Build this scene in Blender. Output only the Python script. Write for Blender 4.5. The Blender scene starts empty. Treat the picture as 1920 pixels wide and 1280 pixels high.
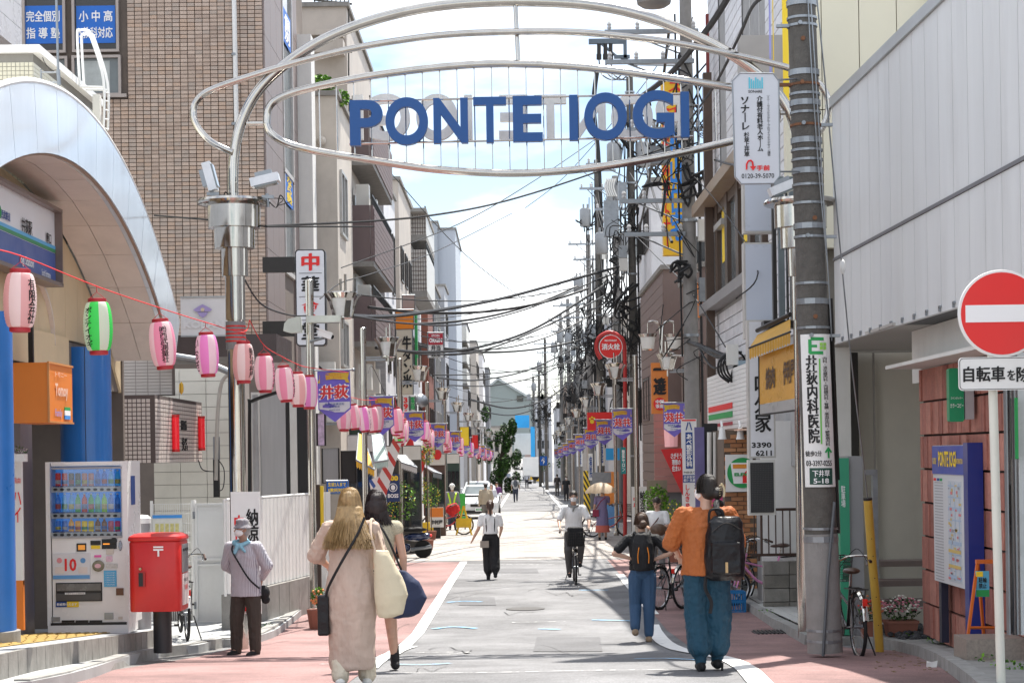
import bpy,bmesh,math,random
from math import sin,cos,pi,radians,sqrt,atan2
from mathutils import Vector,Matrix,Euler,noise as mnoise
V=Vector
random.seed(7)
SC=bpy.context.scene
COL=SC.collection
FPX,ROLL,YH,CZ=3500.0,0.0145,850.0,2.25
cd=bpy.data.cameras.new("camera");cam=bpy.data.objects.new("camera",cd);COL.objects.link(cam)
cd.sensor_width=36.0;cd.lens=FPX/1920*36.0
cd.shift_y=(YH-640)/1920.0
cd.clip_start=0.1;cd.clip_end=2000
cam.location=(0,0,CZ)
cam.matrix_world=Matrix.Translation((0,0,CZ))@Matrix.Rotation(ROLL,4,'Y')@Matrix.Rotation(pi/2,4,'X')
SC.camera=cam
SUN_EL,SUN_AZ=radians(67),radians(25)
sd=bpy.data.lights.new("sun",'SUN');sun=bpy.data.objects.new("sun",sd);COL.objects.link(sun)
sd.energy=4.3;sd.angle=radians(0.5);sd.color=(1.0,0.95,0.87)
sdir=V((sin(SUN_AZ)*cos(SUN_EL),cos(SUN_AZ)*cos(SUN_EL),sin(SUN_EL)))
sun.rotation_euler=sdir.to_track_quat('Z','Y').to_euler()
world=bpy.data.worlds.new("World");SC.world=world;world.use_nodes=True
nt=world.node_tree;nt.nodes.clear()
def _n(t,**k):
 n=nt.nodes.new(t)
 for a,b in k.items():setattr(n,a,b)
 return n
sky=_n('ShaderNodeTexSky',sky_type='NISHITA',sun_disc=False,sun_elevation=SUN_EL,sun_rotation=SUN_AZ,air_density=1.0,dust_density=0.3,ozone_density=1.0)
tc=_n('ShaderNodeTexCoord');mp=_n('ShaderNodeMapping');mp.inputs['Scale'].default_value=(1.0,1.0,3.2)
nz=_n('ShaderNodeTexNoise');nz.inputs['Scale'].default_value=3.6;nz.inputs['Detail'].default_value=9;nz.inputs['Roughness'].default_value=0.52
mp.inputs['Location'].default_value=(0.3,0.0,0.35)
rp=_n('ShaderNodeValToRGB');rp.color_ramp.elements[0].position=0.39;rp.color_ramp.elements[1].position=0.60
nz2=_n('ShaderNodeTexNoise');nz2.inputs['Scale'].default_value=9;nz2.inputs['Detail'].default_value=6
rp2=_n('ShaderNodeValToRGB');rp2.color_ramp.elements[0].color=(5.7,6.4,7.3,1);rp2.color_ramp.elements[1].color=(10.6,10.6,10.6,1)
rp2.color_ramp.elements[0].position=.3;rp2.color_ramp.elements[1].position=.6
mx=_n('ShaderNodeMix',data_type='RGBA');bg=_n('ShaderNodeBackground');wo=_n('ShaderNodeOutputWorld')
bg.inputs['Strength'].default_value=0.10
L=nt.links.new
L(tc.outputs['Generated'],mp.inputs['Vector']);L(mp.outputs[0],nz.inputs['Vector']);L(nz.outputs['Fac'],rp.inputs['Fac'])
L(mp.outputs[0],nz2.inputs['Vector']);L(nz2.outputs['Fac'],rp2.inputs['Fac'])
dim=_n('ShaderNodeMix',data_type='RGBA',blend_type='MULTIPLY');dim.inputs[0].default_value=1;dim.inputs[7].default_value=(.88,.84,.84,1);L(sky.outputs[0],dim.inputs[6]);L(dim.outputs[2],mx.inputs[6]);L(rp2.outputs['Color'],mx.inputs[7]);L(rp.outputs['Color'],mx.inputs[0])
L(mx.outputs[2],bg.inputs['Color']);L(bg.outputs[0],wo.inputs['Surface'])
SC.view_settings.view_transform='Standard';SC.view_settings.look='None'
SC.view_settings.exposure=1.2;SC.view_settings.gamma=1.0;SC.view_settings.use_curve_mapping=False
SC.render.engine='CYCLES'
SC.cycles.max_bounces=6;SC.cycles.diffuse_bounces=3;SC.cycles.glossy_bounces=3;SC.cycles.transmission_bounces=4;SC.cycles.transparent_max_bounces=12
CR,SR=cos(ROLL),sin(ROLL)
def ray(px,py):
 xc=(px-960)/FPX;yc=(YH-py)/FPX
 return xc*CR+yc*SR,-xc*SR+yc*CR
def W(px,py,Y):
 x,z=ray(px,py);return V((x*Y,Y,z*Y+CZ))
def WX(px,py,X):
 x,z=ray(px,py);Y=X/x;return V((X,Y,z*Y+CZ))
PROF=[(-20,-1.6),(10,-1.6),(16,-1.9),(21,-2.24),(25,-2.40),(35,-2.45),(60,-2.62),(90,-2.85),(120,-3.1),(150,-3.3),(200,-3.6),(400,-4.2),(2500,-12)]
def gz(Y):
 for(a,za),(b,zb)in zip(PROF,PROF[1:]):
  if Y<=b:
   t=(Y-a)/(b-a);return za+(zb-za)*max(0,t)+CZ
 return PROF[-1][1]+CZ
def WG(px,py,dz=0.0):
 x,z=ray(px,py);lo,hi=8.0,900.0
 for _ in range(50):
  m=(lo+hi)/2
  if z*m+CZ>gz(m)+dz:lo=m
  else:hi=m
 return V((x*lo,lo,gz(lo)+dz))
def mpp(Y):return Y/FPX
MATS={}
def M(name,rgb=(.5,.5,.5),rough=.6,metal=0.0,var=.18,scale=3.0,bump=.0,bscale=60,emit=0,dirt=0.0,coat=0,trans=0,stretch=None,spec=.5,alpha=1):
 if name in MATS:return MATS[name]
 m=bpy.data.materials.new(name);m.use_nodes=True;MATS[name]=m
 t=m.node_tree;b=t.nodes['Principled BSDF'];N=t.nodes.new;LL=t.links.new
 b.inputs['Roughness'].default_value=rough;b.inputs['Metallic'].default_value=metal
 b.inputs['Specular IOR Level'].default_value=spec
 if coat:b.inputs['Coat Weight'].default_value=coat;b.inputs['Coat Roughness'].default_value=.12
 if trans:b.inputs['Transmission Weight'].default_value=trans
 if alpha<1:b.inputs['Alpha'].default_value=alpha
 c=(*rgb,1)
 b.inputs['Base Color'].default_value=c
 if var or bump or dirt:
  co=N('ShaderNodeTexCoord');mpn=N('ShaderNodeMapping');LL(co.outputs['Object'],mpn.inputs[0])
  if stretch:mpn.inputs['Scale'].default_value=stretch
 if var or dirt:
  n=N('ShaderNodeTexNoise');n.inputs['Scale'].default_value=scale;n.inputs['Detail'].default_value=7;n.inputs['Roughness'].default_value=.65
  LL(mpn.outputs[0],n.inputs['Vector'])
  r=N('ShaderNodeMapRange');r.inputs[1].default_value=.3;r.inputs[2].default_value=.7
  r.inputs[3].default_value=1-var;r.inputs[4].default_value=1+var*.6
  LL(n.outputs['Fac'],r.inputs[0])
  mix=N('ShaderNodeMix');mix.data_type='RGBA';mix.blend_type='MULTIPLY';mix.inputs[0].default_value=1
  mix.inputs[6].default_value=c;LL(r.outputs[0],mix.inputs[7]);out=mix.outputs[2]
  if dirt:
   n2=N('ShaderNodeTexNoise');n2.inputs['Scale'].default_value=scale*.4;n2.inputs['Detail'].default_value=9;n2.inputs['Roughness'].default_value=.75
   mp2=N('ShaderNodeMapping');mp2.inputs['Scale'].default_value=(2.2,2.2,.45);LL(co.outputs['Object'],mp2.inputs[0]);LL(mp2.outputs[0],n2.inputs['Vector'])
   r2=N('ShaderNodeMapRange');r2.inputs[1].default_value=.52;r2.inputs[2].default_value=.72;r2.inputs[4].default_value=dirt
   LL(n2.outputs['Fac'],r2.inputs[0])
   mx2=N('ShaderNodeMix');mx2.data_type='RGBA';LL(r2.outputs[0],mx2.inputs[0]);LL(out,mx2.inputs[6])
   mx2.inputs[7].default_value=(rgb[0]*.35+.02,rgb[1]*.32+.015,rgb[2]*.28+.01,1);out=mx2.outputs[2]
  LL(out,b.inputs['Base Color'])
  if emit:LL(out,b.inputs['Emission Color'])
  rr=N('ShaderNodeMapRange');rr.inputs[1].default_value=.3;rr.inputs[2].default_value=.7
  rr.inputs[3].default_value=max(0.02,rough-.08);rr.inputs[4].default_value=min(1,rough+.08);LL(n.outputs['Fac'],rr.inputs[0]);LL(rr.outputs[0],b.inputs['Roughness'])
 if emit:
  b.inputs['Emission Strength'].default_value=emit
  if not var:b.inputs['Emission Color'].default_value=c
 if bump:
  n3=N('ShaderNodeTexNoise');n3.inputs['Scale'].default_value=bscale;n3.inputs['Detail'].default_value=4
  LL(mpn.outputs[0],n3.inputs['Vector'])
  bp=N('ShaderNodeBump');bp.inputs['Strength'].default_value=bump;bp.inputs['Distance'].default_value=.02
  LL(n3.outputs['Fac'],bp.inputs['Height']);LL(bp.outputs[0],b.inputs['Normal'])
 return m
def pat(name,fn,rough=.7,metal=0):
 """material whose base colour node tree is built by fn(tree, objectcoord socket) -> colour socket"""
 if name in MATS:return MATS[name]
 m=bpy.data.materials.new(name);m.use_nodes=True;MATS[name]=m
 t=m.node_tree;b=t.nodes['Principled BSDF'];b.inputs['Roughness'].default_value=rough;b.inputs['Metallic'].default_value=metal
 co=t.nodes.new('ShaderNodeTexCoord');t.links.new(fn(t,co.outputs['Object']),b.inputs['Base Color']);return m
def stripes(name,c1,c2,freq,axis=2,duty=.5,rough=.7,warp=0,diag=None):
 def fn(t,co):
  s=t.nodes.new('ShaderNodeSeparateXYZ');t.links.new(co,s.inputs[0]);src=s.outputs[axis]
  if diag is not None:
   k=t.nodes.new('ShaderNodeMath');k.operation='MULTIPLY_ADD';k.inputs[1].default_value=diag[1]
   t.links.new(s.outputs[diag[0]],k.inputs[0]);t.links.new(src,k.inputs[2]);src=k.outputs[0]
  a=t.nodes.new('ShaderNodeMath');a.operation='MULTIPLY';a.inputs[1].default_value=freq;t.links.new(src,a.inputs[0])
  f=t.nodes.new('ShaderNodeMath');f.operation='FRACT';t.links.new(a.outputs[0],f.inputs[0])
  g=t.nodes.new('ShaderNodeMath');g.operation='GREATER_THAN';g.inputs[1].default_value=duty;t.links.new(f.outputs[0],g.inputs[0])
  x=t.nodes.new('ShaderNodeMix');x.data_type='RGBA';x.inputs[6].default_value=(*c1,1);x.inputs[7].default_value=(*c2,1)
  t.links.new(g.outputs[0],x.inputs[0]);return x.outputs[2]
 return pat(name,fn,rough)
steel=M('stainless_steel',(.50,.475,.44),.14,1.0,.1,6,dirt=.25)
galv=M('galvanised',(.30,.32,.34),.42,.85,.18,9)
concrete=M('concrete',(.26,.25,.235),.85,0,.22,5,.35,90,dirt=.4)
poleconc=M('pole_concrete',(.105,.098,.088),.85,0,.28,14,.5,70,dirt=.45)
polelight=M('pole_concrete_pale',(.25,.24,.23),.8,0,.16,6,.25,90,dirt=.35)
white=M('white_paint',(.78,.78,.76),.4,0,.05,3,dirt=.10)
offwhite=M('off_white',(.66,.65,.61),.6,0,.08,2,.08,60,dirt=.16)
black=M('black_plastic',(.009,.009,.010),.42,0,.2)
rubber=M('rubber',(.010,.010,.011),.75,0,.2)
cablem=M('cable_black',(.007,.007,.008),.6,0,.1)
glassdark=M('window_glass',(.018,.024,.03),.06,0,.25,.7,spec=.9)
glassgrey=M('window_glass_pale',(.16,.19,.20),.10,0,.3,.9,spec=.8)
darkmetal=M('dark_metal',(.026,.023,.021),.4,.3,.15)
red=M('red_paint',(.58,.02,.018),.35,0,.1,dirt=.14)
redsign=M('red_sign',(.75,.02,.018),.4,0,.03)
cloth_red=M('cloth_red',(.62,.03,.03),.8)
inkblack=M('ink_black',(.006,.006,.007),.6,0,0)
inkblue=M('ink_blue',(.012,.06,.26),.6,0,0)
inkred=M('ink_red',(.72,.02,.02),.6,0,0)
inkwhite=M('ink_white',(.85,.85,.85),.6,0,0)
inkgreen=M('ink_green',(.02,.32,.08),.6,0,0)
inkyellow=M('ink_yellow',(.85,.6,.03),.6,0,0)
ink={'k':inkblack,'b':inkblue,'r':inkred,'w':inkwhite,'g':inkgreen,'y':inkyellow}
leafm=M('leaf_green',(.06,.16,.02),.55,0,.5,6)
leafdark=M('leaf_dark',(.015,.045,.012),.6,0,.5,5)
leaflight=M('leaf_lime',(.16,.36,.02),.55,0,.35,6)
skin=M('skin',(.55,.33,.235),.5,0,.06,10)
def basis(d):
 d=V(d).normalized();a=V((0,0,1))if abs(d.z)<.95 else V((1,0,0))
 u=d.cross(a).normalized();return u,d.cross(u).normalized(),d
class MB:
 def __init__(s):s.v=[];s.f=[];s.mi=[];s.m=0
 def add(s,vs,fs):
  b=len(s.v);s.v+=[tuple(p)for p in vs];s.f+=[tuple(b+i for i in f)for f in fs];s.mi+=[s.m]*len(fs);return s
 def box(s,c,d,rz=0,R=None,org=None):
  x,y,z=d[0]/2,d[1]/2,d[2]/2
  P=[V((i*x,j*y,k*z))for k in(-1,1)for j in(-1,1)for i in(-1,1)]
  if R is None:R=Matrix.Rotation(rz,3,'Z')
  return s.add([R@p+V(c)for p in P],[(0,2,3,1),(4,5,7,6),(0,1,5,4),(2,6,7,3),(0,4,6,2),(1,3,7,5)])
 def hexa(s,P):
  return s.add(P,[(3,2,1,0),(4,5,6,7),(0,1,5,4),(1,2,6,5),(2,3,7,6),(3,0,4,7)])
 def slab(s,P,n,t):
  n=V(n);k=len(P);A=[V(p)for p in P];B=[p+n*t for p in A]
  return s.add(A+B,[tuple(reversed(range(k))),tuple(range(k,2*k))]+[(i,(i+1)%k,k+(i+1)%k,k+i)for i in range(k)])
 def cyl(s,a,b,r,r2=None,n=12,caps=True):
  a,b=V(a),V(b);r2=r if r2 is None else r2;u,w,d=basis(b-a)
  P=[a+(u*cos(2*pi*i/n)+w*sin(2*pi*i/n))*r for i in range(n)]+[b+(u*cos(2*pi*i/n)+w*sin(2*pi*i/n))*r2 for i in range(n)]
  F=[(i,(i+1)%n,n+(i+1)%n,n+i)for i in range(n)]
  if caps:F+=[tuple(reversed(range(n))),tuple(range(n,2*n))]
  return s.add(P,F)
 def tube(s,pts,r,n=8,closed=False,rs=None):
  pts=[V(p)for p in pts];k=len(pts);P=[];pu=None
  for i,p in enumerate(pts):
   if closed:d=pts[(i+1)%k]-pts[i-1]
   else:d=pts[min(i+1,k-1)]-pts[max(i-1,0)]
   if d.length<1e-9:d=V((0,0,1))
   d.normalize()
   if pu is None:u,w,_=basis(d)
   else:
    u=pu-d*pu.dot(d)
    u=u.normalized()if u.length>1e-6 else basis(d)[0]
    w=d.cross(u)
   pu=u;rr=rs[i]if rs else r
   P+=[p+(u*cos(2*pi*j/n)+w*sin(2*pi*j/n))*rr for j in range(n)]
  F=[]
  for i in range(k if closed else k-1):
   a,b=i*n,((i+1)%k)*n
   F+=[(a+j,a+(j+1)%n,b+(j+1)%n,b+j)for j in range(n)]
  if not closed:F+=[tuple(reversed(range(n))),tuple(range((k-1)*n,k*n))]
  return s.add(P,F)
 def lathe(s,c,prof,n=16,ax=(0,0,1),sx=1,sy=1):
  c=V(c);u,w,d=basis(ax);P=[]
  if abs(V(ax).normalized().z)>.99:u,w=V((1,0,0)),V((0,1,0))
  for r,z in prof:P+=[c+u*(cos(2*pi*i/n)*r*sx)+w*(sin(2*pi*i/n)*r*sy)+d*z for i in range(n)]
  F=[]
  for k in range(len(prof)-1):
   F+=[(k*n+i,k*n+(i+1)%n,(k+1)*n+(i+1)%n,(k+1)*n+i)for i in range(n)]
  F+=[tuple(reversed(range(n))),tuple(range((len(prof)-1)*n,len(prof)*n))]
  return s.add(P,F)
 def ell(s,c,r,R=None,n=14,m=9):
  c=V(c);R=R or Matrix.Identity(3);r=(r,r,r)if not hasattr(r,'__len__')else r;P=[]
  for k in range(m+1):
   t=pi*(k+.02)/(m+.04)
   P+=[c+R@V((r[0]*sin(t)*cos(2*pi*i/n),r[1]*sin(t)*sin(2*pi*i/n),-r[2]*cos(t)))for i in range(n)]
  F=[(k*n+i,k*n+(i+1)%n,(k+1)*n+(i+1)%n,(k+1)*n+i)for k in range(m)for i in range(n)]
  F+=[tuple(reversed(range(n))),tuple(range(m*n,(m+1)*n))]
  return s.add(P,F)
 def cap(s,a,b,ra,rb=None,n=10):
  a,b=V(a),V(b);rb=ra if rb is None else rb;u,w,d=basis(b-a)if(b-a).length>1e-6 else basis((0,0,1));P=[];prof=[]
  for k in range(5):t=pi/2*(1-(k+.05)/4);prof.append((a-d*ra*sin(max(t,0)),ra*cos(max(t,0))))
  for k in range(5):t=pi/2*k/4.06;prof.append((b+d*rb*sin(t),rb*cos(t)))
  for p,r in prof:P+=[p+(u*cos(2*pi*i/n)+w*sin(2*pi*i/n))*max(r,.0004)for i in range(n)]
  F=[(k*n+i,k*n+(i+1)%n,(k+1)*n+(i+1)%n,(k+1)*n+i)for k in range(9)for i in range(n)]
  F+=[tuple(reversed(range(n))),tuple(range(9*n,10*n))]
  return s.add(P,F)
 def loft(s,rings,n=20,caps=True,fold=0,nf=9,ph=0):
  """rings: (cx,cy,cz,rx,ry[,yaw])"""
  P=[]
  for q,g in enumerate(rings):
   x,y,z,rx,ry=g[:5];yw=g[5]if len(g)>5 else 0
   for i in range(n):
    t=2*pi*i/n;k=1+fold*(q/(len(rings)-1))*(sin(nf*t+ph)*.6+sin(nf*1.7*t+2+ph)*.4)
    a,b=rx*cos(t)*k,ry*sin(t)*k
    P.append(V((x+a*cos(yw)-b*sin(yw),y+a*sin(yw)+b*cos(yw),z)))
  F=[(k*n+i,k*n+(i+1)%n,(k+1)*n+(i+1)%n,(k+1)*n+i)for k in range(len(rings)-1)for i in range(n)]
  if caps:F+=[tuple(reversed(range(n))),tuple(range((len(rings)-1)*n,len(rings)*n))]
  return s.add(P,F)
 def quad(s,a,b,c,d):return s.add([a,b,c,d],[(0,1,2,3)])
 def merge(s,o,mtx=None):
  b=len(s.v);s.v+=[tuple(mtx@V(p))for p in o.v]if mtx else o.v;s.f+=[tuple(b+i for i in f)for f in o.f];s.mi+=o.mi;return s
 def mesh(s,name,mats,smooth=False,inv=None,fixn=True):
  me=bpy.data.meshes.new(name)
  vs=[inv@V(p)for p in s.v]if inv is not None else s.v
  me.from_pydata(vs,[],s.f)
  mats=mats if isinstance(mats,(list,tuple))else[mats]
  for m in mats:me.materials.append(m)
  if any(s.mi):me.polygons.foreach_set('material_index',s.mi)
  if fixn and len(s.f)<60000:
   bm=bmesh.new();bm.from_mesh(me);bmesh.ops.recalc_face_normals(bm,faces=bm.faces);bm.to_mesh(me);bm.free()
  if smooth:
   me.polygons.foreach_set('use_smooth',[True]*len(me.polygons))
   try:me.set_sharp_from_angle(angle=radians(38))
   except Exception:pass
  me.update();return me
 def build(s,name,mats,parent=None,smooth=False,world=True,**props):
  inv=parent.get('_w')if False else None
  if parent is not None and world:inv=WM[parent.name].inverted()
  o=bpy.data.objects.new(name,s.mesh(name,mats,smooth,inv));COL.objects.link(o)
  if parent is not None:
   o.parent=parent;WM[o.name]=WM[parent.name]
  else:WM[o.name]=Matrix.Identity(4)
  for k,x in props.items():o[k]=x
  return o
WM={}
def thing(name,loc,label,cat,group=None,rz=0):
 o=bpy.data.objects.new(name,None);COL.objects.link(o);o.empty_display_size=.1
 o.location=V(loc);o.rotation_euler=(0,0,rz)
 WM[o.name]=Matrix.Translation(V(loc))@Matrix.Rotation(rz,4,'Z')
 o['label']=label;o['category']=cat
 if group:o['group']=group
 return o
def tag(o,label=None,cat=None,group=None,kind=None):
 if label:o['label']=label
 if cat:o['category']=cat
 if group:o['group']=group
 if kind:o['kind']=kind
 return o
def copy_tree(o,parent=None,loc=None,rz=None,label=None,scale=None):
 c=o.copy();COL.objects.link(c);c.parent=parent
 if loc is not None:c.location=V(loc)
 if rz is not None:c.rotation_euler=(0,0,rz)
 if scale is not None:c.scale=(scale,)*3 if not hasattr(scale,'__len__')else scale
 if label:c['label']=label
 if parent is None:WM[c.name]=Matrix.Translation(c.location)@Matrix.Rotation(c.rotation_euler.z,4,'Z')
 for ch in KIDS(o):copy_tree(ch,c)
 return c
def KIDS(o):return list(o.children)
def inst(o,name,parent,loc):
 c=bpy.data.objects.new(name,o.data);COL.objects.link(c);c.parent=parent;c.location=loc;return c
TXT={}
TS=bpy.data.scenes.new('scratch')
def evaluated(o):
 TS.collection.objects.link(o)
 with bpy.context.temp_override(scene=TS,view_layer=TS.view_layers[0]):
  dg=bpy.context.evaluated_depsgraph_get();me=bpy.data.meshes.new_from_object(o.evaluated_get(dg))
 TS.collection.objects.unlink(o);return me
def txt_mesh(body,vertical,bold,ls=1.0,res=2):
 k=(body,vertical,bold,ls)
 if k in TXT:return TXT[k]
 c=bpy.data.curves.new('t','FONT');c.body='\n'.join(ch if ch!='ー' else '｜' for ch in body)if vertical else body
 c.size=1;c.resolution_u=res;c.offset=bold;c.align_x='CENTER';c.align_y='CENTER';c.space_line=.92*ls if vertical else 1.05;c.fill_mode='FRONT'
 if not vertical:c.space_character=ls
 o=bpy.data.objects.new('t',c);me=evaluated(o)
 vs=[v.co.copy()for v in me.vertices];fs=[tuple(p.vertices)for p in me.polygons]
 bpy.data.objects.remove(o);bpy.data.curves.remove(c);bpy.data.meshes.remove(me)
 xs=[v.x for v in vs]or[0,1];ys=[v.y for v in vs]or[0,1]
 TXT[k]=(vs,fs,min(xs),max(xs),min(ys),max(ys));return TXT[k]
def text(body,c,size,mat,parent,u=(1,0,0),up=(0,0,1),vertical=False,bold=.015,name='lettering',ls=1.0,off=.004,depth=0,label=None):
 """size=(w,h): fits the text in that box centred at c, in the plane spanned by u and up"""
 cjk=any(ord(ch)>0x2E80 for ch in body)
 vs,fs,x0,x1,y0,y1=txt_mesh(body,vertical,min(bold,.010)if cjk else bold,ls,2 if cjk or size[1]<.3 else 10)
 u,up=V(u).normalized(),V(up).normalized();n=u.cross(up).normalized();w,h=size;c=V(c)+n*off
 sx,sy=w/max(x1-x0,1e-4),h/max(y1-y0,1e-4);mb=MB()
 P=[c+u*((v.x-(x0+x1)/2)*sx)+up*((v.y-(y0+y1)/2)*sy)for v in vs]
 if depth:
  k=len(P);e={}
  for f in fs:
   for i in range(len(f)):
    a,b=f[i],f[(i+1)%len(f)]
    if(b,a)in e:del e[(b,a)]
    else:e[(a,b)]=1
  mb.add(P+[p-n*depth for p in P],list(fs)+[tuple(k+i for i in reversed(f))for f in fs]+[(b,a,k+a,k+b)for a,b in e])
 else:
  mb.add(P,fs)
  if cjk and bold>.015:
   for q,e in enumerate((-1,1)):mb.add([p+(u*sx*e+up*sy*e*.5)*(bold-.008)+n*.0006*(q+1)for p in P],fs)
 o=bpy.data.objects.new(name,mb.mesh(name,mat,False,WM[parent.name].inverted()if parent else None,fixn=False));COL.objects.link(o)
 if parent:o.parent=parent;WM[o.name]=WM[parent.name]
 if label:o['label']=label
 return o
def pieces(parent,name,org,u,v,nu,nv,du,dv,gap,mat,thick=.012,skip=None,limit=300,stagger=0,jit=.0,sort=None,stuff_name=None,rnd=None):
 """grid of thin boxes; the first `limit` are objects of their own, the rest one mesh"""
 u,v=V(u).normalized(),V(v).normalized();n=u.cross(v).normalized();org=V(org)
 mats=mat if isinstance(mat,list)else[mat]
 inv=WM[parent.name].inverted()if parent else Matrix.Identity(4);ir=inv.to_3x3()
 def piece(mi):
  b=MB();a,c=u*(du-gap)/2,v*(dv-gap)/2;t=n*thick;e=min(gap*.35,.004)
  A=[-a-c,a-c,a+c,-a+c];k=1-2*e/max(min(du,dv),.01)
  b.add(A+[p*k+t for p in A],[(0,1,5,4),(1,2,6,5),(2,3,7,6),(3,0,4,7),(4,5,6,7)])
  me=bpy.data.meshes.new(name);me.from_pydata([ir@V(p)for p in b.v],[],b.f);me.materials.append(mats[mi]);return me,b
 src=[piece(i)for i in range(len(mats))]
 cells=[]
 for j in range(nv):
  for i in range(nu):
   c=org+u*((i+.5+(stagger if j%2 else 0))*du)+v*((j+.5)*dv)
   if skip and skip(c,i,j):continue
   cells.append(c)
 if sort:cells.sort(key=sort)
 rest=[MB()for _ in mats];rg=random.Random(len(cells))
 for q,c in enumerate(cells):
  mi=rg.randrange(len(mats));cc=c+n*rg.uniform(-jit,jit)
  if q<limit:
   o=bpy.data.objects.new(name,src[mi][0]);COL.objects.link(o);o.location=inv@cc
   if parent:o.parent=parent
   else:o['kind']='structure'
  else:rest[mi].add([V(p)+cc for p in src[mi][1].v],src[mi][1].f)
 r=MB()
 for mi,b in enumerate(rest):
  if b.v:r.m=mi;r.add(b.v,b.f)
 if r.v:
  o=r.build(stuff_name or name,mats,parent);o['kind']='stuff'
def lerp(a,b,t):return a+(b-a)*t
def sag(a,b,d,n=14):
 a,b=V(a),V(b);return[a.lerp(b,i/n)-V((0,0,4*d*(i/n)*(1-i/n)))for i in range(n+1)]
def spline(pts,n=6):
 pts=[V(p)for p in pts];out=[]
 for i in range(len(pts)-1):
  p0,p1,p2,p3=pts[max(i-1,0)],pts[i],pts[i+1],pts[min(i+2,len(pts)-1)]
  for k in range(n):
   t=k/n;out.append(.5*((2*p1)+(p2-p0)*t+(2*p0-5*p1+4*p2-p3)*t*t+(3*p1-p0-3*p2+p3)*t**3))
 return out+[pts[-1]]
def leaves(mb,c,r,n,s,seed=0,R=None):
 rg=random.Random(seed)
 for _ in range(n):
  d=V((rg.gauss(0,1),rg.gauss(0,1),rg.gauss(0,1))).normalized()*rg.uniform(.35,1)**.5
  p=V(c)+V((d.x*r[0],d.y*r[1],d.z*r[2]));a=V((rg.gauss(0,1),rg.gauss(0,1),rg.gauss(0,.7))).normalized();b=a.cross(V((rg.random(),rg.random(),1))).normalized()
  q=s*rg.uniform(.6,1.3)
  mb.m=rg.randrange(2)if R else 0
  mb.add([p-a*q,p+b*q*.5,p+a*q,p-b*q*.5+V((0,0,q*.2))],[(0,1,2,3)])
def gpoly(name,pts,dz,mat,drop=0,kind='structure',parent=None,step=1.5,smooth=False):
 bm=bmesh.new();vs=[bm.verts.new((p[0],p[1],0))for p in pts];bm.faces.new(vs);bmesh.ops.recalc_face_normals(bm,faces=bm.faces)
 if bm.faces[:][0].normal.z<0:bmesh.ops.reverse_faces(bm,faces=bm.faces)
 ys=[p[1]for p in pts];y=math.floor(min(ys)/step)*step;cuts=[a for a,_ in PROF]
 while y<max(ys):cuts.append(y);y+=step if y<70 else 12
 for c in sorted(cuts):
  if min(ys)<c<max(ys):
   bmesh.ops.bisect_plane(bm,geom=bm.verts[:]+bm.edges[:]+bm.faces[:],plane_co=(0,c,0),plane_no=(0,1,0))
 for v in bm.verts:v.co.z=gz(v.co.y)+dz
 if drop:
  be=[e for e in bm.edges if e.is_boundary]
  r=bmesh.ops.extrude_edge_only(bm,edges=be)
  for v in[g for g in r['geom']if isinstance(g,bmesh.types.BMVert)]:v.co.z-=drop
 me=bpy.data.meshes.new(name);bm.to_mesh(me);bm.free();me.materials.append(mat)
 o=bpy.data.objects.new(name,me);COL.objects.link(o);WM[o.name]=Matrix.Identity(4)
 if kind:o['kind']=kind
 if parent:o.parent=parent
 return o
def asphalt(name,rgb,speck=.5,patch=.25):
 def fn(t,co):
  N=t.nodes.new;LL=t.links.new
  a=N('ShaderNodeTexNoise');a.inputs['Scale'].default_value=90;a.inputs['Detail'].default_value=3;LL(co,a.inputs[0])
  r=N('ShaderNodeMapRange');r.inputs[1].default_value=.35;r.inputs[2].default_value=.65;r.inputs[3].default_value=1-speck*.5;r.inputs[4].default_value=1+speck*.5;LL(a.outputs['Fac'],r.inputs[0])
  b=N('ShaderNodeTexNoise');b.inputs['Scale'].default_value=.55;b.inputs['Detail'].default_value=8;b.inputs['Roughness'].default_value=.7;LL(co,b.inputs[0])
  r2=N('ShaderNodeMapRange');r2.inputs[1].default_value=.35;r2.inputs[2].default_value=.65;r2.inputs[3].default_value=1-patch;r2.inputs[4].default_value=1+patch;LL(b.outputs['Fac'],r2.inputs[0])
  m=N('ShaderNodeMath');m.operation='MULTIPLY';LL(r.outputs[0],m.inputs[0]);LL(r2.outputs[0],m.inputs[1])
  x=N('ShaderNodeMix');x.data_type='RGBA';x.blend_type='MULTIPLY';x.inputs[0].default_value=1;x.inputs[6].default_value=(*rgb,1);LL(m.outputs[0],x.inputs[7])
  bp=N('ShaderNodeBump');bp.inputs['Strength'].default_value=.5;bp.inputs['Distance'].default_value=.01;LL(a.outputs['Fac'],bp.inputs['Height'])
  LL(bp.outputs[0],t.nodes['Principled BSDF'].inputs['Normal']);return x.outputs[2]
 return pat(name,fn,.85)
asph=asphalt('asphalt',(.165,.165,.17),.8,.34);redasph=asphalt('red_asphalt',(.235,.14,.132),.6,.34);asph2=asphalt('old_asphalt',(.17,.165,.16),.6,.3)
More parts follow.
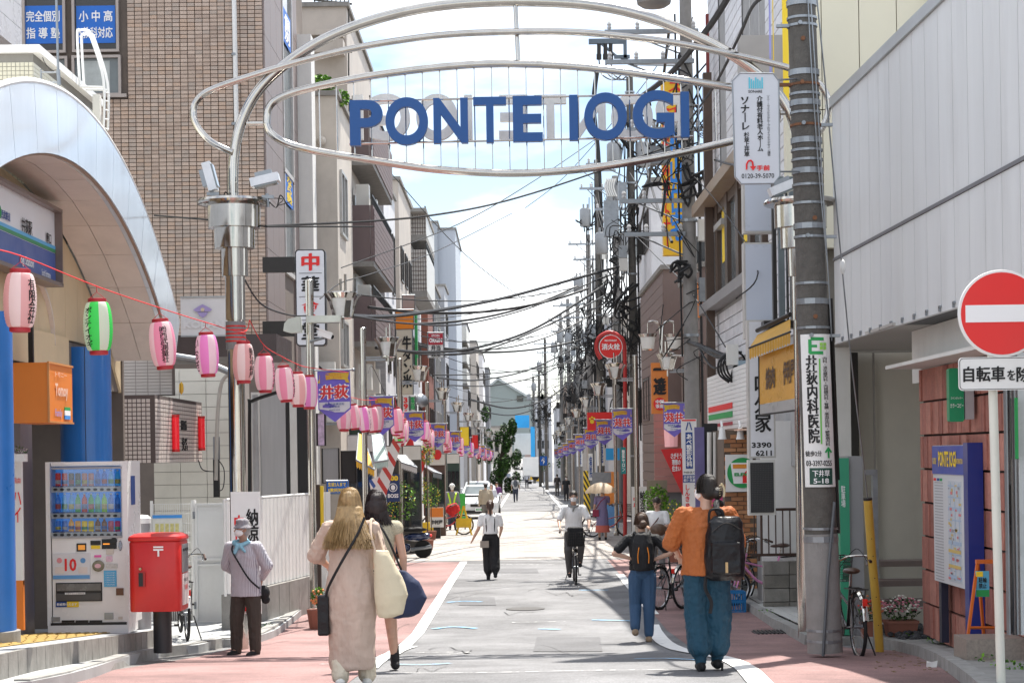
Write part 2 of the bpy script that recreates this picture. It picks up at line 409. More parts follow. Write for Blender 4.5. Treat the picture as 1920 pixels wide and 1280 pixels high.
def pavers(name,c1,c2,bw,bh,mortar=(.25,.24,.22),rot=0):
 def fn(t,co):
  N=t.nodes.new;LL=t.links.new
  mp=N('ShaderNodeMapping');mp.inputs['Rotation'].default_value=(0,0,rot);LL(co,mp.inputs[0])
  b=N('ShaderNodeTexBrick');b.inputs['Scale'].default_value=1;b.inputs['Brick Width'].default_value=bw;b.inputs['Row Height'].default_value=bh
  b.inputs['Mortar Size'].default_value=.006;b.inputs['Color1'].default_value=(*c1,1);b.inputs['Color2'].default_value=(*c2,1);b.inputs['Mortar'].default_value=(*mortar,1)
  LL(mp.outputs[0],b.inputs['Vector'])
  a=N('ShaderNodeTexNoise');a.inputs['Scale'].default_value=1.2;a.inputs['Detail'].default_value=8;LL(co,a.inputs[0])
  r=N('ShaderNodeMapRange');r.inputs[1].default_value=.3;r.inputs[2].default_value=.7;r.inputs[3].default_value=.72;r.inputs[4].default_value=1.12;LL(a.outputs['Fac'],r.inputs[0])
  x=N('ShaderNodeMix');x.data_type='RGBA';x.blend_type='MULTIPLY';x.inputs[0].default_value=1;LL(b.outputs['Color'],x.inputs[6]);LL(r.outputs[0],x.inputs[7]);return x.outputs[2]
 return pat(name,fn,.8)
pav_in=pavers('pavers_pale',(.31,.29,.27),(.38,.35,.33),.3,.15)
g=MB()
ys=[-20,0,6,10,13,16,18.5,21,23,25,30,35,45,60,75,90,105,120,150,200,300,400,700,1200,2500]
for y0,y1 in zip(ys,ys[1:]):
 e0,e1=40+abs(y0)*.6,40+abs(y1)*.6
 g.quad((-e0,y0,gz(y0)),(e0,y0,gz(y0)),(e1,y1,gz(y1)),(-e1,y1,gz(y1)))
g.build('ground',asph2,kind='structure')
def lx(Y):return-1.32+.0075*(Y-22)
def rx(Y):return 2.02+.0075*(Y-22)
def band(name,fl,fr,y0,y1,dz,mat):
 n=max(2,int((y1-y0)/3));Y=[lerp(y0,y1,i/n)for i in range(n+1)]
 return gpoly(name,[(fl(y),y)for y in Y]+[(fr(y),y)for y in reversed(Y)],dz,mat)
band('road',lambda y:lx(y)-2.2,lambda y:rx(y)+2.4,5,420,.004,asph)
band('left_red_lane',lambda y:-3.9 if y<18 else lerp(-3.9,-3.22,min(1,(y-18)/6)),lambda y:lx(y),5,43.5,.008,redasph)
band('right_red_lane',lambda y:rx(y),lambda y:3.72 if y>21 else 4.7,5,43.5,.008,redasph)
band('paved_crossing',lambda y:-6.5,lambda y:7,44,92,.010,pav_in)
def paint(name,rgb,wear=.46,scale=7):
 if name in MATS:return MATS[name]
 m=M(name,rgb,.6,0,.1,4);t=m.node_tree;b=t.nodes['Principled BSDF']
 n=t.nodes.new('ShaderNodeTexNoise');n.inputs['Scale'].default_value=scale;n.inputs['Detail'].default_value=10;n.inputs['Roughness'].default_value=.8
 c=t.nodes.new('ShaderNodeTexCoord');t.links.new(c.outputs['Object'],n.inputs[0])
 r=t.nodes.new('ShaderNodeMapRange');r.inputs[1].default_value=wear-.03;r.inputs[2].default_value=wear+.06;r.inputs[3].default_value=.12;t.links.new(n.outputs['Fac'],r.inputs[0]);t.links.new(r.outputs[0],b.inputs['Alpha'])
 return m
wline=paint('road_paint_white',(.80,.80,.78),.36);wline2=paint('road_paint_worn',(.72,.72,.70),.50,9);chalk=paint('road_paint_blue',(.22,.48,.72),.43,8)
band('road_marking',lambda y:lx(y)-.08,lambda y:lx(y)+.08,22.3,43.4,.014,wline)
band('road_marking',lambda y:lx(y)-.08,lambda y:lx(y)+.08,92,300,.014,wline)
band('road_marking',lambda y:rx(y)-.08,lambda y:rx(y)+.08,27.6,37.5,.014,wline)
band('road_marking',lambda y:rx(y)-.08,lambda y:rx(y)+.08,92,300,.014,wline)
def strip(name,px,w,mat,dz=.016):
 P=[WG(*p)for p in px];P=spline(P,4);A,B=[],[]
 for i,p in enumerate(P):
  d=(P[min(i+1,len(P)-1)]-P[max(i-1,0)]);d.z=0;d.normalize();nn=V((-d.y,d.x,0))*w/2;A.append(p+nn);B.append(p-nn)
 return gpoly(name,[(p.x,p.y)for p in A]+[(p.x,p.y)for p in reversed(B)],dz,mat)
strip('road_marking',[(1222,1172),(1245,1205),(1290,1222),(1345,1232),(1385,1246),(1428,1285)],.2,wline)
strip('road_marking',[(770,1213),(744,1222),(712,1238),(690,1255)],.18,wline)
strip('road_marking',[(700,1264),(900,1263),(1100,1259),(1330,1256)],.055,wline2)
strip('road_marking',[(740,1237),(880,1224)],.05,wline2);strip('road_marking',[(990,1050),(1075,1048)],.12,wline2)
strip('road_marking',[(960,1168),(1060,1166)],.05,wline2)
for a in([(780,1225),(850,1224)],[(905,1020),(1090,1022)],[(850,1059),(1040,1059)],[(600,1247),(660,1245)],[(560,1100),(745,1100)]):strip('road_marking',a,.06,wline2)
for a in([(812,1180),(850,1176),(893,1179)],[(838,1130),(870,1128),(904,1129)],[(1110,1163),(1150,1164),(1186,1165)],[(740,1247),(790,1248),(846,1245)],[(1085,1107),(1140,1107)],[(1190,1237),(1250,1236),(1310,1239)],[(1010,1180),(1050,1181)]):
 strip('road_marking',a,.085,chalk)
for k in range(6):
 a=905+k*43;strip('road_marking',[(a,921.5),(a+19,921.2)],.7,wline)
mh=MB();c=WG(985,1142);mh.lathe((c.x,c.y,gz(c.y)+.008),[(.30,0),(.30,.008),(.27,.010),(.02,.010)],28);tag(mh.build('manhole_cover',M('cast_iron',(.09,.085,.08),.6,.4,.3,20,.5,60)),'round iron manhole cover set in the grey asphalt','manhole cover')
pavt=M('pavement_tile',(.40,.41,.41),.75,0,.14,2.5,.1,60,dirt=.25);kerbm=M('kerb_concrete',(.30,.295,.28),.85,0,.25,6,.3,70,dirt=.45)
kl=[WG(*p)for p in[(60,1300),(160,1276),(232,1250),(300,1232),(372,1224),(410,1214),(455,1212),(512,1196),(575,1146)]]
ks=spline(kl,4)
P=[(p.x,p.y)for p in ks]
gpoly('left_pavement',P+[(-3.95,33),(-8,33),(-8,12)]+[(-6,12)],.10,pavt,.12)
def kerb(name,pts,w,h,mat,seg=1):
 n=len(pts)
 for i in range(0,n-1,seg):
  a,b=pts[i],pts[min(i+seg,n-1)];d=(b-a);L_=V((d.x,d.y,0)).length
  if L_<.05:continue
  d=V((d.x,d.y,0)).normalized();nn=V((-d.y,d.x,0))*w
  A=[a+d*.006,b-d*.006,b-d*.006+nn,a+d*.006+nn];m=MB()
  m.hexa([V((p.x,p.y,gz(p.y)-.05))for p in A]+[V((p.x,p.y,gz(p.y)+h))for p in[A[0]+nn*.12,A[1]+nn*.12,A[2],A[3]]])
  m.build('kerb',mat,None,kind='structure')
kerb('kerb',ks,.15,.115,kerbm,3)
PVG=bpy.data.objects.new('paving',None);COL.objects.link(PVG);PVG['kind']='structure';WM['paving']=Matrix.Identity(4)
def slabs(y0,y1,x0,x1,d,mat,top):
 me=None;k=0;y=y0
 while y<y1:
  x=x0
  while x<x1:
   m=MB();s=d/2-.006;z=[gz(y-s)+top,gz(y+s)+top]
   m.add([(-s,-s,z[0]),(s,-s,z[0]),(s,s,z[1]),(-s,s,z[1]),(-s,-s,z[0]-.03),(s,-s,z[0]-.03),(s,s,z[1]-.03),(-s,s,z[1]-.03)],[(0,1,2,3),(4,5,1,0),(5,6,2,1),(7,4,0,3)])
   if me is None or True:me2=m.mesh('paving_slab',mat,fixn=False)
   if inside((x,y),LP):
    o=bpy.data.objects.new('paving_slab',me2);COL.objects.link(o);o.location=(x,y,0);o.parent=PVG;k+=1
   x+=d
  y+=d
def inside(p,poly):
 c=False;j=len(poly)-1
 for i in range(len(poly)):
  if(poly[i][1]>p[1])!=(poly[j][1]>p[1])and p[0]<(poly[j][0]-poly[i][0])*(p[1]-poly[i][1])/(poly[j][1]-poly[i][1])+poly[i][0]:c=not c
  j=i
 return c
LP=[(p[0]-.3,p[1])for p in P if p[1]<23]+[(-4.05,22),(-4.05,13),(-6,13)]
slabs(14.2,21.5,-5.5,-3.4,.3,pavt,.116)
plm=M('platform_stone',(.37,.38,.39),.7,0,.14,3,.1,50,dirt=.25)
PX=-4.13
gpoly('station_platform',[(PX,12),(PX,21.9),(-9,21.9),(-9,12)],.30,plm,.4)
t=thing('step_edging',(PX,17,gz(17)),'grey stone edging blocks along the station platform step','edging');y=13.0;stn=M('edging_stone',(.27,.26,.24),.8,0,.25,8,.3,60,dirt=.5)
while y<21.8:
 m=MB();a,b=y+.006,y+.294
 m.hexa([V((PX,a,gz(a)-.02)),V((PX+.035,a,gz(a)-.02)),V((PX+.035,b,gz(b)-.02)),V((PX,b,gz(b)-.02)),V((PX-.02,a,gz(a)+.306)),V((PX+.03,a,gz(a)+.306)),V((PX+.03,b,gz(b)+.306)),V((PX-.02,b,gz(b)+.306))]);m.build('stone',stn,t);y+=.3
tact=M('tactile_yellow',(.36,.24,.065),.7,0,.25,6,.1,60,dirt=.35)
t=thing('tactile_paving',(-4.7,18,gz(18)+.3),'yellow tactile paving with raised bars on the station platform','tactile paving')
for r in range(2):
 for k in range(18):
  y0_=14.0+k*.42;x0_=-5.22+r*.40;b=MB();b.hexa([V((x0_,y0_,gz(y0_)+.304)),V((x0_+.385,y0_,gz(y0_)+.304)),V((x0_+.385,y0_+.405,gz(y0_+.405)+.304)),V((x0_,y0_+.405,gz(y0_+.405)+.304))]+[V((x,y,gz(y)+.31))for x,y in((x0_,y0_),(x0_+.385,y0_),(x0_+.385,y0_+.405),(x0_,y0_+.405))])
  tl=b.build('tactile_tile',tact,t);b=MB()
  for i in range(4):
   xx=x0_+.05+i*.095;a,c=y0_+.02,y0_+.385
   b.hexa([V((xx-.017,a,gz(a)+.309)),V((xx+.017,a,gz(a)+.309)),V((xx+.017,c,gz(c)+.309)),V((xx-.017,c,gz(c)+.309)),V((xx-.01,a,gz(a)+.318)),V((xx+.01,a,gz(a)+.318)),V((xx+.01,c,gz(c)+.318)),V((xx-.01,c,gz(c)+.318))])
  b.build('raised_bar',tact,tl)
kr=[WG(*p)for p in[(1900,1330),(1843,1283),(1800,1254),(1752,1232),(1709,1221),(1660,1212),(1600,1210)]]
ks2=spline(kr,4)
gpoly('right_pavement',[(p.x,p.y)for p in ks2]+[(3.72,ks2[-1].y),(3.72,34),(9,34),(9,12)],.10,M('pavement_concrete',(.27,.265,.25),.85,0,.25,3,.25,60,dirt=.4),.12)
kerb('kerb',[p for p in reversed(ks2)],-.15,.115,kerbm,3)
kerb('kerb',[WG(1507,1209),WG(1475,1190),WG(1440,1172),WG(1405,1148),WG(1375,1130)][::-1],.16,.118,kerbm,1)
t=thing('tiled_forecourt',WG(1480,1180),'pale narrow tiled strip of pavement beside the concrete block wall','tiles')
pieces(t,'tile',V((3.62,22.6,gz(22.6)+.108)),(1,0,0),(0,1,(gz(28)-gz(22.6))/5.4),7,30,.15,.18,.008,M('forecourt_tile',(.45,.45,.43),.6,0,.15,3,dirt=.2),.008)
t=thing('drain_grating',WG(1450,1180),'dark iron drain grating in the gutter beside the tiled strip','drain');c=WG(1462,1187)
for i in range(12):MB().box((c.x-.3+i*.05,c.y,gz(c.y)+.022),(.022,.5,.02)).build('bar',darkmetal,t)
MB().box((c.x-.02,c.y,gz(c.y)+.010),(.62,.52,.012)).build('frame',black,t)
mb=MB();rg=random.Random(3)
for cx,cy,n in[(1760,1222,60),(1700,1212,50),(1440,1162,30),(1470,1180,25),(1860,1262,40),(1895,1275,50),(1720,1205,40),(500,1188,30),(470,1212,25)]:
 c=WG(cx,cy);leaves(mb,(c.x,c.y,gz(c.y)+.12),(.14,.3,.03),n,.02,cx,True)
mb.build('weeds',[leafm,leaflight],kind='stuff')
mb=MB()
for k in range(60):
 c=WG(rg.uniform(1640,1800),rg.uniform(1215,1262));a=rg.random()*6;mb.box((c.x,c.y,gz(c.y)+.014),(.03,.018,.004),a)
mb.build('litter',M('dry_leaf',(.2,.13,.06),.8),kind='stuff')
c=WG(1746,1252);m=MB();m.hexa([c+V(p)for p in[(-.04,-.03,.01),(.04,-.035,.012),(.035,.04,.01),(-.035,.035,.01),(-.045,-.035,.05),(.05,-.03,.07),(.04,.045,.045),(-.03,.04,.06)]]);tag(m.build('crumpled_cup',white),'small crumpled white paper cup lying in the gutter','litter')
pch=asphalt('asphalt_patch',(.125,.125,.13),.7,.2);crk=M('crack_tar',(.035,.035,.036),.8,0,.2)
for px0,py0,px1,py1 in((860,1120,930,1135),(1000,1195,1130,1222),(640,1110,720,1125),(930,1066,1010,1074)):
 q=[WG(px0,py1),WG(px1,py1),WG(px1-(px1-px0)*.04,py0),WG(px0+(px1-px0)*.05,py0)];gpoly('asphalt_patch',[(p.x,p.y)for p in q],.0105,pch)
rg=random.Random(9)
for k in range(12):
 x,y=rg.uniform(640,1300),rg.uniform(1075,1270);P=[(x,y)]
 for _ in range(6):x+=rg.uniform(4,26);y+=rg.uniform(-7,7);P.append((x,y))
 strip('road_crack',P,rg.uniform(.006,.014),crk,.0125)
fascia=M('fascia_enamel',(.60,.66,.73),.13,0,.10,1.2,coat=.6,stretch=(1,1,.25));soff=M('soffit_panel',(.62,.54,.48),.55,0,.12,2,dirt=.2)
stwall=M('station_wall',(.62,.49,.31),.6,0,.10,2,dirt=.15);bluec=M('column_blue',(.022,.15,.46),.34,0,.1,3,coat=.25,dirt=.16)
brown=M('brown_panel',(.085,.045,.035),.4,0,.2,3,dirt=.3)
ZC,YC=-6.27+CZ+.07,19.1
def arcpt(X,R,a):return V((X,YC+R*sin(a),ZC+R*cos(a)))
t=thing('station_canopy',(-4.8,19,gz(19)),'glossy pale blue arched station entrance canopy with beige soffit','canopy')
FX=-4.40;n=14;a0,a1=-.62,.625
Ro,Ri=9.86,9.22
for i in range(n):
 u,v_=lerp(a0,a1,i/n)+.0006,lerp(a0,a1,(i+1)/n)-.0006;m=MB()
 k=3;A=[]
 for q in range(k+1):
  a=lerp(u,v_,q/k);A.append((arcpt(FX,Ri,a),arcpt(FX+.0,Ro,a),arcpt(FX-.10,Ri,a),arcpt(FX-.10,Ro,a)))
 P=[p for r in A for p in r];Fc=[]
 for q in range(k):
  b=q*4;Fc+=[(b,b+1,b+5,b+4),(b+1,b+3,b+7,b+5),(b+2,b,b+4,b+6)]
 Fc+=[(0,2,3,1),(k*4,k*4+1,k*4+3,k*4+2)]
 m.add(P,Fc);m.build('fascia_panel',fascia,t)
for R_,nm,r_ in((Ro+.02,'roof_edge',.035),(Ri-.005,'inner_trim',.018)):
 m=MB();m.tube([arcpt(FX-.03,R_,lerp(a0,a1,i/48))for i in range(49)],r_,8);m.build(nm,white if r_>.03 else M('trim_brown',(.25,.16,.11),.5),t,True)
SX=-5.20
for i in range(n):
 for j in range(2):
  u,v_=lerp(a0,a1,i/n)+.0005,lerp(a0,a1,(i+1)/n)-.0005
  xa,xb=lerp(FX-.1,SX,j/2)-.004,lerp(FX-.1,SX,(j+1)/2)+.004
  P=[arcpt(x,Ri+.01+e,a)for e in(0,.03)for x,a in((xa,u),(xb,u),(xb,v_),(xa,v_))]
  MB().hexa(P).build('soffit_tile',soff,t)
m=MB()
for i in range(n):m.hexa([arcpt(x,Ro+.0+e,a)for e in(-.05,-.01)for x,a in((FX-.11,lerp(a0,a1,i/n)),(-9,lerp(a0,a1,i/n)),(-9,lerp(a0,a1,(i+1)/n)),(FX-.11,lerp(a0,a1,(i+1)/n)))])
m.build('roof',offwhite,t)
sb=thing('station_building',(-6,19,gz(19)),'station building with beige panelled wall, brown doorway and arched niche','building')
y=12.0;zb=1.42+CZ
while y<24.9:
 y2=min(y+.62,25.0);a,b=y+.004,y2-.004
 za,zb_=ZC+sqrt(Ri**2-(a-YC)**2),ZC+sqrt(Ri**2-(b-YC)**2)
 m=MB();x0,x1=SX-.06,SX-.02;m.hexa([V((x0,a,zb)),V((x1,a,zb)),V((x1,b,zb)),V((x0,b,zb)),V((x0,a,za)),V((x1,a,za)),V((x1,b,zb_)),V((x0,b,zb_))]);m.build('wall_panel',stwall,sb);y=y2
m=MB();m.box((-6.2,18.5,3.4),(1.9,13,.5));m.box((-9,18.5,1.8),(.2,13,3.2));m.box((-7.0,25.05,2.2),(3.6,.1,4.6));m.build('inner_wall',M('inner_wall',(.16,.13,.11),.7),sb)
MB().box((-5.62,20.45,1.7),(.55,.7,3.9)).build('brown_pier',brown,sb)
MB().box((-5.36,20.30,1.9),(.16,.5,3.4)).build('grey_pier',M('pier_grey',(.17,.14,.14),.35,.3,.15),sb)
m=MB()
for i in range(12):
 a,b=pi*i/12,pi*(i+1)/12;yc,zc,r=20.25,1.42+CZ-.12,.98
 m.hexa([V((x,yc-r*cos(q),zc+r*sin(q)*.72+e))for e in(0,.05)for x,q in((SX+.03,a),(-6.6,a),(-6.6,b),(SX+.03,b))])
m.build('arch_soffit',soff,sb,True)
m=MB();m.hexa([V((SX-.02,19.2,3.3)),V((SX+.02,19.2,3.3)),V((SX+.02,21.9,3.3)),V((SX-.02,21.9,3.3)),V((SX-.02,19.2,3.68)),V((SX+.02,19.2,3.68)),V((SX+.02,21.9,3.68)),V((SX-.02,21.9,3.68))])
m.build('lintel',stwall,sb)
def blue_col(Y,px,r,ztop,lab,base=False):
 c=W(px,900,Y);t=thing('blue_column',(c.x,Y,gz(Y)+.3),lab,'column','blue columns of the station entrance')
 z0=gz(Y)+.3;z1=ztop
 MB().cyl((c.x,Y,z0+(.12 if base else 0)),(c.x,Y,z1),r,n=32).build('shaft',bluec,t,True)
 MB().lathe((c.x,Y,z0),[(r*1.15,-.02),(r*1.15,.12),(r*.98,.125)],28).build('base',concrete,t)
 m=MB();m.cyl((c.x+r*.2,Y-r*.98-.001,z0+.15),(c.x+r*.2,Y-r*.98-.001,z1),.004,n=5);m.build('joint',black,t)
blue_col(17.2,-22,.235,3.62,'blue round column at the very left edge, on a concrete base',True)
blue_col(22.6,163,.305,3.60,'blue round column standing behind the drinks vending machine')
A,B,C_,D=WX(-40,320,-5.05),WX(101,398,-5.05),WX(100,538,-5.05),WX(-40,478,-5.05)
t=thing('station_sign',(A+C_)/2,'white and blue station name sign on the beige wall under the arch','sign')
zt,zbm=(A.z+B.z)/2,(C_.z+D.z)/2;y0,y1=A.y,B.y;hh=zt-zbm
MB().box((-5.10,(y0+y1)/2,(zt+zbm)/2),(.12,y1-y0,hh)).build('panel',M('sign_white',(.75,.76,.78),.35,var=.03),t)
MB().box((-5.037,(y0+y1)/2,zbm+hh*.22),(.008,y1-y0-.06,hh*.40)).build('blue_band',M('sign_blue',(.05,.10,.32),.35,var=.03),t)
MB().box((-5.036,(y0+y1)/2,zbm+hh*.455),(.008,y1-y0-.06,hh*.045)).build('green_stripe',M('sign_green',(.03,.25,.10),.4,var=0),t)
MB().box((-5.036,(y0+y1)/2,zbm+hh*.50),(.008,y1-y0-.06,hh*.045)).build('light_blue_stripe',M('sign_cyan',(.10,.40,.70),.4,var=0),t)
m=MB()
for z in(zt,zbm):m.box((-5.06,(y0+y1)/2,z),(.2,y1-y0+.06,.04))
m.box((-5.06,y1,(zt+zbm)/2),(.2,.04,hh));m.build('frame',M('frame_bronze',(.22,.17,.15),.4,.4),t)
U=(0,1,0)
def st(px,py,s,w,h,k,b=.02):
 p=WX(px,py,-5.03);text(s,p,(w,h),ink[k],t,U,(0,0,1),bold=b)
st(50,425,'井荻駅',.42,.15,'k');st(91,447,'南口',.20,.12,'k');st(50,492,'Iogi Station',.55,.12,'w');st(86,513,'South Entrance',.38,.07,'w',.01);st(10,404,'西武鉄道',.34,.09,'b')
p=WX(-2,397,-5.03);m=MB();m.lathe(p,[(.001,0),(.07,.001),(.07,.006)],18,(1,0,0));m.build('emblem',inkgreen,t)
t=thing('orange_box_sign',W(78,735,19.3),'orange convenience store box sign hanging beside the blue column','sign')
orange=M('orange_sign',(.72,.21,.025),.45,0,.06,2,dirt=.08)
A,B=W(20,680,19),W(92,792,19);x1=B.x;Y2=WX(135,700,x1).y
MB().box(((A.x+x1)/2,(19+Y2)/2,(A.z+B.z)/2),(x1-A.x,Y2-19,A.z-B.z)).build('box',orange,t)
m=MB();m.box((x1+.002,(19+Y2)/2,B.z+.01),(.02,Y2-19+.03,.02));m.box((x1+.002,(19+Y2)/2,A.z),(.02,Y2-19+.03,.02));m.box((x1,19.0,(A.z+B.z)/2),(.02,.02,A.z-B.z));m.build('edge',M('orange_trim',(.6,.26,.08),.4),t)
pale=M('sign_pale_pink',(.80,.55,.42),.5,var=0)
zm=(A.z+B.z)/2;text('Tomoy',(x1+.003,19.52,zm+.02),(.55,.17),pale,t,U,bold=.03,off=.006);text('トモニー',(x1+.003,19.5,zm+.2),(.5,.05),pale,t,U,off=.006)
text('Family',(x1+.003,19.38,zm-.21),(.3,.1),M('ink_violet',(.35,.3,.6),.5,var=0),t,U,off=.006)
for(dz,h,mt)in((.09,.035,inkgreen),(.045,.055,inkwhite),(.0,.04,M('ink_cyan',(.06,.3,.75),.5,var=0))):MB().box((x1+.008,19.76,zm-.24+dz),(.008,.24,h)).build('emblem_band',mt,t)
MB().box((x1-.3,19.5,A.z+.35),(.05,.05,.7)).build('hanger',darkmetal,t)
t=thing('ticket_poster',W(36,1010,19.6),'tall white and orange standing panel behind the leftmost blue column','panel')
A,B=W(8,850,19.6),W(46,1180,19.6)
MB().box(((A.x+B.x)/2,19.6,(A.z*.43+B.z*.57)+.33),(B.x-A.x,.05,(A.z-B.z)*.71)).build('panel',white,t)
MB().box(((A.x+B.x)/2,19.6,B.z+.26),(B.x-A.x,.06,.52)).build('orange_base',orange,t)
text('ハイ',W(33,950,19.57),(.09,.32),inkred,t,vertical=True,off=.02);text('自由',W(33,900,19.57),(.07,.06),inkred,t,off=.02)
t=thing('flower_planter',W(30,855,19.3),'small white planter of white flowers under the orange box sign','planter');c=W(34,858,19.3)
MB().box(c,(.16,.14,.08)).build('box',white,t);m=MB();leaves(m,c+V((0,0,.08)),(.1,.08,.05),60,.018,4,True);m.build('flowers',[leafm,white],t)
t=thing('roof_plant_room',(-6,23,5.4),'cream tiled plant room on the station roof with white coping','building')
X=-5.45;A,B=WX(62,130,X),WX(180,225,X);zt=(WX(62,100,X).z+WX(178,198,X).z)/2
MB().box((X-2,(A.y+B.y)/2,zt-1.0),(4,B.y-A.y,2)).build('wall',M('grout',(.22,.21,.19),.9),t)
ct=M('cream_tile',(.60,.57,.45),.35,0,.06,4);cb=M('cream_tile_side',(.60,.57,.45),.35,0,.06,4)
pieces(t,'tile',(X-2.0,A.y,zt-1.5),(1,0,0),(0,0,1),40,28,.05,.05,.005,ct,.006,limit=0)
pieces(t,'tile',(X,A.y,zt-1.5),(0,1,0),(0,0,1),int((B.y-A.y)/.1),28,.1,.05,.005,cb,.006,limit=0)
m=MB();m.box((X-2+.03,(A.y+B.y)/2,zt+.045),(4.12,B.y-A.y+.12,.09));m.build('coping',white,t)
t=thing('mast_pipe',W(110,120,20.5),'thin grey mast pipe with bracket above the arched canopy','mast')
m=MB();m.tube([W(105,-30,20.5),W(108,90,20.5),W(110,180,20.5)],.014,8);m.build('pipe',galv,t,True)
m=MB();m.cyl(W(77,136,20.5),W(112,136,20.5),.01);m.cyl(W(77,155,20.5),W(112,155,20.5),.01);m.cyl(W(77,130,20.5),W(77,160,20.5),.009);m.cyl(W(109,131,20.4),W(111,160,20.4),.022);m.build('bracket',galv,t)
m=MB();m.tube(spline([W(110,130,20.4),W(96,132,20.4),W(84,118,20.4),W(80,108,20.4)]),.004,5);m.build('cable',cablem,t)
t=thing('roof_ladder',W(180,180,23.5),'white bent tube handrails of a roof ladder beside the cream plant room','ladder')
for dx,Y in((0,23.3),(8,23.8)):
 P=[(150+dx,163+dx*.3),(145+dx,66+dx),(150+dx,57+dx),(164+dx,58+dx),(170+dx,68+dx),(194+dx,150+dx),(194+dx,245)]
 m=MB();m.tube(spline([W(a,b,Y)for a,b in P],5),.017,8);m.tube([W(150+dx,163+dx*.6,Y),W(196+dx,164+dx*.6,Y)],.014,8);m.build('handrail',white,t,True)
for q in(172,188,205,222,240):
 m=MB();m.cyl(W(194,q,23.3),W(203,q+3,23.8),.01,n=6);m.build('rung',white,t)
MB().box(W(182,205,23.6),(.09,.1,.36)).build('post',offwhite,t)
vm_w,vm_d,vm_h=.95,.70,1.86;VY=20.55
a=WG(88,1183,.3);VY=20.5;vx0=W(88,1100,VY).x;vx1=W(241,1100,VY).x;vz=gz(VY)+.31
t=thing('vending_machine',((vx0+vx1)/2,VY,vz),'white drinks vending machine with three lit rows of bottles and cans','vending machine');vmw=M('vending_white',(.8,.8,.79),.3,0,.05,2,coat=.3,dirt=.06)
VS=(W(165,868,VY).z-W(165,1183,VY).z);SW=vx1-vx0
def vp(px,py):
 p=W(px,py,VY);return p.x,p.z
def vbox(px0,py0,px1,py1,name,mat,y0=-.012,y1=.0,par=None,rad=0):
 (xa,za),(xb,zb)=vp(px0,py0),vp(px1,py1);cx,cz,w,h=(xa+xb)/2,(za+zb)/2,abs(xb-xa),abs(za-zb);m=MB()
 m.box((cx,VY+(y0+y1)/2,cz),(w,y1-y0,h));return m.build(name,mat,par or t)
xa,za=vp(88,866);xb,zb=vp(243,1170)
wx0,wz0=vp(97,876);wx1,wz1=vp(229,1006)
m=MB();dpt=.72
m.box((vx0+.025,VY+dpt/2,(za+zb)/2),(.05,dpt,za-zb));m.box((vx1-.035,VY+dpt/2,(za+zb)/2),(.07,dpt,za-zb));m.box(((vx0+vx1)/2,VY+dpt/2,za-.025),(SW-.125,dpt-.004,.045));m.box(((vx0+vx1)/2,VY+dpt/2,(wz1+zb)/2),(SW-.125,dpt-.002,wz1-zb));m.box(((vx0+vx1)/2,VY+dpt-.1,(za+zb)/2),(SW-.13,.1,za-zb-.01))
m.build('cabinet',vmw,t)
MB().box(((wx0+wx1)/2,VY+.16,(wz0+wz1)/2),(wx1-wx0-.01,.01,wz0-wz1)).build('display_back',M('display_blue',(.04,.20,.55),.5,0,.1,emit=.25),t)
vbox(91,1172,242,1186,'plinth',vmw,-.03,.5);vbox(96,1167,238,1172,'gap',black,-.02,.3)
rg=random.Random(5)
bcol={'r':(.42,.03,.03),'k':(.03,.03,.03),'m':(.38,.16,.14),'b':(.03,.14,.48),'c':(.05,.30,.62),'w':(.55,.62,.68),'g':(.05,.33,.09),'l':(.22,.46,.06),'t':(.08,.42,.30),'o':(.68,.33,.05),'y':(.72,.52,.03),'n':(.16,.07,.035),'p':(.42,.05,.11),'a':(.1,.2,.5)}
rows=[(912,881,'rrkkmmbbcc','ccccccpppp'),(961,925,'bccgrgtlbb','pppppppppp'),(997,972,'bbooyynnpp','ccpcccppcc')]
for r_,(yb,yt,cols,kinds)in enumerate(rows):
 for i,(c,kd)in enumerate(zip(cols,kinds)):
  px=105.5+i*12.45;h=(yb-yt)*mpp(VY)*(.82 if kd=='c' else.95);x,z=vp(px,yb);rad=.031;pr=[(rad*.95,0),(rad,.01),(rad,h*.62),(rad*.85,h*.78),(rad*.4,h*.9),(rad*.4,h)]if kd=='p' else[(rad*.85,0),(rad,.008),(rad,h*.93),(rad*.8,h)]
  bm_=M('drink_'+c,bcol[c],.25,0,.05,emit=.12);m=MB();m.lathe((x,VY+.09,z),pr,12);m.m=1
  m.lathe((x,VY+.09,z+h*.2),[(rad*1.02,0),(rad*1.02,h*.28)],12);m.m=2
  if kd=='p':m.lathe((x,VY+.09,z+h),[(rad*.42,0),(rad*.42,.014)],8)
  m.build('drink_sample',[bm_,M('drink_label_'+'wrybg'[(i*3+r_)%5],[(.6,.6,.6),(.6,.1,.1),(.65,.55,.1),(.1,.2,.5),(.1,.4,.15)][(i*3+r_)%5],.4,var=0),white],t,True)
 vbox(96,yb+1,226,yb+9,'price_rail',white,-.0,.06)
 for i in range(10):
  px=104+i*12.45;vbox(px-5.5,yb-3.4+2,px+5.5,yb+1.6,'price_tag',inkblue,.02,.03)
  x,z=vp(px,yb+5.2);MB().lathe((x,VY-.002,z),[(.024,0),(.022,.008)],14,(0,-1,0),1,.62).build('button',black,t)
gm=M('display_glass',(.8,.85,.9),.02,trans=1,var=0)
MB().box(((wx0+wx1)/2,VY-.012,(wz0+wz1)/2),(wx1-wx0+.004,.004,wz0-wz1)).build('window_pane',gm,t)
m=MB()
for b in((97,876,229,878),(97,1005,229,1007),(96,876,98,1007),(228,876,230,1007)):
 (xa_,za_),(xb_,zb_)=vp(*b[:2]),vp(*b[2:]);m.box(((xa_+xb_)/2,VY-.014,(za_+zb_)/2),(abs(xb_-xa_),.012,abs(za_-zb_)))
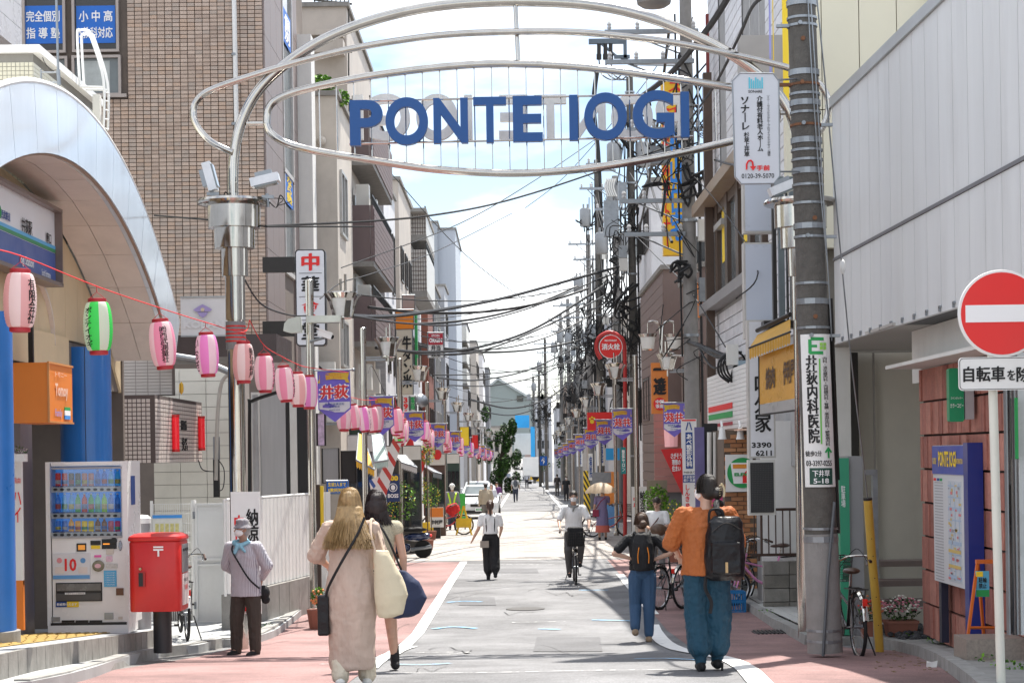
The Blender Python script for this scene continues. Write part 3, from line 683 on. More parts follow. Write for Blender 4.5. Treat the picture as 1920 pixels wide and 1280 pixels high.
m.build('window_frame',M('frame_grey',(.35,.36,.38),.4),t)
vbox(144,1018,162,1033,'card_reader',black);vbox(147,1021,160,1030,'reader_screen',M('amber',(.7,.28,.04),.4,var=.2,emit=.2),-.016,-.011)
vbox(170,1013,189,1021,'note_slot',black);vbox(171,1022,188,1028,'price_card',inkyellow);vbox(191,1010,219,1028,'coin_unit',black)
x,z=vp(214,1013);MB().lathe((x,VY-.01,z),[(.036,0),(.034,.015),(.02,.016)],18,(0,-1,0)).build('coin_slot',black,t)
MB().box((*vp(200,1019)[:1],VY-.018,vp(200,1019)[1]),(.07,.006,.012)).build('coin_light',M('lamp_orange',(.9,.3,.03),.4,emit=.5,var=0),t)
x,z=vp(226,1022);MB().lathe((x,VY-.01,z),[(.036,0),(.03,.012)],14,(0,-1,0),.6,1.6).build('return_lever',M('chrome_dark',(.3,.3,.32),.25,.9),t)
pp=vbox(99,1037,170,1085,'poster',M('poster_pale',(.66,.66,.68),.4,0,.08,5));vbox(100,1078,169,1084,'poster_band',M('poster_blue',(.12,.33,.62),.4,var=.1),-.016,-.011)
text('10',(*vp(133,1058)[:1],VY-.014,vp(133,1058)[1]),(.13,.14),inkred,t,bold=.03)
for px,c in((112,(.72,.28,.30)),(156,(.10,.28,.55))):
 x,z=vp(px,1050);MB().lathe((x,VY-.0135,z),[(.03,0),(.028,.004)],12,(0,-1,0)).build('poster_dot',M('poster_dot_%d'%px,c,.5,var=.1),t)
 x,z=vp(px,1068);MB().box((x,VY-.0145,z),(.10,.004,.07)).build('poster_block',M('poster_cream',(.7,.62,.58),.5,var=.1),t)
x,z=vp(185,1060);m=MB();m.lathe((x,VY-.012,z),[(.066,0),(.064,.02),(.05,.03)],20,(0,-1,0),1,.95);m.build('bottle_opener_dial',M('olive_plastic',(.22,.21,.14),.4),t);m=MB();m.lathe((x,VY-.043,z),[(.036,0),(.034,.004)],18,(0,-1,0),1,.7);m.build('dial_face',M('dial_pink',(.75,.45,.5),.4,var=.05),t)
vbox(177,1040,190,1044,'sticker',M('sticker_pink',(.75,.12,.4),.5,var=.1));vbox(199,1027,214,1038,'sticker',M('sticker_beige',(.6,.56,.5),.5,var=.1));vbox(199,1042,211,1052,'sticker',M('sticker_pale',(.72,.5,.6),.5,var=.3,scale=40))
vbox(199,1056,221,1064,'notice',M('notice_grey',(.6,.6,.58),.5,var=.3,scale=60));s_=vbox(195,1069,219,1099,'notice',M('notice_cyan',(.08,.42,.72),.45,var=.05))
for k in range(6):
 x,z=vp(207,1073+k*4.4);text('つり銭は必ずお取り',(x,VY-.014,z),(.11,.014),inkwhite,t,bold=0,off=.002)
vbox(105,1092,192,1126,'outlet_surround',black,-.012,.0);vbox(107,1094,190,1106,'outlet_flap',M('flap_grey',(.16,.16,.15),.25,0,.2,8),-.022,-.010);vbox(107,1112,190,1124,'outlet_tray',M('tray_grey',(.07,.07,.07),.4),-.028,-.010);vbox(123,1110,161,1113,'outlet_notice',white,-.034,-.028)
text('お取り出し口 飲料水',(*vp(142,1111.5)[:1],VY-.036,vp(142,1111.5)[1]),(.2,.012),inkblack,t,bold=0,off=.001)
vbox(105,1127,126,1137,'sticker',inkblue);vbox(126,1127,148,1137,'sticker',inkyellow);text('新紙幣使えます',(*vp(126,1132)[:1],VY-.016,vp(126,1132)[1]),(.22,.03),inkwhite,t,bold=.02,off=.001)
vbox(218,1102,232,1115,'coin_return',M('copper_dark',(.12,.06,.04),.3,.5),-.014,0);vbox(97,1156,113,1164,'rating_plate',galv);vbox(196,1148,213,1160,'rating_plate',galv);vbox(222,1155,230,1160,'sticker',M('sticker_beige',(.6,.56,.5)))
for k in range(3):vbox(116+k*26,1162,140+k*26,1166,'vent',black,-.013,0)
MB().box((vx1+.004,VY+.3,vz+1.55),(.006,.2,.32)).build('side_logo',inkblue,t)
for sx in(vx0+.08,vx1-.08):
 for sy in(.05,.6):MB().cyl((sx,VY+sy,vz-.012),(sx,VY+sy,vz+.03),.02).build('foot',darkmetal,t)
t=thing('recycling_bin',W(266,1100,21.6),'grey cylindrical recycling bin with a white lid beside the vending machine','bin');c=W(262,1000,21.6)
m=MB();m.cyl((c.x,21.6,gz(21.6)+.3),(c.x,21.6,c.z+.12),.12,n=20);m.build('body',M('bin_grey',(.35,.35,.36),.4,.3),t,True);m=MB();m.lathe((c.x,21.6,c.z+.12),[(.13,0),(.13,.06),(.10,.09),(.02,.10)],20);m.build('lid',white,t,True)
PY=20.9;c=WG(306,1222,.1);PY=c.y
t=thing('post_box',(c.x,PY,gz(PY)+.1),'red Japanese post box on a black post beside the vending machine','post box')
x0,x1=W(251,1070,PY).x,W(347,1070,PY).x;zt,zb=W(300,1012,PY).z,W(300,1142,PY).z;dp=.52
def rounded(x0,x1,y0,y1,r,n=5):
 P=[]
 for cx,cy,a in((x1-r,y0+r,-pi/2),(x1-r,y1-r,0),(x0+r,y1-r,pi/2),(x0+r,y0+r,pi)):
  P+=[(cx+r*cos(a+pi/2*i/n),cy+r*sin(a+pi/2*i/n))for i in range(n+1)]
 return P
def rbox(x0,x1,y0,y1,z0,z1,r,bul=0,top=.0):
 m=MB();R=rounded(x0,x1,y0,y1,r)
 if bul:R=[(px,py-bul*(1-((px-(x0+x1)/2)/((x1-x0)/2))**2)if py<y0+r*1.01 else py)for px,py in R]
 cx,cy=(x0+x1)/2,(y0+y1)/2;n=len(R);lev=[(z0,.985),(z0+.015,1),(z1-.02,1),(z1,.97)]+([(z1+top,.80),(z1+top*1.25,.4)]if top else[])
 for z,s in lev:m.v+=[(cx+(px-cx)*s,cy+(py-cy)*s,z)for px,py in R]
 k=len(lev);m.f+=[(q*n+i,q*n+(i+1)%n,(q+1)*n+(i+1)%n,(q+1)*n+i)for q in range(k-1)for i in range(n)]+[tuple(range(n))[::-1],tuple(range((k-1)*n,k*n))];m.mi+=[0]*(len(m.f)-len(m.mi));return m
rbox(x0,x1,PY-.28,PY-.28+dp,zb,zt,.07,.03).build('box',red,t,True)
rbox(x0-.012,x1+.012,PY-.295,PY-.265+dp,zt+.004,zt+.05,.07,.03,.025).build('lid',red,t,True)
MB().cyl((c.x,PY-.02,gz(PY)+.1),(c.x,PY-.02,zb+.01),.098,n=24).build('post',M('post_black',(.03,.03,.032),.45),t,True)
yf=PY-.28-.03;p=W(297,1030,yf)
m=MB();m.box((p.x,yf-.004,p.z+.028),(.105,.006,.017));m.box((p.x,yf-.004,p.z),(.105,.006,.017));m.box((p.x,yf-.0045,p.z-.04),(.018,.006,.062));m.build('postal_mark',inkwhite,t)
q=W(263,1066,yf);MB().lathe((q.x,yf+.008,q.z),[(.016,0),(.014,.02)],12,(0,-1,0)).build('lock',M('brass',(.4,.33,.2),.3,.9),t)
q=W(266,1086,yf);MB().box((q.x,yf+.006,q.z),(.07,.02,.155)).build('handle_recess',M('post_red_dark',(.35,.015,.012),.4),t);MB().box((q.x-.01,yf+.003,q.z),(.045,.022,.14)).build('handle',black,t)
MB().box((x1+.006,PY-.02,zt-.19),(.01,.34,.3)).build('slot_panel',M('slot_grey',(.28,.28,.29),.3,.6),t)
for k in range(2):MB().box((x1+.013,PY-.11+k*.17,zt-.1),(.008,.13,.03)).build('letter_slot',black,t)
MB().box((x1+.006,PY-.02,zt-.52),(.01,.34,.33)).build('notice',M('notice_pale',(.7,.62,.6),.5,var=.1),t)
text('〒取集時刻',(x1+.012,PY-.02,zt-.5),(.2,.06),inkred,t,U,off=.002);text('手紙はがき',(x1+.012,PY-.02,zt-.42),(.24,.04),inkblack,t,U,off=.002)
cream=M('cream_siding',(.72,.70,.62),.55,0,.08,2,dirt=.15)
t=thing('police_box',(-6,28,gz(28)),'small cream police box building with tiled block and two red lamps','building')
KX=-5.12;A=WX(290,740,KX);B=WX(378,750,KX)
zt,zb=A.z,WX(290,868,KX).z
grout=M('grout_dark',(.10,.075,.07),.9)
MB().box((KX-1.5,(A.y+B.y)/2,(zt+zb)/2),(3,B.y-A.y,zt-zb)).build('tile_block',grout,t)
pk=M('pink_tile',(.60,.52,.48),.4,0,.1,4,dirt=.1)
pieces(t,'tile',(W(205,800,A.y).x,A.y,zb),(1,0,0),(0,0,1),int((KX-W(205,800,A.y).x)/.066)+0,int((zt-zb)/.062),.066,.062,.012,pk,.008,limit=260)
pieces(t,'tile',(KX,A.y,zb),(0,1,0),(0,0,1),int((B.y-A.y)/.2),int((zt-zb)/.062),.2,.062,.010,pk,.008,limit=260)
for px in(322,371):
 p=WX(px,812,KX);m=MB();m.cyl((KX+.06,p.y,p.z-.24),(KX+.06,p.y,p.z+.24),.055,n=16);m.build('red_lamp',M('lamp_red',(.75,.01,.02),.25,0,.05,emit=.15,coat=.4),t,True)
 for e in(-.26,.26):MB().cyl((KX+.06,p.y,p.z+e-.02),(KX+.06,p.y,p.z+e+.02),.06,n=14).build('lamp_cap',red,t)
text('井荻駅前',WX(343,797,KX),(.5,.15),inkblack,t,U,bold=.05,off=.02,depth=.02);text('交番',WX(345,832,KX),(.5,.2),inkblack,t,U,bold=.05,off=.02,depth=.02)
p=W(340,728,A.y+.5);m=MB();m.lathe(p,[(.001,-.09),(.03,-.05),(.035,0),(.03,.06),(.001,.1)],8,(0,0,1),1,.4);m.build('gold_emblem',M('gold',(.6,.36,.06),.3,.9),t)
A2,B2=W(208,668,29.0),W(320,740,29.0)
MB().box(((A2.x+B2.x)/2,29.2,(A2.z+B2.z)/2),(B2.x-A2.x,.4,A2.z-B2.z)).build('upper_wall',M('grout_mid',(.3,.27,.25),.9),t)
pieces(t,'tile',(A2.x,29.0,B2.z),(1,0,0),(0,0,1),5,12,.19,.05,.007,M('white_tile',(.60,.57,.54),.4,0,.08,4),.008)
m=MB();A2,B2=W(232,612,29.6),W(286,672,29.6)
for k in range(26):x=lerp(A2.x,B2.x,k/26);m.box((x,29.6,(A2.z+B2.z)/2),(.011,.02,A2.z-B2.z))
m.box(((A2.x+B2.x)/2,29.63,(A2.z+B2.z)/2),(B2.x-A2.x,.03,A2.z-B2.z));m.build('corrugated_sheet',M('corrugated',(.45,.47,.48),.4,.3),t)
xa,xb=W(286,800,31.8).x,W(436,800,31.8).x;zt,zb=W(360,690,31.8).z,gz(31)
MB().box(((xa+xb)/2,32.9,(zt+zb)/2),(xb-xa,2,zt-zb)).build('core_wall',M('grout_mid',(.3,.27,.25),.9),t)
k=0;z=zb
while z<zt-.05:
 for q in range(3):
  x0_,x1_=lerp(xa,xb,q/3),lerp(xa,xb,(q+1)/3);MB().box(((x0_+x1_)/2,31.88,z+.11),(x1_-x0_-.008,.05,.212)).build('siding_board',cream,t)
 z+=.22
m=MB();A,B=W(286,628,28.6),W(414+105,690,28.6);m.box(((A.x+B.x)/2,29.6,(W(400,648,28.6).z)),(B.x-A.x,2,.34));m.build('eaves',M('eaves_brown',(.05,.035,.035),.4),t)
m=MB();m.tube([W(330,668,28.2),W(380,676,28.2),W(436,700,28.2)],.05,8);m.build('gutter',galv,t,True)
m=MB();m.tube(spline([W(430,700,28.4),W(415,720,28.4),W(408,780,28.4),W(405,900,28.4)]),.03,8);m.build('downpipe',M('pipe_beige',(.4,.37,.33)),t,True)
MB().box(W(406,840,28.5),(.09,.1,.35)).build('meter_box',galv,t);MB().box(W(406,895,28.5),(.09,.08,.6)).build('conduit',black,t)
m=MB();m.tube(spline([W(408,860,28.4),W(420,880,28.4),W(418,915,28.4),W(404,920,28.4)]),.008,5);m.tube(spline([W(372,862,28.4),W(380,880,28.4),W(402,884,28.4)]),.008,5);m.build('loose_cable',cablem,t)
t=thing('grey_service_wall',W(500,850,31.5),'pale grey panelled wall with dark gaps and downpipes beside the police box','wall')
for a,b,mt in((470,487,offwhite),(487,535,M('shutter_grey',(.42,.42,.42),.4,.2,.1,stretch=(6,6,.3))),(535,542,black),(542,556,offwhite),(556,575,black)):
 p,q=W(a,735,31.5),W(b,735,31.5);MB().box(((p.x+q.x)/2,31.6,(q.z+gz(31))/2),(q.x-p.x-.006,.2,q.z-gz(31))).build('panel',mt,t)
m=MB();m.tube(spline([W(468,1000,30.9),W(468,770,30.9),W(472,752,30.9),W(520,735,30.9)]),.03,8);m.build('black_pipe',black,t,True)
m=MB();m.cyl(W(478,740,31.2),W(482,1000,31.2),.05);m.build('downpipe',M('pipe_grey',(.4,.4,.4)),t,True)
t=thing('koban_sign',W(384,592,27.6),'pale grey KOBAN sign with a purple emblem above the dark eaves','sign');A,B=W(338,557,27.6),W(428,629,27.6)
MB().box(((A.x+B.x)/2,27.66,(A.z+B.z)/2),(B.x-A.x,.1,A.z-B.z)).build('panel',M('koban_grey',(.58,.57,.58),.4,0,.06),t)
m=MB()
for s in(-1,1):m.box(((A.x+B.x)/2,27.6,(A.z+B.z)/2+s*(A.z-B.z)/2),(B.x-A.x,.02,.02))
m.build('frame',galv,t)
vio=M('ink_pale_violet',(.30,.24,.47),.5,var=0)
text('KOBAN',W(382,608,27.6),(.60,.115),M('ink_pale_grey',(.62,.61,.62),.5,var=0),t,bold=.05)
c=W(380,583,27.59);m=MB();m.slab([c+V((x,0,z))for x,z in((-.14,.02),(-.10,-.01),(.10,-.01),(.14,.02),(.06,.07),(0,.10),(-.06,.07))],(0,-1,0),.008);m.build('emblem_cap',vio,t)
m=MB();m.slab([c+V((x,0,z))for x,z in((-.08,-.02),(-.05,-.07),(0,-.10),(.05,-.07),(.08,-.02))],(0,-1,0),.008);m.build('emblem_face',vio,t)
m=MB();m.lathe(c+V((0,-.01,.02)),[(.03,0),(.028,.005)],10,(0,-1,0));m.build('emblem_badge',M('pale_gold',(.5,.42,.3),.5,var=0),t)
t=thing('mesh_fence',WG(325,1150,.1),'white wire mesh fence with a notice behind the post box','fence');fy=26.6
A,B=W(284,945,fy),W(364,1168,fy)
for i in range(20):
 x=lerp(A.x,B.x,i/19);MB().cyl((x,fy,gz(fy)+.1),(x,fy,A.z),.004,n=5).build('wire',white,t)
for i in range(12):
 z=lerp(gz(fy)+.25,A.z,i/11);MB().cyl((A.x,fy-.005,z),(B.x,fy-.005,z),.004,n=5).build('wire',white,t)
for x in(A.x,B.x):MB().cyl((x,fy,gz(fy)),(x,fy,A.z+.05),.022).build('post',white,t)
MB().box(((A.x+B.x)/2,fy+.1,gz(fy)+.32),(B.x-A.x,.15,.45)).build('concrete_base',concrete,t)
t=thing('map_notice',W(315,990,fy-.05),'white and blue notice board hung on the white mesh fence','notice');A,B=W(286,965,fy-.05),W(342,1010,fy-.05)
MB().box(((A.x+B.x)/2,fy-.05,(A.z+B.z)/2),(B.x-A.x,.015,A.z-B.z)).build('board',M('board_pale',(.7,.71,.68),.5,0,.1,12),t);MB().box(((A.x+B.x)/2,fy-.06,A.z-.025),(B.x-A.x,.006,.045)).build('header',M('ink_cyan',(.06,.3,.75),.5),t)
for k in range(5):MB().box((lerp(A.x,B.x,.15+.17*k),fy-.06,(A.z+B.z)/2-.03),(.05,.004,.16)).build('map_block',M('map_yellow',(.65,.6,.25),.5,var=.3,scale=30),t)
t=thing('white_gate',WG(398,1170,.0),'white sheet metal gate leaf with hinges at the end of the fence','gate')
A,B=W(368,945,26.3),W(434,1166,26.3);MB().box(((A.x+B.x)/2,26.3,(A.z+B.z)/2),(B.x-A.x,.03,A.z-B.z)).build('leaf_panel',white,t)
m=MB()
for z in(A.z,(A.z+B.z)/2+.06,(A.z+B.z)/2-.02,B.z):m.box(((A.x+B.x)/2,26.27,z),(B.x-A.x,.03,.03))
for x in(A.x,B.x):m.box((x,26.268,(A.z+B.z)/2),(.03,.03,A.z-B.z+.03))
m.build('frame',white,t)
for z in(A.z-.15,B.z+.25):MB().cyl((A.x-.03,26.25,z-.05),(A.x-.03,26.25,z+.05),.018).build('hinge',galv,t)
MB().cyl((A.x-.035,26.33,gz(26)),(A.x-.035,26.33,A.z+.06),.03).build('post',white,t)
t=thing('white_panel_fence',(-3.5,26.5,gz(26.5)),'white corrugated metal panel fence on a low concrete base','fence')
f0,f1=V((-3.82,24.9,0)),V((-3.17,29.3,0));fb=WX(491,1120,-3.5).z;ftop=W(491,937,25.6).z
npan=11
for i in range(npan):
 a,b=f0.lerp(f1,i/npan),f0.lerp(f1,(i+1)/npan);d=(b-a).normalized();nn=V((d.y,-d.x,0));m=MB();w=(b-a).length
 prof=[(0,0),(.02,.03),(.14,.03),(.16,.0),(.20,.0),(.22,.03),(.34,.03),(.36,0)];pts=[a+d*(q/.40*w)+nn*h_ for q,h_ in prof]+[b+nn*0]
 P=[V((p.x,p.y,gz(p.y)+.58))for p in pts]+[V((p.x,p.y,ftop+(gz(p.y)-gz(25.6))))for p in pts];k=len(pts)
 m.add(P,[(j,j+1,k+j+1,k+j)for j in range(k-1)]);m.build('panel',white,t)
 MB().cyl(V((a.x,a.y,gz(a.y)+.55))-nn*.03,V((a.x,a.y,ftop+.03+gz(a.y)-gz(25.6)))-nn*.03,.02,n=8).build('post',white,t)
for i in range(8):
 a,b=f0.lerp(f1,i/8+.002),f0.lerp(f1,(i+1)/8-.002);d=(b-a).normalized();nn=V((d.y,-d.x,0))*.09
 P=[a-nn,b-nn,b+nn,a+nn];m=MB();m.hexa([V((p.x,p.y,gz(p.y)))for p in P]+[V((p.x,p.y,gz(p.y)+.57))for p in P]);m.build('base_block',concrete,t)
m=MB();m.tube([V((p.x,p.y,ftop+.02+gz(p.y)-gz(25.6)))for p in(f0,f1)],.018,8);m.build('top_rail',white,t,True)
t=thing('white_fence_end',W(613,1000,33),'short stretch of white fence beyond the lamp post with a dark post','fence')
for k in range(2):p,q=W(600+k*10,922,33),W(609+k*10,922,33);MB().box(((p.x+q.x)/2,33,(p.z+gz(33))/2),(q.x-p.x,.04,p.z-gz(33))).build('panel',white,t)
p,q=W(592,908,32),W(600,908,32);MB().box(((p.x+q.x)/2,32,(p.z+gz(32))/2),(q.x-p.x,.12,p.z-gz(32))).build('dark_post',M('post_brown',(.06,.04,.03)),t);MB().box((q.x+.03,32,(p.z+gz(32))/2+.3),(.05,.1,1.3)).build('yellow_stripe',inkyellow,t)
TY,TX=38.5,-5.02
granite=M('granite',(.23,.18,.165),.5,0,.28,12,dirt=.15);tan=M('tan_tile',(.48,.365,.29),.4,0,.1,3);tan2=M('tan_tile_dark',(.42,.315,.25),.42,0,.1,3)
t=thing('tiled_office_building',(-8,41,gz(41)),'tall tan tiled office building with granite corner and blue window banners','building')
MB().box((-10.0,42.3,7),(9.96,7.5,18)).build('wall',M('grout_tan',(.16,.13,.11),.9),t)
wl,wr=W(42,60,TY).x,W(227,60,TY).x;wt,wb=W(130,-60,TY).z,W(130,182,TY).z
tw,th=.155,.082;zb0=W(300,640,TY).z
pieces(t,'tile',(TX-tw*36,TY,zb0),(1,0,0),(0,0,1),36,94,tw,th,.009,[tan,tan,tan2,M('tan_tile_pale',(.53,.41,.33),.4,0,.1,3),M('tan_tile_grey',(.43,.345,.285),.4,0,.1,3),M('tan_tile_warm',(.50,.36,.27),.4,0,.1,3)],.012,skip=lambda c,i,j:(wl-.08<c.x<wr+.08 and c.z>wb-.06),limit=300,sort=lambda c:abs(c.x+6.3)+abs(c.z-7)*.6)
fr=M('alu_bronze',(.40,.35,.32),.4,.3,.08)
for(a,b,c,d,bl)in((44,-60,122,98,1),(137,-60,222,96,1),(60,110,126,178,0),(138,108,226,178,0)):
 A,B=W(a,b,TY),W(c,d,TY);w,h=B.x-A.x,A.z-B.z;f=MB();cx,cz=(A.x+B.x)/2,(A.z+B.z)/2
 for s in(-1,1):f.box((cx+s*w/2,TY-.03,cz),(.055,.1,h+.05));f.box((cx,TY-.028,cz+s*h/2),(w,.1,.055))
 f=f.build('window',fr,t);MB().box((cx,TY+.01,cz),(w,.02,h)).build('pane',glassgrey if not bl else glassdark,f)
 if not bl:MB().box((cx,TY-.004,cz+.0),(w*.55,.006,h*.8)).build('blind',M('blind_pale',(.42,.45,.44),.6,0,.2,5),f)
MB().box(((wl+wr)/2+.05,TY-.0,wb+.0),(wr-wl+.12,.2,.07)).build('window_sill',fr,t)
bb=M('banner_blue',(.012,.14,.55),.5,0,.05)
for(a,b,c,d,l1,l2)in((44,12,118,82,'完全個別','指 導 塾'),(143,12,217,81,'小 中 高','5教科対応')):
 A,B=W(a,b,TY),W(c,d,TY);cx,cz=(A.x+B.x)/2,(A.z+B.z)/2
 s=thing('window_banner',(cx,TY-.02,cz),{'完':'blue window banner reading 完全個別 指導塾, behind the mast','小':'blue window banner reading 小中高 教科対応, behind the ladder'}[l1[0]],'banner')
 MB().box((cx,TY-.012,cz),(B.x-A.x,.006,A.z-B.z)).build('sheet',bb,s)
 text(l1,(cx,TY-.018,cz+(A.z-B.z)*.22),((B.x-A.x)*.86,.23),inkwhite,s,bold=.02);text(l2,(cx,TY-.018,cz-(A.z-B.z)*.22),((B.x-A.x)*.86,.23),inkwhite,s,bold=.02)
gy0,gy1=TY,44.4
for k in range(6):
 for j in range(12):
  ya,yb=lerp(gy0,gy1,k/6),lerp(gy0,gy1,(k+1)/6);z=gz(40)+.2+j*1.1
  if k in(3,4)and j>2:continue
  MB().box((TX+.02,(ya+yb)/2,z+.55),(.04,yb-ya-.012,1.09)).build('granite_panel',granite,t)
for(ya_,yb_)in((-40,340),(318+30,520)):
 a,b=lerp(gy0,gy1,.52),lerp(gy0,gy1,.82);zt,zb=WX(548,ya_,TX).z,WX(548,yb_,TX).z
 f=MB();f.box((TX+.02,a,(zt+zb)/2),(.08,.1,zt-zb));f.box((TX+.02,b,(zt+zb)/2),(.08,.1,zt-zb));f.box((TX+.02,(a+b)/2,zb),(.08,b-a,.1));f=f.build('window',M('frame_white2',(.5,.48,.46),.4),t)
 MB().box((TX-.01,(a+b)/2,(zt+zb)/2),(.03,b-a,zt-zb)).build('pane',glassgrey,f)
for(ya_,yb_,s_,k_)in((45,105,'個別','w'),(335,392,'なら塾','y')):
 zt,zb=WX(545,ya_,TX).z,WX(545,yb_,TX).z;a,b=lerp(gy0,gy1,.56),lerp(gy0,gy1,.80)
 s=thing('window_banner',(TX+.05,(a+b)/2,(zt+zb)/2),'blue strip banner in the %s granite corner window'%('upper' if k_=='w' else 'lower'),'banner');MB().box((TX+.03,(a+b)/2,(zt+zb)/2),(.01,b-a,zt-zb)).build('sheet',bb,s)
 text(s_,(TX+.036,(a+b)/2,(zt+zb)/2),((b-a)*.7,(zt-zb)*.8),ink[k_],s,U,vertical=True,bold=.05)
MB().box((TX+.12,44.85,6.0),(.5,.8,12.6)).build('white_pilaster',M('render_white',(.72,.71,.68),.6,0,.06,dirt=.1),t)
t=thing('drain_pipe',W(440,100,TY-.1),'white vertical drain pipe on the tan tiled wall','pipe');m=MB();m.cyl(W(438,-40,TY-.12),W(444,250,TY-.12),.05,n=12);m.build('pipe',white,t,True)
for q in(100,230):MB().cyl(W(439,q,TY-.12),W(439,q+5,TY-.12),.06,n=12).build('collar',galv,t)
t=thing('white_clad_building',(-9,30,gz(30)),'white smooth clad building at the top left corner','building')
x=W(41,50,34).x
for k in range(10):z=W(20,100,34).z+k*.42;MB().box((x-3,31,z+.21),(6,6,.41)).build('cladding_panel',M('clad_white',(.60,.62,.66),.3,0,.05),t)
t=thing('restaurant_sign',W(583,560,33),'white vertical box sign reading 中華食堂 on black brackets','sign');A,B=W(553,468,33),W(612,648,33)
rb=MB();P=rounded(A.x,B.x,B.z,A.z,.06)
rb.slab([V((x,33.0,z))for x,z in P],(0,1,0),.22);rb.build('box',black,t,True)
P=rounded(A.x+.02,B.x-.02,B.z+.02,A.z-.02,.05);rb=MB();rb.slab([V((x,32.985,z))for x,z in P],(0,1,0),.014);rb.build('face',M('sign_face_white',(.68,.69,.72),.35,0,.05),t)
for i,(c,k)in enumerate(zip('中華食堂','rkrk')):text(c,W(582,491+i*43,32.98),(.30,.30),ink[k],t,bold=.04)
for q in(512,556,600):p=W(582,q,32.98);MB().box(p,(.4,.004,.008)).build('rule',inkblack,t)
for q in(497,617):a,b=W(493,q,33.1),W(553,q,33.1);MB().box(((a.x+b.x)/2,33.1,a.z),(b.x-a.x,.12,.27)).build('bracket',darkmetal,t)
def wallmat(n,c,d=.2):return M(n,c,.7,0,.12,1.5,dirt=d)
winf=M('window_frame_dark',(.07,.06,.055),.4,.3);winw=M('window_frame_pale',(.45,.44,.42),.4,.3)
def building(x0,x1,y0,y1,zt,mat,label,name='building',rows=0,cols=0,side=1,frm=None,wz0=3.2,wh=1.2,ww=.5,front=(),z0=None,sp=None,roofm=None):
 """block between x0..x1; side=+1: street face is x1, -1: street face is x0"""
 z0=gz(y1)-.5 if z0 is None else z0;sx=x1 if side>0 else x0
 t=thing(name,((x0+x1)/2,(y0+y1)/2,z0),label,'building')
 MB().box(((x0+x1)/2,(y0+y1)/2,(z0+zt)/2),(x1-x0,y1-y0,zt-z0)).build('wall',mat,t)
 MB().box(((x0+x1)/2,(y0+y1)/2,zt+.06),(x1-x0+.16,y1-y0+.16,.12)).build('roof',roofm or concrete,t)
 frm=frm or winf
 for r in range(rows):
  z=wz0+r*2.8
  if z+wh>zt:break
  for c in range(cols):
   yc=y0+(c+.5)*(y1-y0)/cols;w=ww*(y1-y0)/cols;f=MB()
   for s in(-1,1):f.box((sx+side*.02,yc+s*w/2,z+wh/2),(.08,.06,wh+.08));f.box((sx+side*.018,yc,z+wh/2+s*wh/2),(.08,w,.06))
   f.box((sx+side*.02,yc,z+wh/2),(.06,.04,wh));f=f.build('window',frm,t);MB().box((sx+side*.004,yc,z+wh/2),(.02,w,wh)).build('pane',glassdark if(r+c)%2 else glassgrey,f)
 for(a,b,zz,hh)in front:
  f=MB()
  for s in(-1,1):f.box(((a+b)/2+s*(b-a)/2,y0-.02,zz+hh/2),(.05,.08,hh+.05));f.box(((a+b)/2,y0-.018,zz+hh/2+s*hh/2),(b-a,.08,.05))
  f=f.build('window',frm,t);MB().box(((a+b)/2,y0-.004,zz+hh/2),(b-a,.02,hh)).build('pane',glassdark,f)
 return t
def balcony(t,x,y0,y1,z,h,out,mat,side=1,rail=None,slab=.14,acs=0):
 xo=x+side*out;m=MB();m.box(((x+xo)/2,(y0+y1)/2,z-slab/2),(out,y1-y0,slab));m.build('balcony_floor',concrete,t)
 m=MB();m.box((xo-side*.04,(y0+y1)/2,z+h/2),(.08,y1-y0,h));m.box(((x+xo)/2-side*.045,y0+.04,z+h/2),(out-.09,.08,h));m.box(((x+xo)/2-side*.045,y1-.04,z+h/2),(out-.09,.08,h));b=m.build('balcony_wall',mat,t)
 if rail:
  m=MB();n=int((y1-y0)/.3)
  for i in range(n+1):m.box((xo-side*.04,lerp(y0+.05,y1-.05,i/n),z+h+.13),(.03,.03,.26))
  m.box((xo-side*.04,(y0+y1)/2,z+h+.28),(.05,y1-y0,.04));m.build('balcony_rail',rail,t)
 return b
beige=wallmat('beige_render',(.56,.51,.45));beige2=wallmat('beige_render_2',(.50,.45,.40));whitet=wallmat('white_render',(.68,.68,.70));browns=wallmat('brown_siding',(.15,.11,.11));greyt=wallmat('grey_render',(.46,.47,.50));darkt=wallmat('dark_render',(.17,.175,.19));pinkr=wallmat('pink_render',(.44,.34,.31))
z8=W(610,180,46).z
t=building(-9,W(633,400,46).x,46,50.3,z8,beige,'beige rendered building with roof terrace plants behind the restaurant sign')
sx=W(633,400,46).x
for(a,b,c,d)in((638,320,650,450),(640,600,652,690)):
 A,B=WX(a,b,sx+.02),WX(c,d,sx+.02);f=MB();zc,hh=(A.z+B.z)/2,A.z-B.z
 for y in(A.y,B.y,(A.y+B.y)/2):f.box((sx+.03,y,zc),(.07,.09,hh))
 for z in(zc-hh/2,zc+hh/2):f.box((sx+.028,(A.y+B.y)/2,z),(.07,B.y-A.y,.07))
 f=f.build('window',winw,t);MB().box((sx+.01,(A.y+B.y)/2,zc),(.02,B.y-A.y,hh)).build('pane',glassdark,f)
m=MB();m.tube(spline([W(577,640,45.8),W(579,400,45.8),W(579,325,45.8),W(590,316,45.8)],4),.09,10);m.build('downpipe',beige,t,True)
m=MB();m.tube(spline([W(587,1000,45.8),W(587,700,45.8),W(587,340,45.8),W(582,318,45.8)],4),.06,10);m.build('downpipe',offwhite,t,True)
MB().lathe(W(603,265,45.98),[(.1,0),(.12,.08),(.05,.14)],12,(0,-1,0)).build('vent_cowl',beige,t)
p=thing('terrace_plants',W(610,165,46.6),'bright green shrubs overhanging the roof terrace edge','plant')
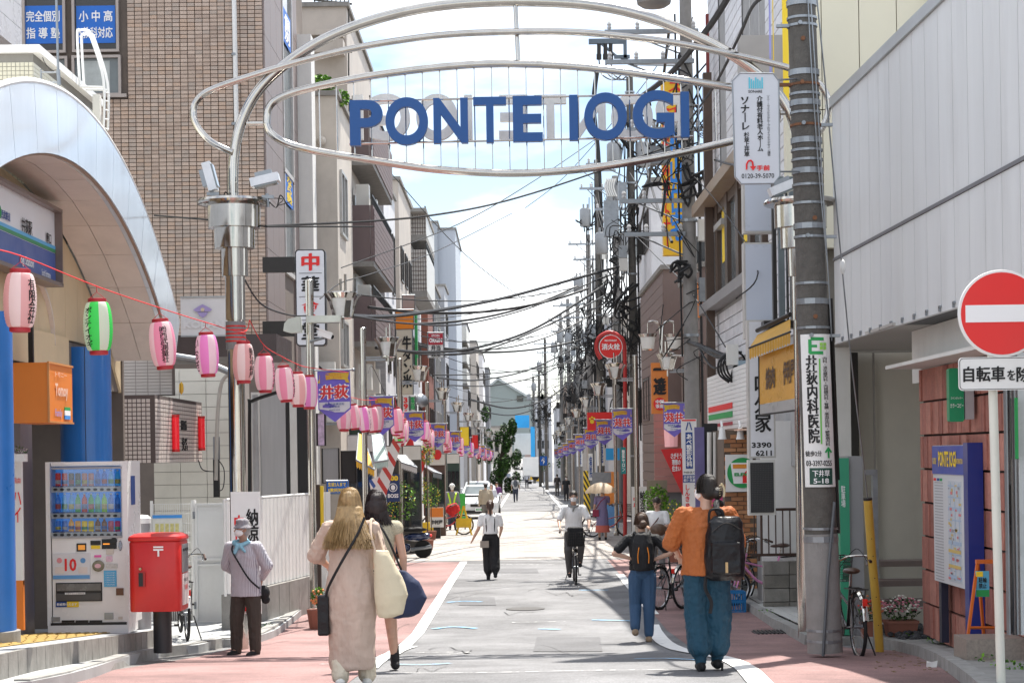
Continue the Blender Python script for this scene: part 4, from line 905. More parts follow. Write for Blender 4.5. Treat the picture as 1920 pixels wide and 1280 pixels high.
m=MB();leaves(m,W(603,160,46.3),(.36,.3,.26),420,.06,1,True);leaves(m,W(640,185,47),(.22,.4,.2),200,.06,2,True);m.build('leaves',[leaflight,leafm],p);m=MB();[m.cyl(W(a,182,46.3),W(a+2,150,46.3),.012)for a in(596,606,616)];m.build('stems',M('stem',(.1,.07,.04)),p)
t=building(-9.5,W(657,400,51).x,50.6,59.5,W(600,20,51).z,beige2,'brown and beige apartment block with projecting balconies over the street')
bx=W(657,400,51).x
brsl=[]
for(py,pb)in((385,490),(555,640),(200,300)):
 z1,z0_=W(655,py,51).z,W(655,pb,51).z;b=balcony(t,bx,51,59.3,z0_,z1-z0_,.62,browns,1,darkmetal)
 n=int((z1-z0_)/.16);nl=int(9)
 for i in range(n):MB().box((bx+.635,55.15,z0_+.08+i*.16),(.03,8.2,.145)).build('siding_board',browns,t)
 f=MB();f.box((bx+.02,53.2,z0_+1.0),(.06,2.4,1.9));f.build('window',winw,t)
 for q in(51.7,54.8):MB().box((bx+.3,q,z0_-.95),(.35,.5,.7)).build('air_conditioner',offwhite,t)
m=MB()
for py in(0,90,180):
 zz=W(600,py,51).z
 for px in range(590,662,8):m.cyl(W(px,py,50.9),W(px,py+60,50.9),.02,n=6)
 m.cyl(W(588,py,50.9),W(660,py+8,50.9),.03,n=6)
m.build('terrace_railing',darkmetal,t)
MB().box(W(598,105,50.9),(.5,.3,.4)).build('air_conditioner',offwhite,t)
m=MB();m.box(W(607,68,50.5),(1.1,1.0,.15));m.box(W(618,92,50.4),(.8,.9,.35));m.build('roof_ledge',beige2,t)
t=building(-9,W(722,500,60.5).x,60.2,66,W(705,335,60.5).z,whitet,'narrow white tiled building with tall slit windows',rows=3,cols=2,frm=winf,wz0=2.2,wh=2.0,ww=.35)
wx_=W(722,500,60.5).x;bx0=W(703,500,60.2).x
m=MB()
for j in range(int((W(705,335,60.5).z-1)/.16)):m.box(((bx0+wx_)/2,60.17,1+j*.16),(wx_-bx0,.03,.145))
m.build('wall_tiles',M('tile_bluegrey',(.40,.41,.45),.4),t)['kind']='stuff'
for pa,pb in((390,495),(600,690),(500,590)):
 z1,z0_=W(715,pa,60).z,W(715,pb,60).z
t=building(-9,W(752,500,68).x,67,75,W(740,345,68).z,beige2,'beige block with rounded corner pipes beyond the white tiled building',rows=4,cols=3,frm=winf,wz0=3)
t=building(-9.5,W(757,500,77).x+.25,76.5,86,W(760,382,77).z,whitet,'white tiled flats with deep corner balconies and a flat overhanging roof',rows=3,cols=2)
bx=W(757,500,77).x
tl=M('balcony_tile',(.50,.48,.45),.4,0,.1)
for(pt,pb)in((468,545),(400,440)):
 z1,z0_=W(780,pt,77).z,W(780,pb,77).z;balcony(t,bx,77,85,z0_,z1-z0_,.95,tl,1,darkmetal,.25)
 gxy=M('grout_dark',(.10,.075,.07));m=MB()
 for i in range(9):x=bx+.1*i+.1;m.box((x,76.985,(z1+z0_)/2),(.02,.02,z1-z0_))
 for i in range(int((z1-z0_)/.18)):m.box((bx+.48,76.984,z0_+i*.18+.1),(.92,.02,.018))
 m.build('tile_joints',gxy,t)
MB().box((bx+.45,80,W(780,440,77).z+.9),(1.1,8,.15)).build('roof_slab',concrete,t)
t=building(-9,W(795,700,82).x,86.5,92,W(790,560,86).z,M('brick_brown',(.22,.075,.05),.7,0,.25,4),'red brown brick fronted shop building with balconies',rows=3,cols=2)
t=building(-9,W(812,700,90).x,92.5,100,W(800,535,92).z,darkt,'dark grey building with metal balconies',rows=4,cols=2,frm=winw)
t=building(-12,W(832,700,98).x,100.5,106,W(830,535,100).z,greyt,'mid grey narrow building with dark stair window',rows=4,cols=1,frm=winf)
cl1=M('grey_cladding',(.33,.36,.40),.5,.1,.05,1,stretch=(4,4,.2));cl2=M('grey_cladding_pale',(.42,.45,.50),.5,.1,.05,1,stretch=(4,4,.2))
t=building(-16,W(822,600,112).x,112,126,W(800,418,112).z,cl1,'tall blue grey metal clad block above the street roofs')
t=building(W(822,600,113).x,W(856,600,113).x,112.6,125,W(840,432,113).z,cl2,'paler metal clad tower joined beside the tall grey block')
t=building(-12,W(856,700,128).x,128,138,W(870,600,128).z,beige,'beige flats with balconies beyond the grey tower',rows=4,cols=3)
for pz in(610,650,690):z=W(870,pz,128).z;balcony(t,W(856,700,128).x,128.5,137,z-1,1.0,.7,offwhite,1,None)
t=building(-12,W(876,700,142).x,142,152,W(880,607,142).z,greyt,'grey flats with a roof stair beyond the beige flats',rows=4,cols=3)
t=building(-12,W(893,700,156).x,156,168,W(890,640,156).z,beige2,'low brown and beige building further along the left side',rows=3,cols=3)
t=building(-12,W(905,700,172).x,172,186,W(900,665,172).z,whitet,'pale building at the far end of the left row',rows=3,cols=3)
t=building(-12,W(916,700,190).x,190,205,W(905,690,190).z,darkt,'small dark building at the far end of the left row',rows=2,cols=3)
t=thing('gable_warehouse',W(950,780,260),'grey green gabled building closing the far end of the street','building')
P=[W(900,860,260),W(1003,860,260),W(1003,752,260),W(934,711,260),W(900,738,260)]
MB().slab(P,(0,1,0),18).build('wall',M('gable_grey',(.26,.30,.29),.7,0,.08,.3),t)
m=MB()
for(a,b)in((P[3],P[2]),(P[3],P[4])):m.hexa([a+V((0,-.4,-.1)),b+V((0,-.4,-.1)),b+V((0,18.4,-.1)),a+V((0,18.4,-.1)),a+V((0,-.4,.25)),b+V((0,-.4,.25)),b+V((0,18.4,.25)),a+V((0,18.4,.25))])
m.build('roof',M('roof_pale',(.42,.45,.45),.5),t)
for px in(972,978):MB().box(W(px,747,259.9),(.4,.1,.8)).build('window',glassdark,t)
t=thing('blue_sheeted_scaffold',W(990,830,225),'bright blue sheeting on a scaffold at the end of the street','scaffold');bs=M('blue_sheet',(.03,.36,.75),.6,0,.15,.6)
MB().box(W(979,790,225),(1.7,1,1.5)).build('upper_sheet',bs,t);MB().box(W(999,828,223.6),(.5,.8,3.6)).build('lower_sheet',bs,t);MB().box(W(980,832,227),(2.1,.5,2.6)).build('hoarding',offwhite,t)
for k,(a,b,c,d,mt)in enumerate(((903,870,960,800,beige2),(1003,905,1034,745,greyt),(985,900,1003,820,pinkr))):
 p,q=W(a,b,235+k*6),W(c,d,235+k*6);t=thing('far_building',p,['beige low block behind the dark tree','grey block behind the far power poles','pinkish block below the blue sheeting'][k],'building');MB().box(((p.x+q.x)/2,238+k*6,(p.z+q.z)/2),(q.x-p.x,4,q.z-p.z)).build('wall',mt,t);MB().box(((p.x+q.x)/2,238+k*6,q.z+.1),(q.x-p.x+.4,4.4,.2)).build('roof',concrete,t)
 for r in range(2):
  for c_ in range(3):MB().box((lerp(p.x,q.x,.25+.25*c_),235.95+k*6,lerp(p.z,q.z,.45+.25*r)),((q.x-p.x)*.12,.1,1.0)).build('window',glassdark,t)
t=thing('white_truck',WG(994,898),'white box truck parked across the far end of the street','truck');A,B=W(980,857,190),W(1010,893,190)
MB().box(((A.x+B.x)/2,191,(A.z+B.z)/2),(B.x-A.x,3.5,A.z-B.z)).build('cargo_box',white,t)
MB().box((A.x-.05+.6,189.1,B.z+.4),(1.0,.2,.5)).build('cab',white,t)
for px in(986,1004):MB().lathe(W(px,894,189.4),[(.35,0),(.35,.25)],12,(0,1,0)).build('wheel',rubber,t)
def tree(c,h,rx,ry,rz,n,s,label,mats,seed,name='tree',lean=0):
 t=thing(name,c,label,'tree');rg=random.Random(seed);m=MB();top=V(c)+V((lean,0,h*.8))
 m.tube(spline([c,V(c)+V((lean*.2,0,h*.35)),top]),.2,8,rs=None)
 for _ in range(9):a=V(c).lerp(top,rg.uniform(.35,.9));m.cyl(a,a+V((rg.uniform(-1,1)*rx*.7,rg.uniform(-1,1)*ry*.6,rg.uniform(.3,1)*rz*.6)),h*.012,.01,6)
 m.build('trunk',M('bark',(.07,.055,.04),.9,0,.3,8),t);m=MB()
 for _ in range(26):
  d=V((rg.gauss(0,.5),rg.gauss(0,.5),rg.gauss(0,.5)));cc=V(c)+V((lean+d.x*rx,d.y*ry,h*.68+d.z*rz));leaves(m,cc,(rx*.34,ry*.34,rz*.26),n//26,s,rg.randrange(9999),True)
 m.build('crown',mats,t,fixn=False)if False else m.build('crown',mats,t)
tree(WG(938,925),5.0,1.15,2.0,2.8,11000,.11,'dark leafy tree leaning over the street at its far left end',[leafdark,leafm],3,lean=.35)
tree(WG(1066,925),4.2,.9,1.4,1.5,1500,.11,'round dark green bush tree beside the far right poles',[leafdark,leafm],4)
tree(WG(1016,905),3.6,.7,1.0,1.0,900,.12,'small green tree beside the far white truck',[leafdark,leafm],5)
GY=22.3
t=thing('street_gate',WG(466,1218),'stainless steel street gate with blue letters PONTE IOGI between curved tubes','gate')
def G(px,py,dy=0):return W(px,py,GY+dy)
def gt(pts,r,nm,dy=0,closed=False):
 m=MB();m.tube(spline([G(*p,dy)for p in pts],6),r,14);return m.build(nm,steel,t,True)
gt([(437,385),(438,300),(452,232),(486,168),(545,113),(620,68),(720,32),(835,10),(965,3),(1100,9),(1205,30),(1300,66),(1380,108),(1440,155),(1480,210),(1500,280),(1506,360)],.062,'main_tube')
gt([(436,286),(396,266),(370,238),(362,212),(370,188),(398,168),(480,140),(590,108),(700,84),(830,66),(965,60),(1100,62),(1260,80),(1380,104),(1480,128),(1530,152),(1552,185),(1550,222),(1530,256),(1500,276)],.040,'outer_tube',-.06)
gt([(500,232),(503,205),(522,185),(575,167),(700,142),(850,124),(965,120),(1100,127),(1250,146),(1380,166),(1430,180),(1455,205),(1452,235),(1420,252),(1376,264),(1250,292),(1100,316),(965,325),(820,318),(700,301),(590,283),(535,268),(508,250),(500,232)],.046,'inner_tube',-.02)
for a,b in(((462,232),(498,232)),((1456,212),(1486,212)),((966,5),(972,121))):m=MB();m.cyl(G(*a),G(*b),.027,n=10);m.build('connector',steel,t,True)
top=[(540,178),(700,143),(850,125),(965,121),(1100,128),(1250,147),(1400,170)];bot=[(540,270),(700,300),(820,317),(965,324),(1100,315),(1250,291),(1400,258)]
def ip(L_,x):
 for(a,b),(c,d)in zip(L_,L_[1:]):
  if x<=c:return lerp(b,d,(x-a)/(c-a))
 return L_[-1][1]
x=598
while x<1400:m=MB();m.cyl(G(x,ip(top,x)),G(x+3,ip(bot,x)),.008,n=6);m.build('rod',steel,t);x+=32.3
for(x0_,y0_,x1_,y1_)in((672,190,1292,176),(655,270,1300,256)):
 for dy in(-.03,.42):m=MB();m.cyl(G(x0_,y0_,dy),G(x1_,y1_,dy),.013,n=8);m.build('letter_rail',steel,t)
lb=M('letter_blue',(.002,.065,.24),.38,0,.05,3);lbk=M('letter_back',(.74,.73,.70),.5,0,.12,5,dirt=.2)
for c,x0_,x1_,y0_,y1_ in(('P',655,718,188,272),('O',722,803,183,271),('N',812,878,184,268),('T',887,950,182,267),('E',961,1018,180,265),('I',1067,1084,178,263),('O',1095,1176,174,262),('G',1186,1265,170,259),('I',1276,1293,172,257)):
 a,b=G(x0_,y0_,-.12),G(x1_,y1_,-.12)
 text(c,(a+b)/2,(b.x-a.x,a.z-b.z),lb,t,bold=.02 if c in 'IT' else.03,name='letter',depth=.09,off=0)
 mx_=1952-(x0_+x1_)/2;s=22.3/22.8;a2=G(960+(mx_-960)*s,222,.5);text(c,a2,((b.x-a.x),(a.z-b.z)),lbk,t,u=(-1,0,0),bold=.03,name='letter',depth=.09,off=0)
def pillar(px,part=True):
 b=W(px,900,GY);bx_=b.x
 z=lambda py:W(px,py,GY).z
 m=MB();m.cyl((bx_,GY,gz(GY)),(bx_,GY,z(600)),.100,n=28);m.cyl((bx_,GY,z(600)),(bx_,GY,z(462)),.118,n=28);m.build('pillar',steel,t,True)
 m=MB();m.lathe((bx_,GY,0),[(.155,z(518)),(.16,z(466)),(.24,z(466)),(.245,z(425))],32);m.build('collar',steel,t,True)
 m=MB();m.lathe((bx_,GY,0),[(.31,z(428)),(.315,z(386)),(.30,z(384))],32);m.build('drum',steel,t,True)
 m=MB();m.lathe((bx_,GY,0),[(.33,z(387)),(.43,z(384)),(.44,z(380)),(.42,z(375)),(.1,z(373))],36);m.build('rim_plate',steel,t,True)
 return bx_
pl_=pillar(446);pr_=pillar(1508)
m=MB();bxx=pl_
for i in range(5):m.lathe((pl_,GY,W(446,612+i*7,GY).z),[(.122,-.009),(.122,.009)],20)
m.build('red_rope',red,t);m=MB();m.lathe((pl_,GY,0),[(.119,W(446,655,GY).z),(.119,W(446,603,GY).z)],24);m.build('grey_wrap',M('wrap_grey',(.22,.22,.22),.8),t)
for px,s in((1478,1),):pass
def spot(px,py,lab,tilt):
 q=W(px,py,GY-.1);t2=thing('floodlight',q,lab,'floodlight','floodlights on the gate pillars')
 R=Matrix.Rotation(tilt,3,'Y');m=MB();m.box(q,(.10,.20,.34),R=R);m.build('housing',M('flood_white',(.68,.7,.72),.35,.1),t2)
 m=MB();m.box(q+R@V((.06,0,0)),(.02,.17,.27),R=R);m.build('lens',glassgrey,t2)
 m=MB();m.box(q+R@V((-.075,0,0)),(.06,.14,.2),R=R);m.build('heat_sink',galv,t2)
 m=MB();m.cyl(q+V((.02,0,-.16)),q+V((.03,0,-.32)),.02);m.box(q+V((.03,0,-.2)),(.14,.05,.04));m.build('bracket',galv,t2)
 m=MB();m.tube(spline([q+V((0,0,-.2)),q+V((.12,.05,-.32)),q+V((.18,0,-.18)),q+V((.26,0,-.3))]),.008,5);m.tube(spline([q+V((0,.1,-.2)),q+V((.2,.05,-.22)),q+V((.15,0,-.3)),q+V((.3,0,-.26))]),.006,5);m.build('cable',cablem,t2)
spot(394,332,'white floodlight tilted up on the left rim of the gate drum',-.25);spot(497,338,'white floodlight lying flat on the right rim of the gate drum',1.35);spot(1468,352,'floodlight on the right gate drum beside the concrete pole',1.2)
m=MB();m.tube([W(290,404,24),W(390,412,22.3),W(500,425,22.3),W(700,425,26)],.012,6);tag(m.build('wire',cablem),'thin grey wire passing behind the left gate drum','wire')
panw=M('panel_white',(.63,.64,.64),.45,0,.07,1.0,.05,80,dirt=.2,stretch=(3,3,.3));panlow=panw
D_=V((-.0226,1,0)).normalized();N_=V((-D_.y,D_.x,0));w0=W(1566,645,22.2);w0.z=0
t=thing('white_panelled_building',(6,17,gz(17)),'large white panelled building overhanging a recessed beige entrance','building')
zl,zm_,zt_=W(1566,645,22.2).z,W(1566,487,22.2).z,W(1566,203,22.2).z
for k in range(26):
 a,b=w0-D_*(k*.5+.006),w0-D_*(k*.5+.494)
 for z0,z1 in((zl,zm_-.02),(zm_+.02,zt_)):
  m=MB();P=[a,b,b-N_*.05,a-N_*.05];m.hexa([p+V((0,0,z0))for p in P]+[p+V((0,0,z1))for p in P]);m.build('panel',panw,t)
 m=MB();q=b+N_*.012;m.box(q+V((0,0,zl+.05)),(.02,.05,.02));m.box(q+V((0,.02,zl+.03)),(.02,.02,.05));m.build('panel_clip',galv,t)
e=w0-D_*13.2;m=MB();i_=-N_*.06
P=[w0+i_,e+i_,e+V((7,0,0)),w0+V((6,0,0))];m.hexa([p+V((0,0,zl+.01))for p in P]+[p+V((0,0,zt_-.02))for p in P]);m.build('core',M('joint_grey',(.10,.10,.10),.8),t)
m=MB();P=[w0+N_*.03+D_*.03,e+N_*.03,e+V((.5,0,0)),w0+V((.5,0,0))+D_*.03];m.hexa([p+V((0,0,zt_+.003))for p in P]+[p+V((0,0,zt_+.12))for p in P]);m.build('parapet_coping',M('coping_grey',(.40,.42,.43),.35,.3),t)
m=MB();P=[w0+N_*.015,e+N_*.015,e,w0];m.hexa([p+V((0,0,zm_-.016))for p in P]+[p+V((0,0,zm_+.016))for p in P]);m.build('joint_strip',M('seal_grey',(.15,.15,.16),.5),t)
m=MB();P=[w0,w0-D_*.0001,w0+V((2,0,0)),w0+V((2.2,.01,0))]
rec=M('recess_wall',(.60,.57,.49),.7,0,.08,1.5,dirt=.12)
za=zl-.02
def upright(px0,px1,Y,mt,nm,th=.12,zt2=None,dz=.1):
 a,b=W(px0,900,Y),W(px1,900,Y);MB().box(((a.x+b.x)/2,Y+th/2,(gz(Y)+dz+(zt2 or za))/2),(b.x-a.x,th,(zt2 or za)-gz(Y)-dz)).build(nm,mt,t)
upright(1560,1740,24.0,rec,'recess_wall');upright(1598,1612,23.8,darkmetal,'door_frame',.1);upright(1560,1597,22.6,offwhite,'corner_post',.1);upright(1640,1643,23.9,M('joint_pale',(.3,.28,.25)),'wall_joint',.05)
m=MB();m.box((7.4,21.9,1.8),(.15,4.4,4));m.build('side_wall',rec,t)
m=MB();m.box((6.2,21.5,zl+.02),(4.6,4.9,.03));m.build('soffit',M('soffit_grey',(.42,.40,.37),.6,0,.05,stretch=(1,8,1)),t)
A,B=WX(1735,640,4.30),WX(1860,690,4.30);MB().box((4.6,17.5,zl-.28),(.6,5.0,.56)).build('lintel',offwhite,t)
for k in range(3):
 p=W(1715,1100-k*37,22.5);MB().box((p.x+.2,22.5+k*.3,gz(22)+.42+k*.22),(1.3,.35,.07)).build('stair_tread',M('tread',(.22,.17,.15),.7),t)
c=W(1716,1130,21);m=MB();rg=random.Random(8)
for _ in range(160):m.ell((c.x+rg.uniform(-.25,.3),21.4+rg.uniform(-.8,.9),gz(21.4)+.13+rg.uniform(0,.03)),(.04,.05,.03),None,5,3)
m.build('dark_pebbles',M('pebble_dark',(.04,.04,.045),.6),kind='stuff')
t=thing('beige_tower',(12,34,gz(34)),'plain beige tower rising above the white panelled building','building');A,B=W(1540,200,25.6),W(1751,10,25.6)
for i in range(4):
 for j in range(6):
  xa,xb=lerp(A.x-.5,B.x,i/4),lerp(A.x-.5,B.x,(i+1)/4);z=5+j*1.9;MB().box(((xa+xb)/2,25.7,z+.95),(xb-xa-.012,.2,1.885)).build('wall_panel',M('tower_beige',(.70,.66,.52),.7,0,.04,1),t)
MB().box(((A.x+B.x)/2-.2,25.98,10),(B.x-A.x+.3,.3,20)).build('core',M('tower_core',(.2,.18,.15)),t)
t=thing('pale_tower_wall',(16,33,gz(34)),'pale grey upper wall at the top right behind the coping','building');A,B=W(1753,100,25.4),W(1960,0,25.4);MB().box(((A.x+B.x)/2,25.6,8),(B.x-A.x,.4,16)).build('wall',offwhite,t)
stoneA=[M('red_stone',(.40,.16,.12),.8,0,.25,9,.5,50,dirt=.2),M('red_stone_pale',(.47,.21,.16),.8,0,.25,9,.5,50,dirt=.15),M('red_stone_dark',(.33,.13,.10),.8,0,.25,9,.5,50,dirt=.2)]
t=thing('red_stone_pier',(4.6,18,gz(18)),'rough red stone clad pier at the building corner','pier');SXX=4.28
ya,yb=WX(1728,900,SXX).y,WX(1925,900,SXX).y;ztop=WX(1735,690,SXX).z;zbot=gz(18)+.08
MB().box((SXX+.33,(ya+yb)/2,(ztop+zbot)/2),(.6,ya-yb,ztop-zbot)).build('core',M('mortar_dark',(.045,.035,.03),.9),t)
rows_=8;hh=(ztop-zbot)/rows_;rg=random.Random(12)
for j in range(rows_):
 y=yb
 while y<ya-.03:
  w=min(rg.choice([.09,.13,.17,.22,.3]),ya-y);h1=hh-.022;z0=zbot+j*hh+.011;pr=rg.uniform(.0,.022)
  P=[V((SXX+.03,y+.0015,z0)),V((SXX-pr,y+.0015,z0+rg.uniform(0,.004))),V((SXX-pr*rg.uniform(.4,1),y+w-.0015,z0)),V((SXX+.03,y+w-.0015,z0))]
  MB().hexa(P+[V((p.x,p.y,z0+h1))for p in P]).build('stone',stoneA[rg.randrange(3)],t);y+=w
for j in range(rows_):
 for k in range(3):MB().box((SXX+.1+k*.2,yb-.012,zbot+(j+.5)*hh),(.194,.03,hh-.022)).build('stone',stoneA[k],t)
MB().box((SXX-.01,(ya+yb)/2,ztop+.02),(.7,ya-yb+.02,.035)).build('flashing',offwhite,t)
t=thing('information_board',WX(1790,1190,4.12),'tall blue information board with a white street map on the stone pier','sign')
BX=4.12;Y1,Y0=WX(1746,900,BX).y,WX(1806,900,BX).y;zt,zb=WX(1746,835,BX).z,WX(1746,1086,BX).z;zfoot=gz(17.5)+.1
boardblue=M('board_blue',(.007,.025,.20),.35,0,.05,coat=.3)
MB().box((BX+.055,(Y0+Y1)/2,(zt+zb)/2),(.07,Y1-Y0,zt-zb)).build('panel',M('board_white',(.60,.62,.64),.35,0,.04,3),t)
MB().box((BX+.015,(Y0+Y1)/2,zt-.14),(.01,Y1-Y0-.01,.27)).build('header',M('header_blue',(.05,.08,.35),.4,var=.03),t)
pc=WX(1811,900,BX);MB().box((BX+.07,Y0-.09,(zt+zfoot)/2+.02),(.14,.16,zt-zfoot+.0)).build('blue_side_post',boardblue,t)
MB().box((BX+.08,Y1-.12,(zb+zfoot)/2),(.07,.1,zb-zfoot)).build('dark_leg',M('leg_navy',(.02,.025,.05),.4),t)
UL=(0,-1,0)
text('PONTE IOGI',(BX+.008,(Y0+Y1)/2,zt-.13),((Y1-Y0)*.55,.15),inkyellow,t,UL,bold=.03);text('GUIDE',(BX+.008,Y1-.13,zt-.15),(.16,.06),inkyellow,t,UL);text('INFORMATION',(BX+.008,Y0+.16,zt-.15),(.25,.05),inkyellow,t,UL)
rg=random.Random(2);hgt=zt-.3-zb
for k in range(34):MB().box((BX+.018,Y1-.24,zt-.36-k*hgt/36),(.003,.34,.009)).build('list_line',M('line_grey',(.38,.38,.4),.6,var=0),t)
for k,(c_,yy)in enumerate((('r',.08),('b',.22),('g',.34))):MB().box((BX+.017,Y1-yy,zt-.33),(.004,.09,.025)).build('legend_key',ink[c_],t)
MB().box((BX+.0185,(Y0+Y1)/2-.23,zb+hgt*.5),(.003,.52,hgt*.93)).build('map_field',M('map_pale',(.52,.56,.60),.5,0,.05),t)
for k in range(9):z=zb+hgt*(.08+k*.105);MB().box((BX+.015,(Y0+Y1)/2-.23,z),(.003,.5,.012 if k%3 else.035)).build('map_street',M('map_blue',(.36,.47,.60),.5,var=0),t)
for k in range(3):MB().box((BX+.0145,(Y0+Y1)/2-.08-k*.17,zb+hgt*.5),(.003,.016,hgt*.9)).build('map_street',M('map_blue2',(.42,.52,.62),.5,var=0),t)
for k in range(46):
 y,z=(Y0+Y1)/2-.23+rg.uniform(-.23,.23),zb+rg.uniform(.06,.94)*hgt;MB().box((BX+.0135,y,z),(.003,rg.uniform(.03,.09),rg.uniform(.01,.03))).build('map_mark',rg.choice([M('map_grey',(.3,.3,.32),.6,var=0),M('map_ochre',(.6,.45,.15),.6,var=0),M('map_red',(.6,.2,.2),.6,var=0)]),t)
for z in(.32,.18):MB().box((BX+.0125,(Y0+Y1)/2-.23,zb+hgt*z),(.003,.48,.03)).build('map_railway',M('map_ochre',(.6,.45,.15),.6,var=0),t)
t=thing('green_box_sign',WX(1795,800,4.15),'small green box sign with white letters on the red stone pier','sign');GX=4.14
p,q=W(1779,690,17.1),W(1808,790,17.1);greens=M('sign_green_box',(.01,.26,.11),.35,0,.06)
g=MB();P=rounded(p.x,q.x,q.z,p.z,.02);g.slab([V((x,17.1,z))for x,z in P],(0,1,0),.10);g.build('box',greens,t,True);r_=W(1824,740,17.1);MB().box(((q.x+r_.x)/2+.01,17.18,(p.z+q.z)/2),(r_.x-q.x,.16,p.z-q.z-.04)).build('side',M('sign_side',(.36,.35,.36),.4),t)
text('カラーコピー',W(1794,760,17.09),(.12,.04),inkwhite,t,off=.004);text('コインロッカー',W(1794,746,17.09),(.11,.02),inkwhite,t,off=.004)
t=thing('glass_door',W(1905,1000,16),'glass shop door with aluminium frame and green sticker at the right edge','door')
for a,b,mt,nm in((1888,1893,galv,'frame'),(1893,1903,glassdark,'pane'),(1903,1908,galv,'frame'),(1908,1930,M('door_white',(.55,.58,.58),.3),'panel')):
 A,B=W(a,660,15.2),W(b,1190,15.2);MB().box(((A.x+B.x)/2,15.25,(A.z+B.z)/2),(B.x-A.x,.08,A.z-B.z)).build(nm,mt,t)
A,B=W(1906,745,15.1),W(1912,860,15.1);MB().box(((A.x+B.x)/2,15.15,(A.z+B.z)/2),(B.x-A.x,.04,A.z-B.z)).build('sticker',inkgreen,t)
gp=M('granite_step',(.26,.215,.18),.55,0,.3,30,.1,80)
t=thing('granite_steps',W(1870,1270,15.5),'brown granite step blocks at the foot of the no entry sign','steps')
for(a,b,c,d,Y,dp_)in((1812,1198,1990,1248,15.6,.45),(1872,1250,1990,1290,15.0,.5)):
 A,B=W(a,b,Y),W(c,d,Y);MB().box(((A.x+B.x)/2,Y+dp_/2,(A.z+gz(Y))/2),(B.x-A.x,dp_,A.z-gz(Y))).build('block',gp,t)
t=thing('orange_a_frame',WG(1860,1205,.1),'orange steel A-frame stand with a blue and green notice','stand');org=M('orange_steel',(.60,.14,.02),.4,0,.12,6,dirt=.2)
AY=16.35;top=[W(1833,1052,AY),W(1872,1052,AY)]
m=MB();m.box((top[0]+top[1])/2,(top[1].x-top[0].x+.03,.05,.035));m.build('top_bar',org,t)
for a,b,dy in((0,(1812,1212),-.25),(1,(1908,1172),.0),(0,(1845,1196),.3),(1,(1893,1192),.3)):
 e=W(*b,AY+dy);m=MB();d=e-top[a];u,w,dd=basis(d);m.cyl(top[a],e,.016,n=4);m.build('leg',org,t)
m=MB();m.cyl(W(1817,1176,AY-.2),W(1900,1176,AY),.013,n=4);m.build('cross_bar',org,t)
A,B=W(1829,1070,AY-.05),W(1855,1118,AY-.05);zc=(A.z+B.z)/2;xc=(A.x+B.x)/2;w=B.x-A.x;h=A.z-B.z
MB().box((xc,AY-.05,zc),(w,.01,h)).build('notice',M('notice_sky',(.10,.42,.62),.5,0,.05),t);MB().box((xc,AY-.057,B.z+h*.14),(w-.004,.004,h*.26)).build('green_band',inkgreen,t);MB().box((xc-w*.22,AY-.057,A.z-h*.12),(w*.5,.004,h*.2)).build('yellow_tag',inkyellow,t)
text('駐輪\n禁止',(xc,AY-.058,zc+.01),(w*.6,h*.42),inkblack,t,bold=.02)
t=thing('no_entry_sign',W(1880,1300,12.9),'round red no entry sign with a white bar on a cream pole','sign');NY=12.9
m=MB();m.cyl(W(1859,640,NY+.05),W(1881,1420,NY+.05),.031,n=16);m.build('pole',M('pole_cream',(.66,.66,.58),.4,0,.06,dirt=.15),t,True)
c=W(1877,588,NY);m=MB();m.lathe(c,[(.297,0),(.303,.006),(.300,.022),(.28,.024)],48,(0,-1,0));m.build('white_rim',white,t,True);m=MB();m.lathe(c+V((0,-.022,0)),[(.284,0),(.283,.006)],48,(0,-1,0));m.build('red_disc',redsign,t)
m=MB();m.box(c+V((.0,-.030,.0)),(.505,.004,.118));m.build('white_bar',inkwhite,t)
A,B=W(1797,670,NY-.02),W(1960,730,NY-.02);m=MB();P=rounded(A.x,B.x,B.z,A.z,.03);m.slab([V((x,NY-.02,z))for x,z in P],(0,1,0),.012);m.build('plate',white,t)
m=MB();P1=rounded(A.x+.008,B.x-.008,B.z+.008,A.z-.008,.026);m.tube([V((x,NY-.021,z))for x,z in P1],.0022,4,True);m.build('plate_border',inkblack,t)
text('自転車',W(1845,701,NY-.02),(.285,.105),inkblack,t,bold=.03);text('を',W(1896,703,NY-.02),(.055,.07),inkblack,t,bold=.03);text('除く',W(1929,701,NY-.02),(.17,.105),inkblack,t,bold=.03)
for z in(B.z+.03,A.z-.03,c.z+.1):MB().box((W(1863,700,NY).x,NY+.03,z),(.09,.06,.02)).build('bracket',galv,t)
UY=18.6;t=thing('concrete_utility_pole',WG(1545,1225),'large dark concrete utility pole carrying the clinic sign','utility pole')
pa,pb=W(1500,-60,UY),W(1547,1222,UY)
def pp(py):f=(py+60)/1282;return pa.lerp(pb,f)
def pr(py):return lerp(.138,.168,(py+60)/1282)
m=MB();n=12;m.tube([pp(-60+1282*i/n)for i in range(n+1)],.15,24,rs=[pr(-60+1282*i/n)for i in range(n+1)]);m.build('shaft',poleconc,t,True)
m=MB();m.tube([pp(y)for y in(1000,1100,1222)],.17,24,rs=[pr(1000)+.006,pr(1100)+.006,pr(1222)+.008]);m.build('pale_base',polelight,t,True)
rust=M('rust_band',(.22,.10,.05),.75,.3,.4,12);rg=random.Random(4)
for i,py in enumerate((8,36,50,138,160,178,195,213,236,265,283,301,322,348,382,425,445,532,566,615,990,1010,1180,1200)):
 h=.012 if i%3 else.028;c=pp(py);m=MB();ax=(pb-pa).normalized();m.lathe(c,[(pr(py)+.004,-h),(pr(py)+.012,-h),(pr(py)+.012,h),(pr(py)+.004,h)],20,ax);m.build('band',rust if py in(160,236)else galv,t)
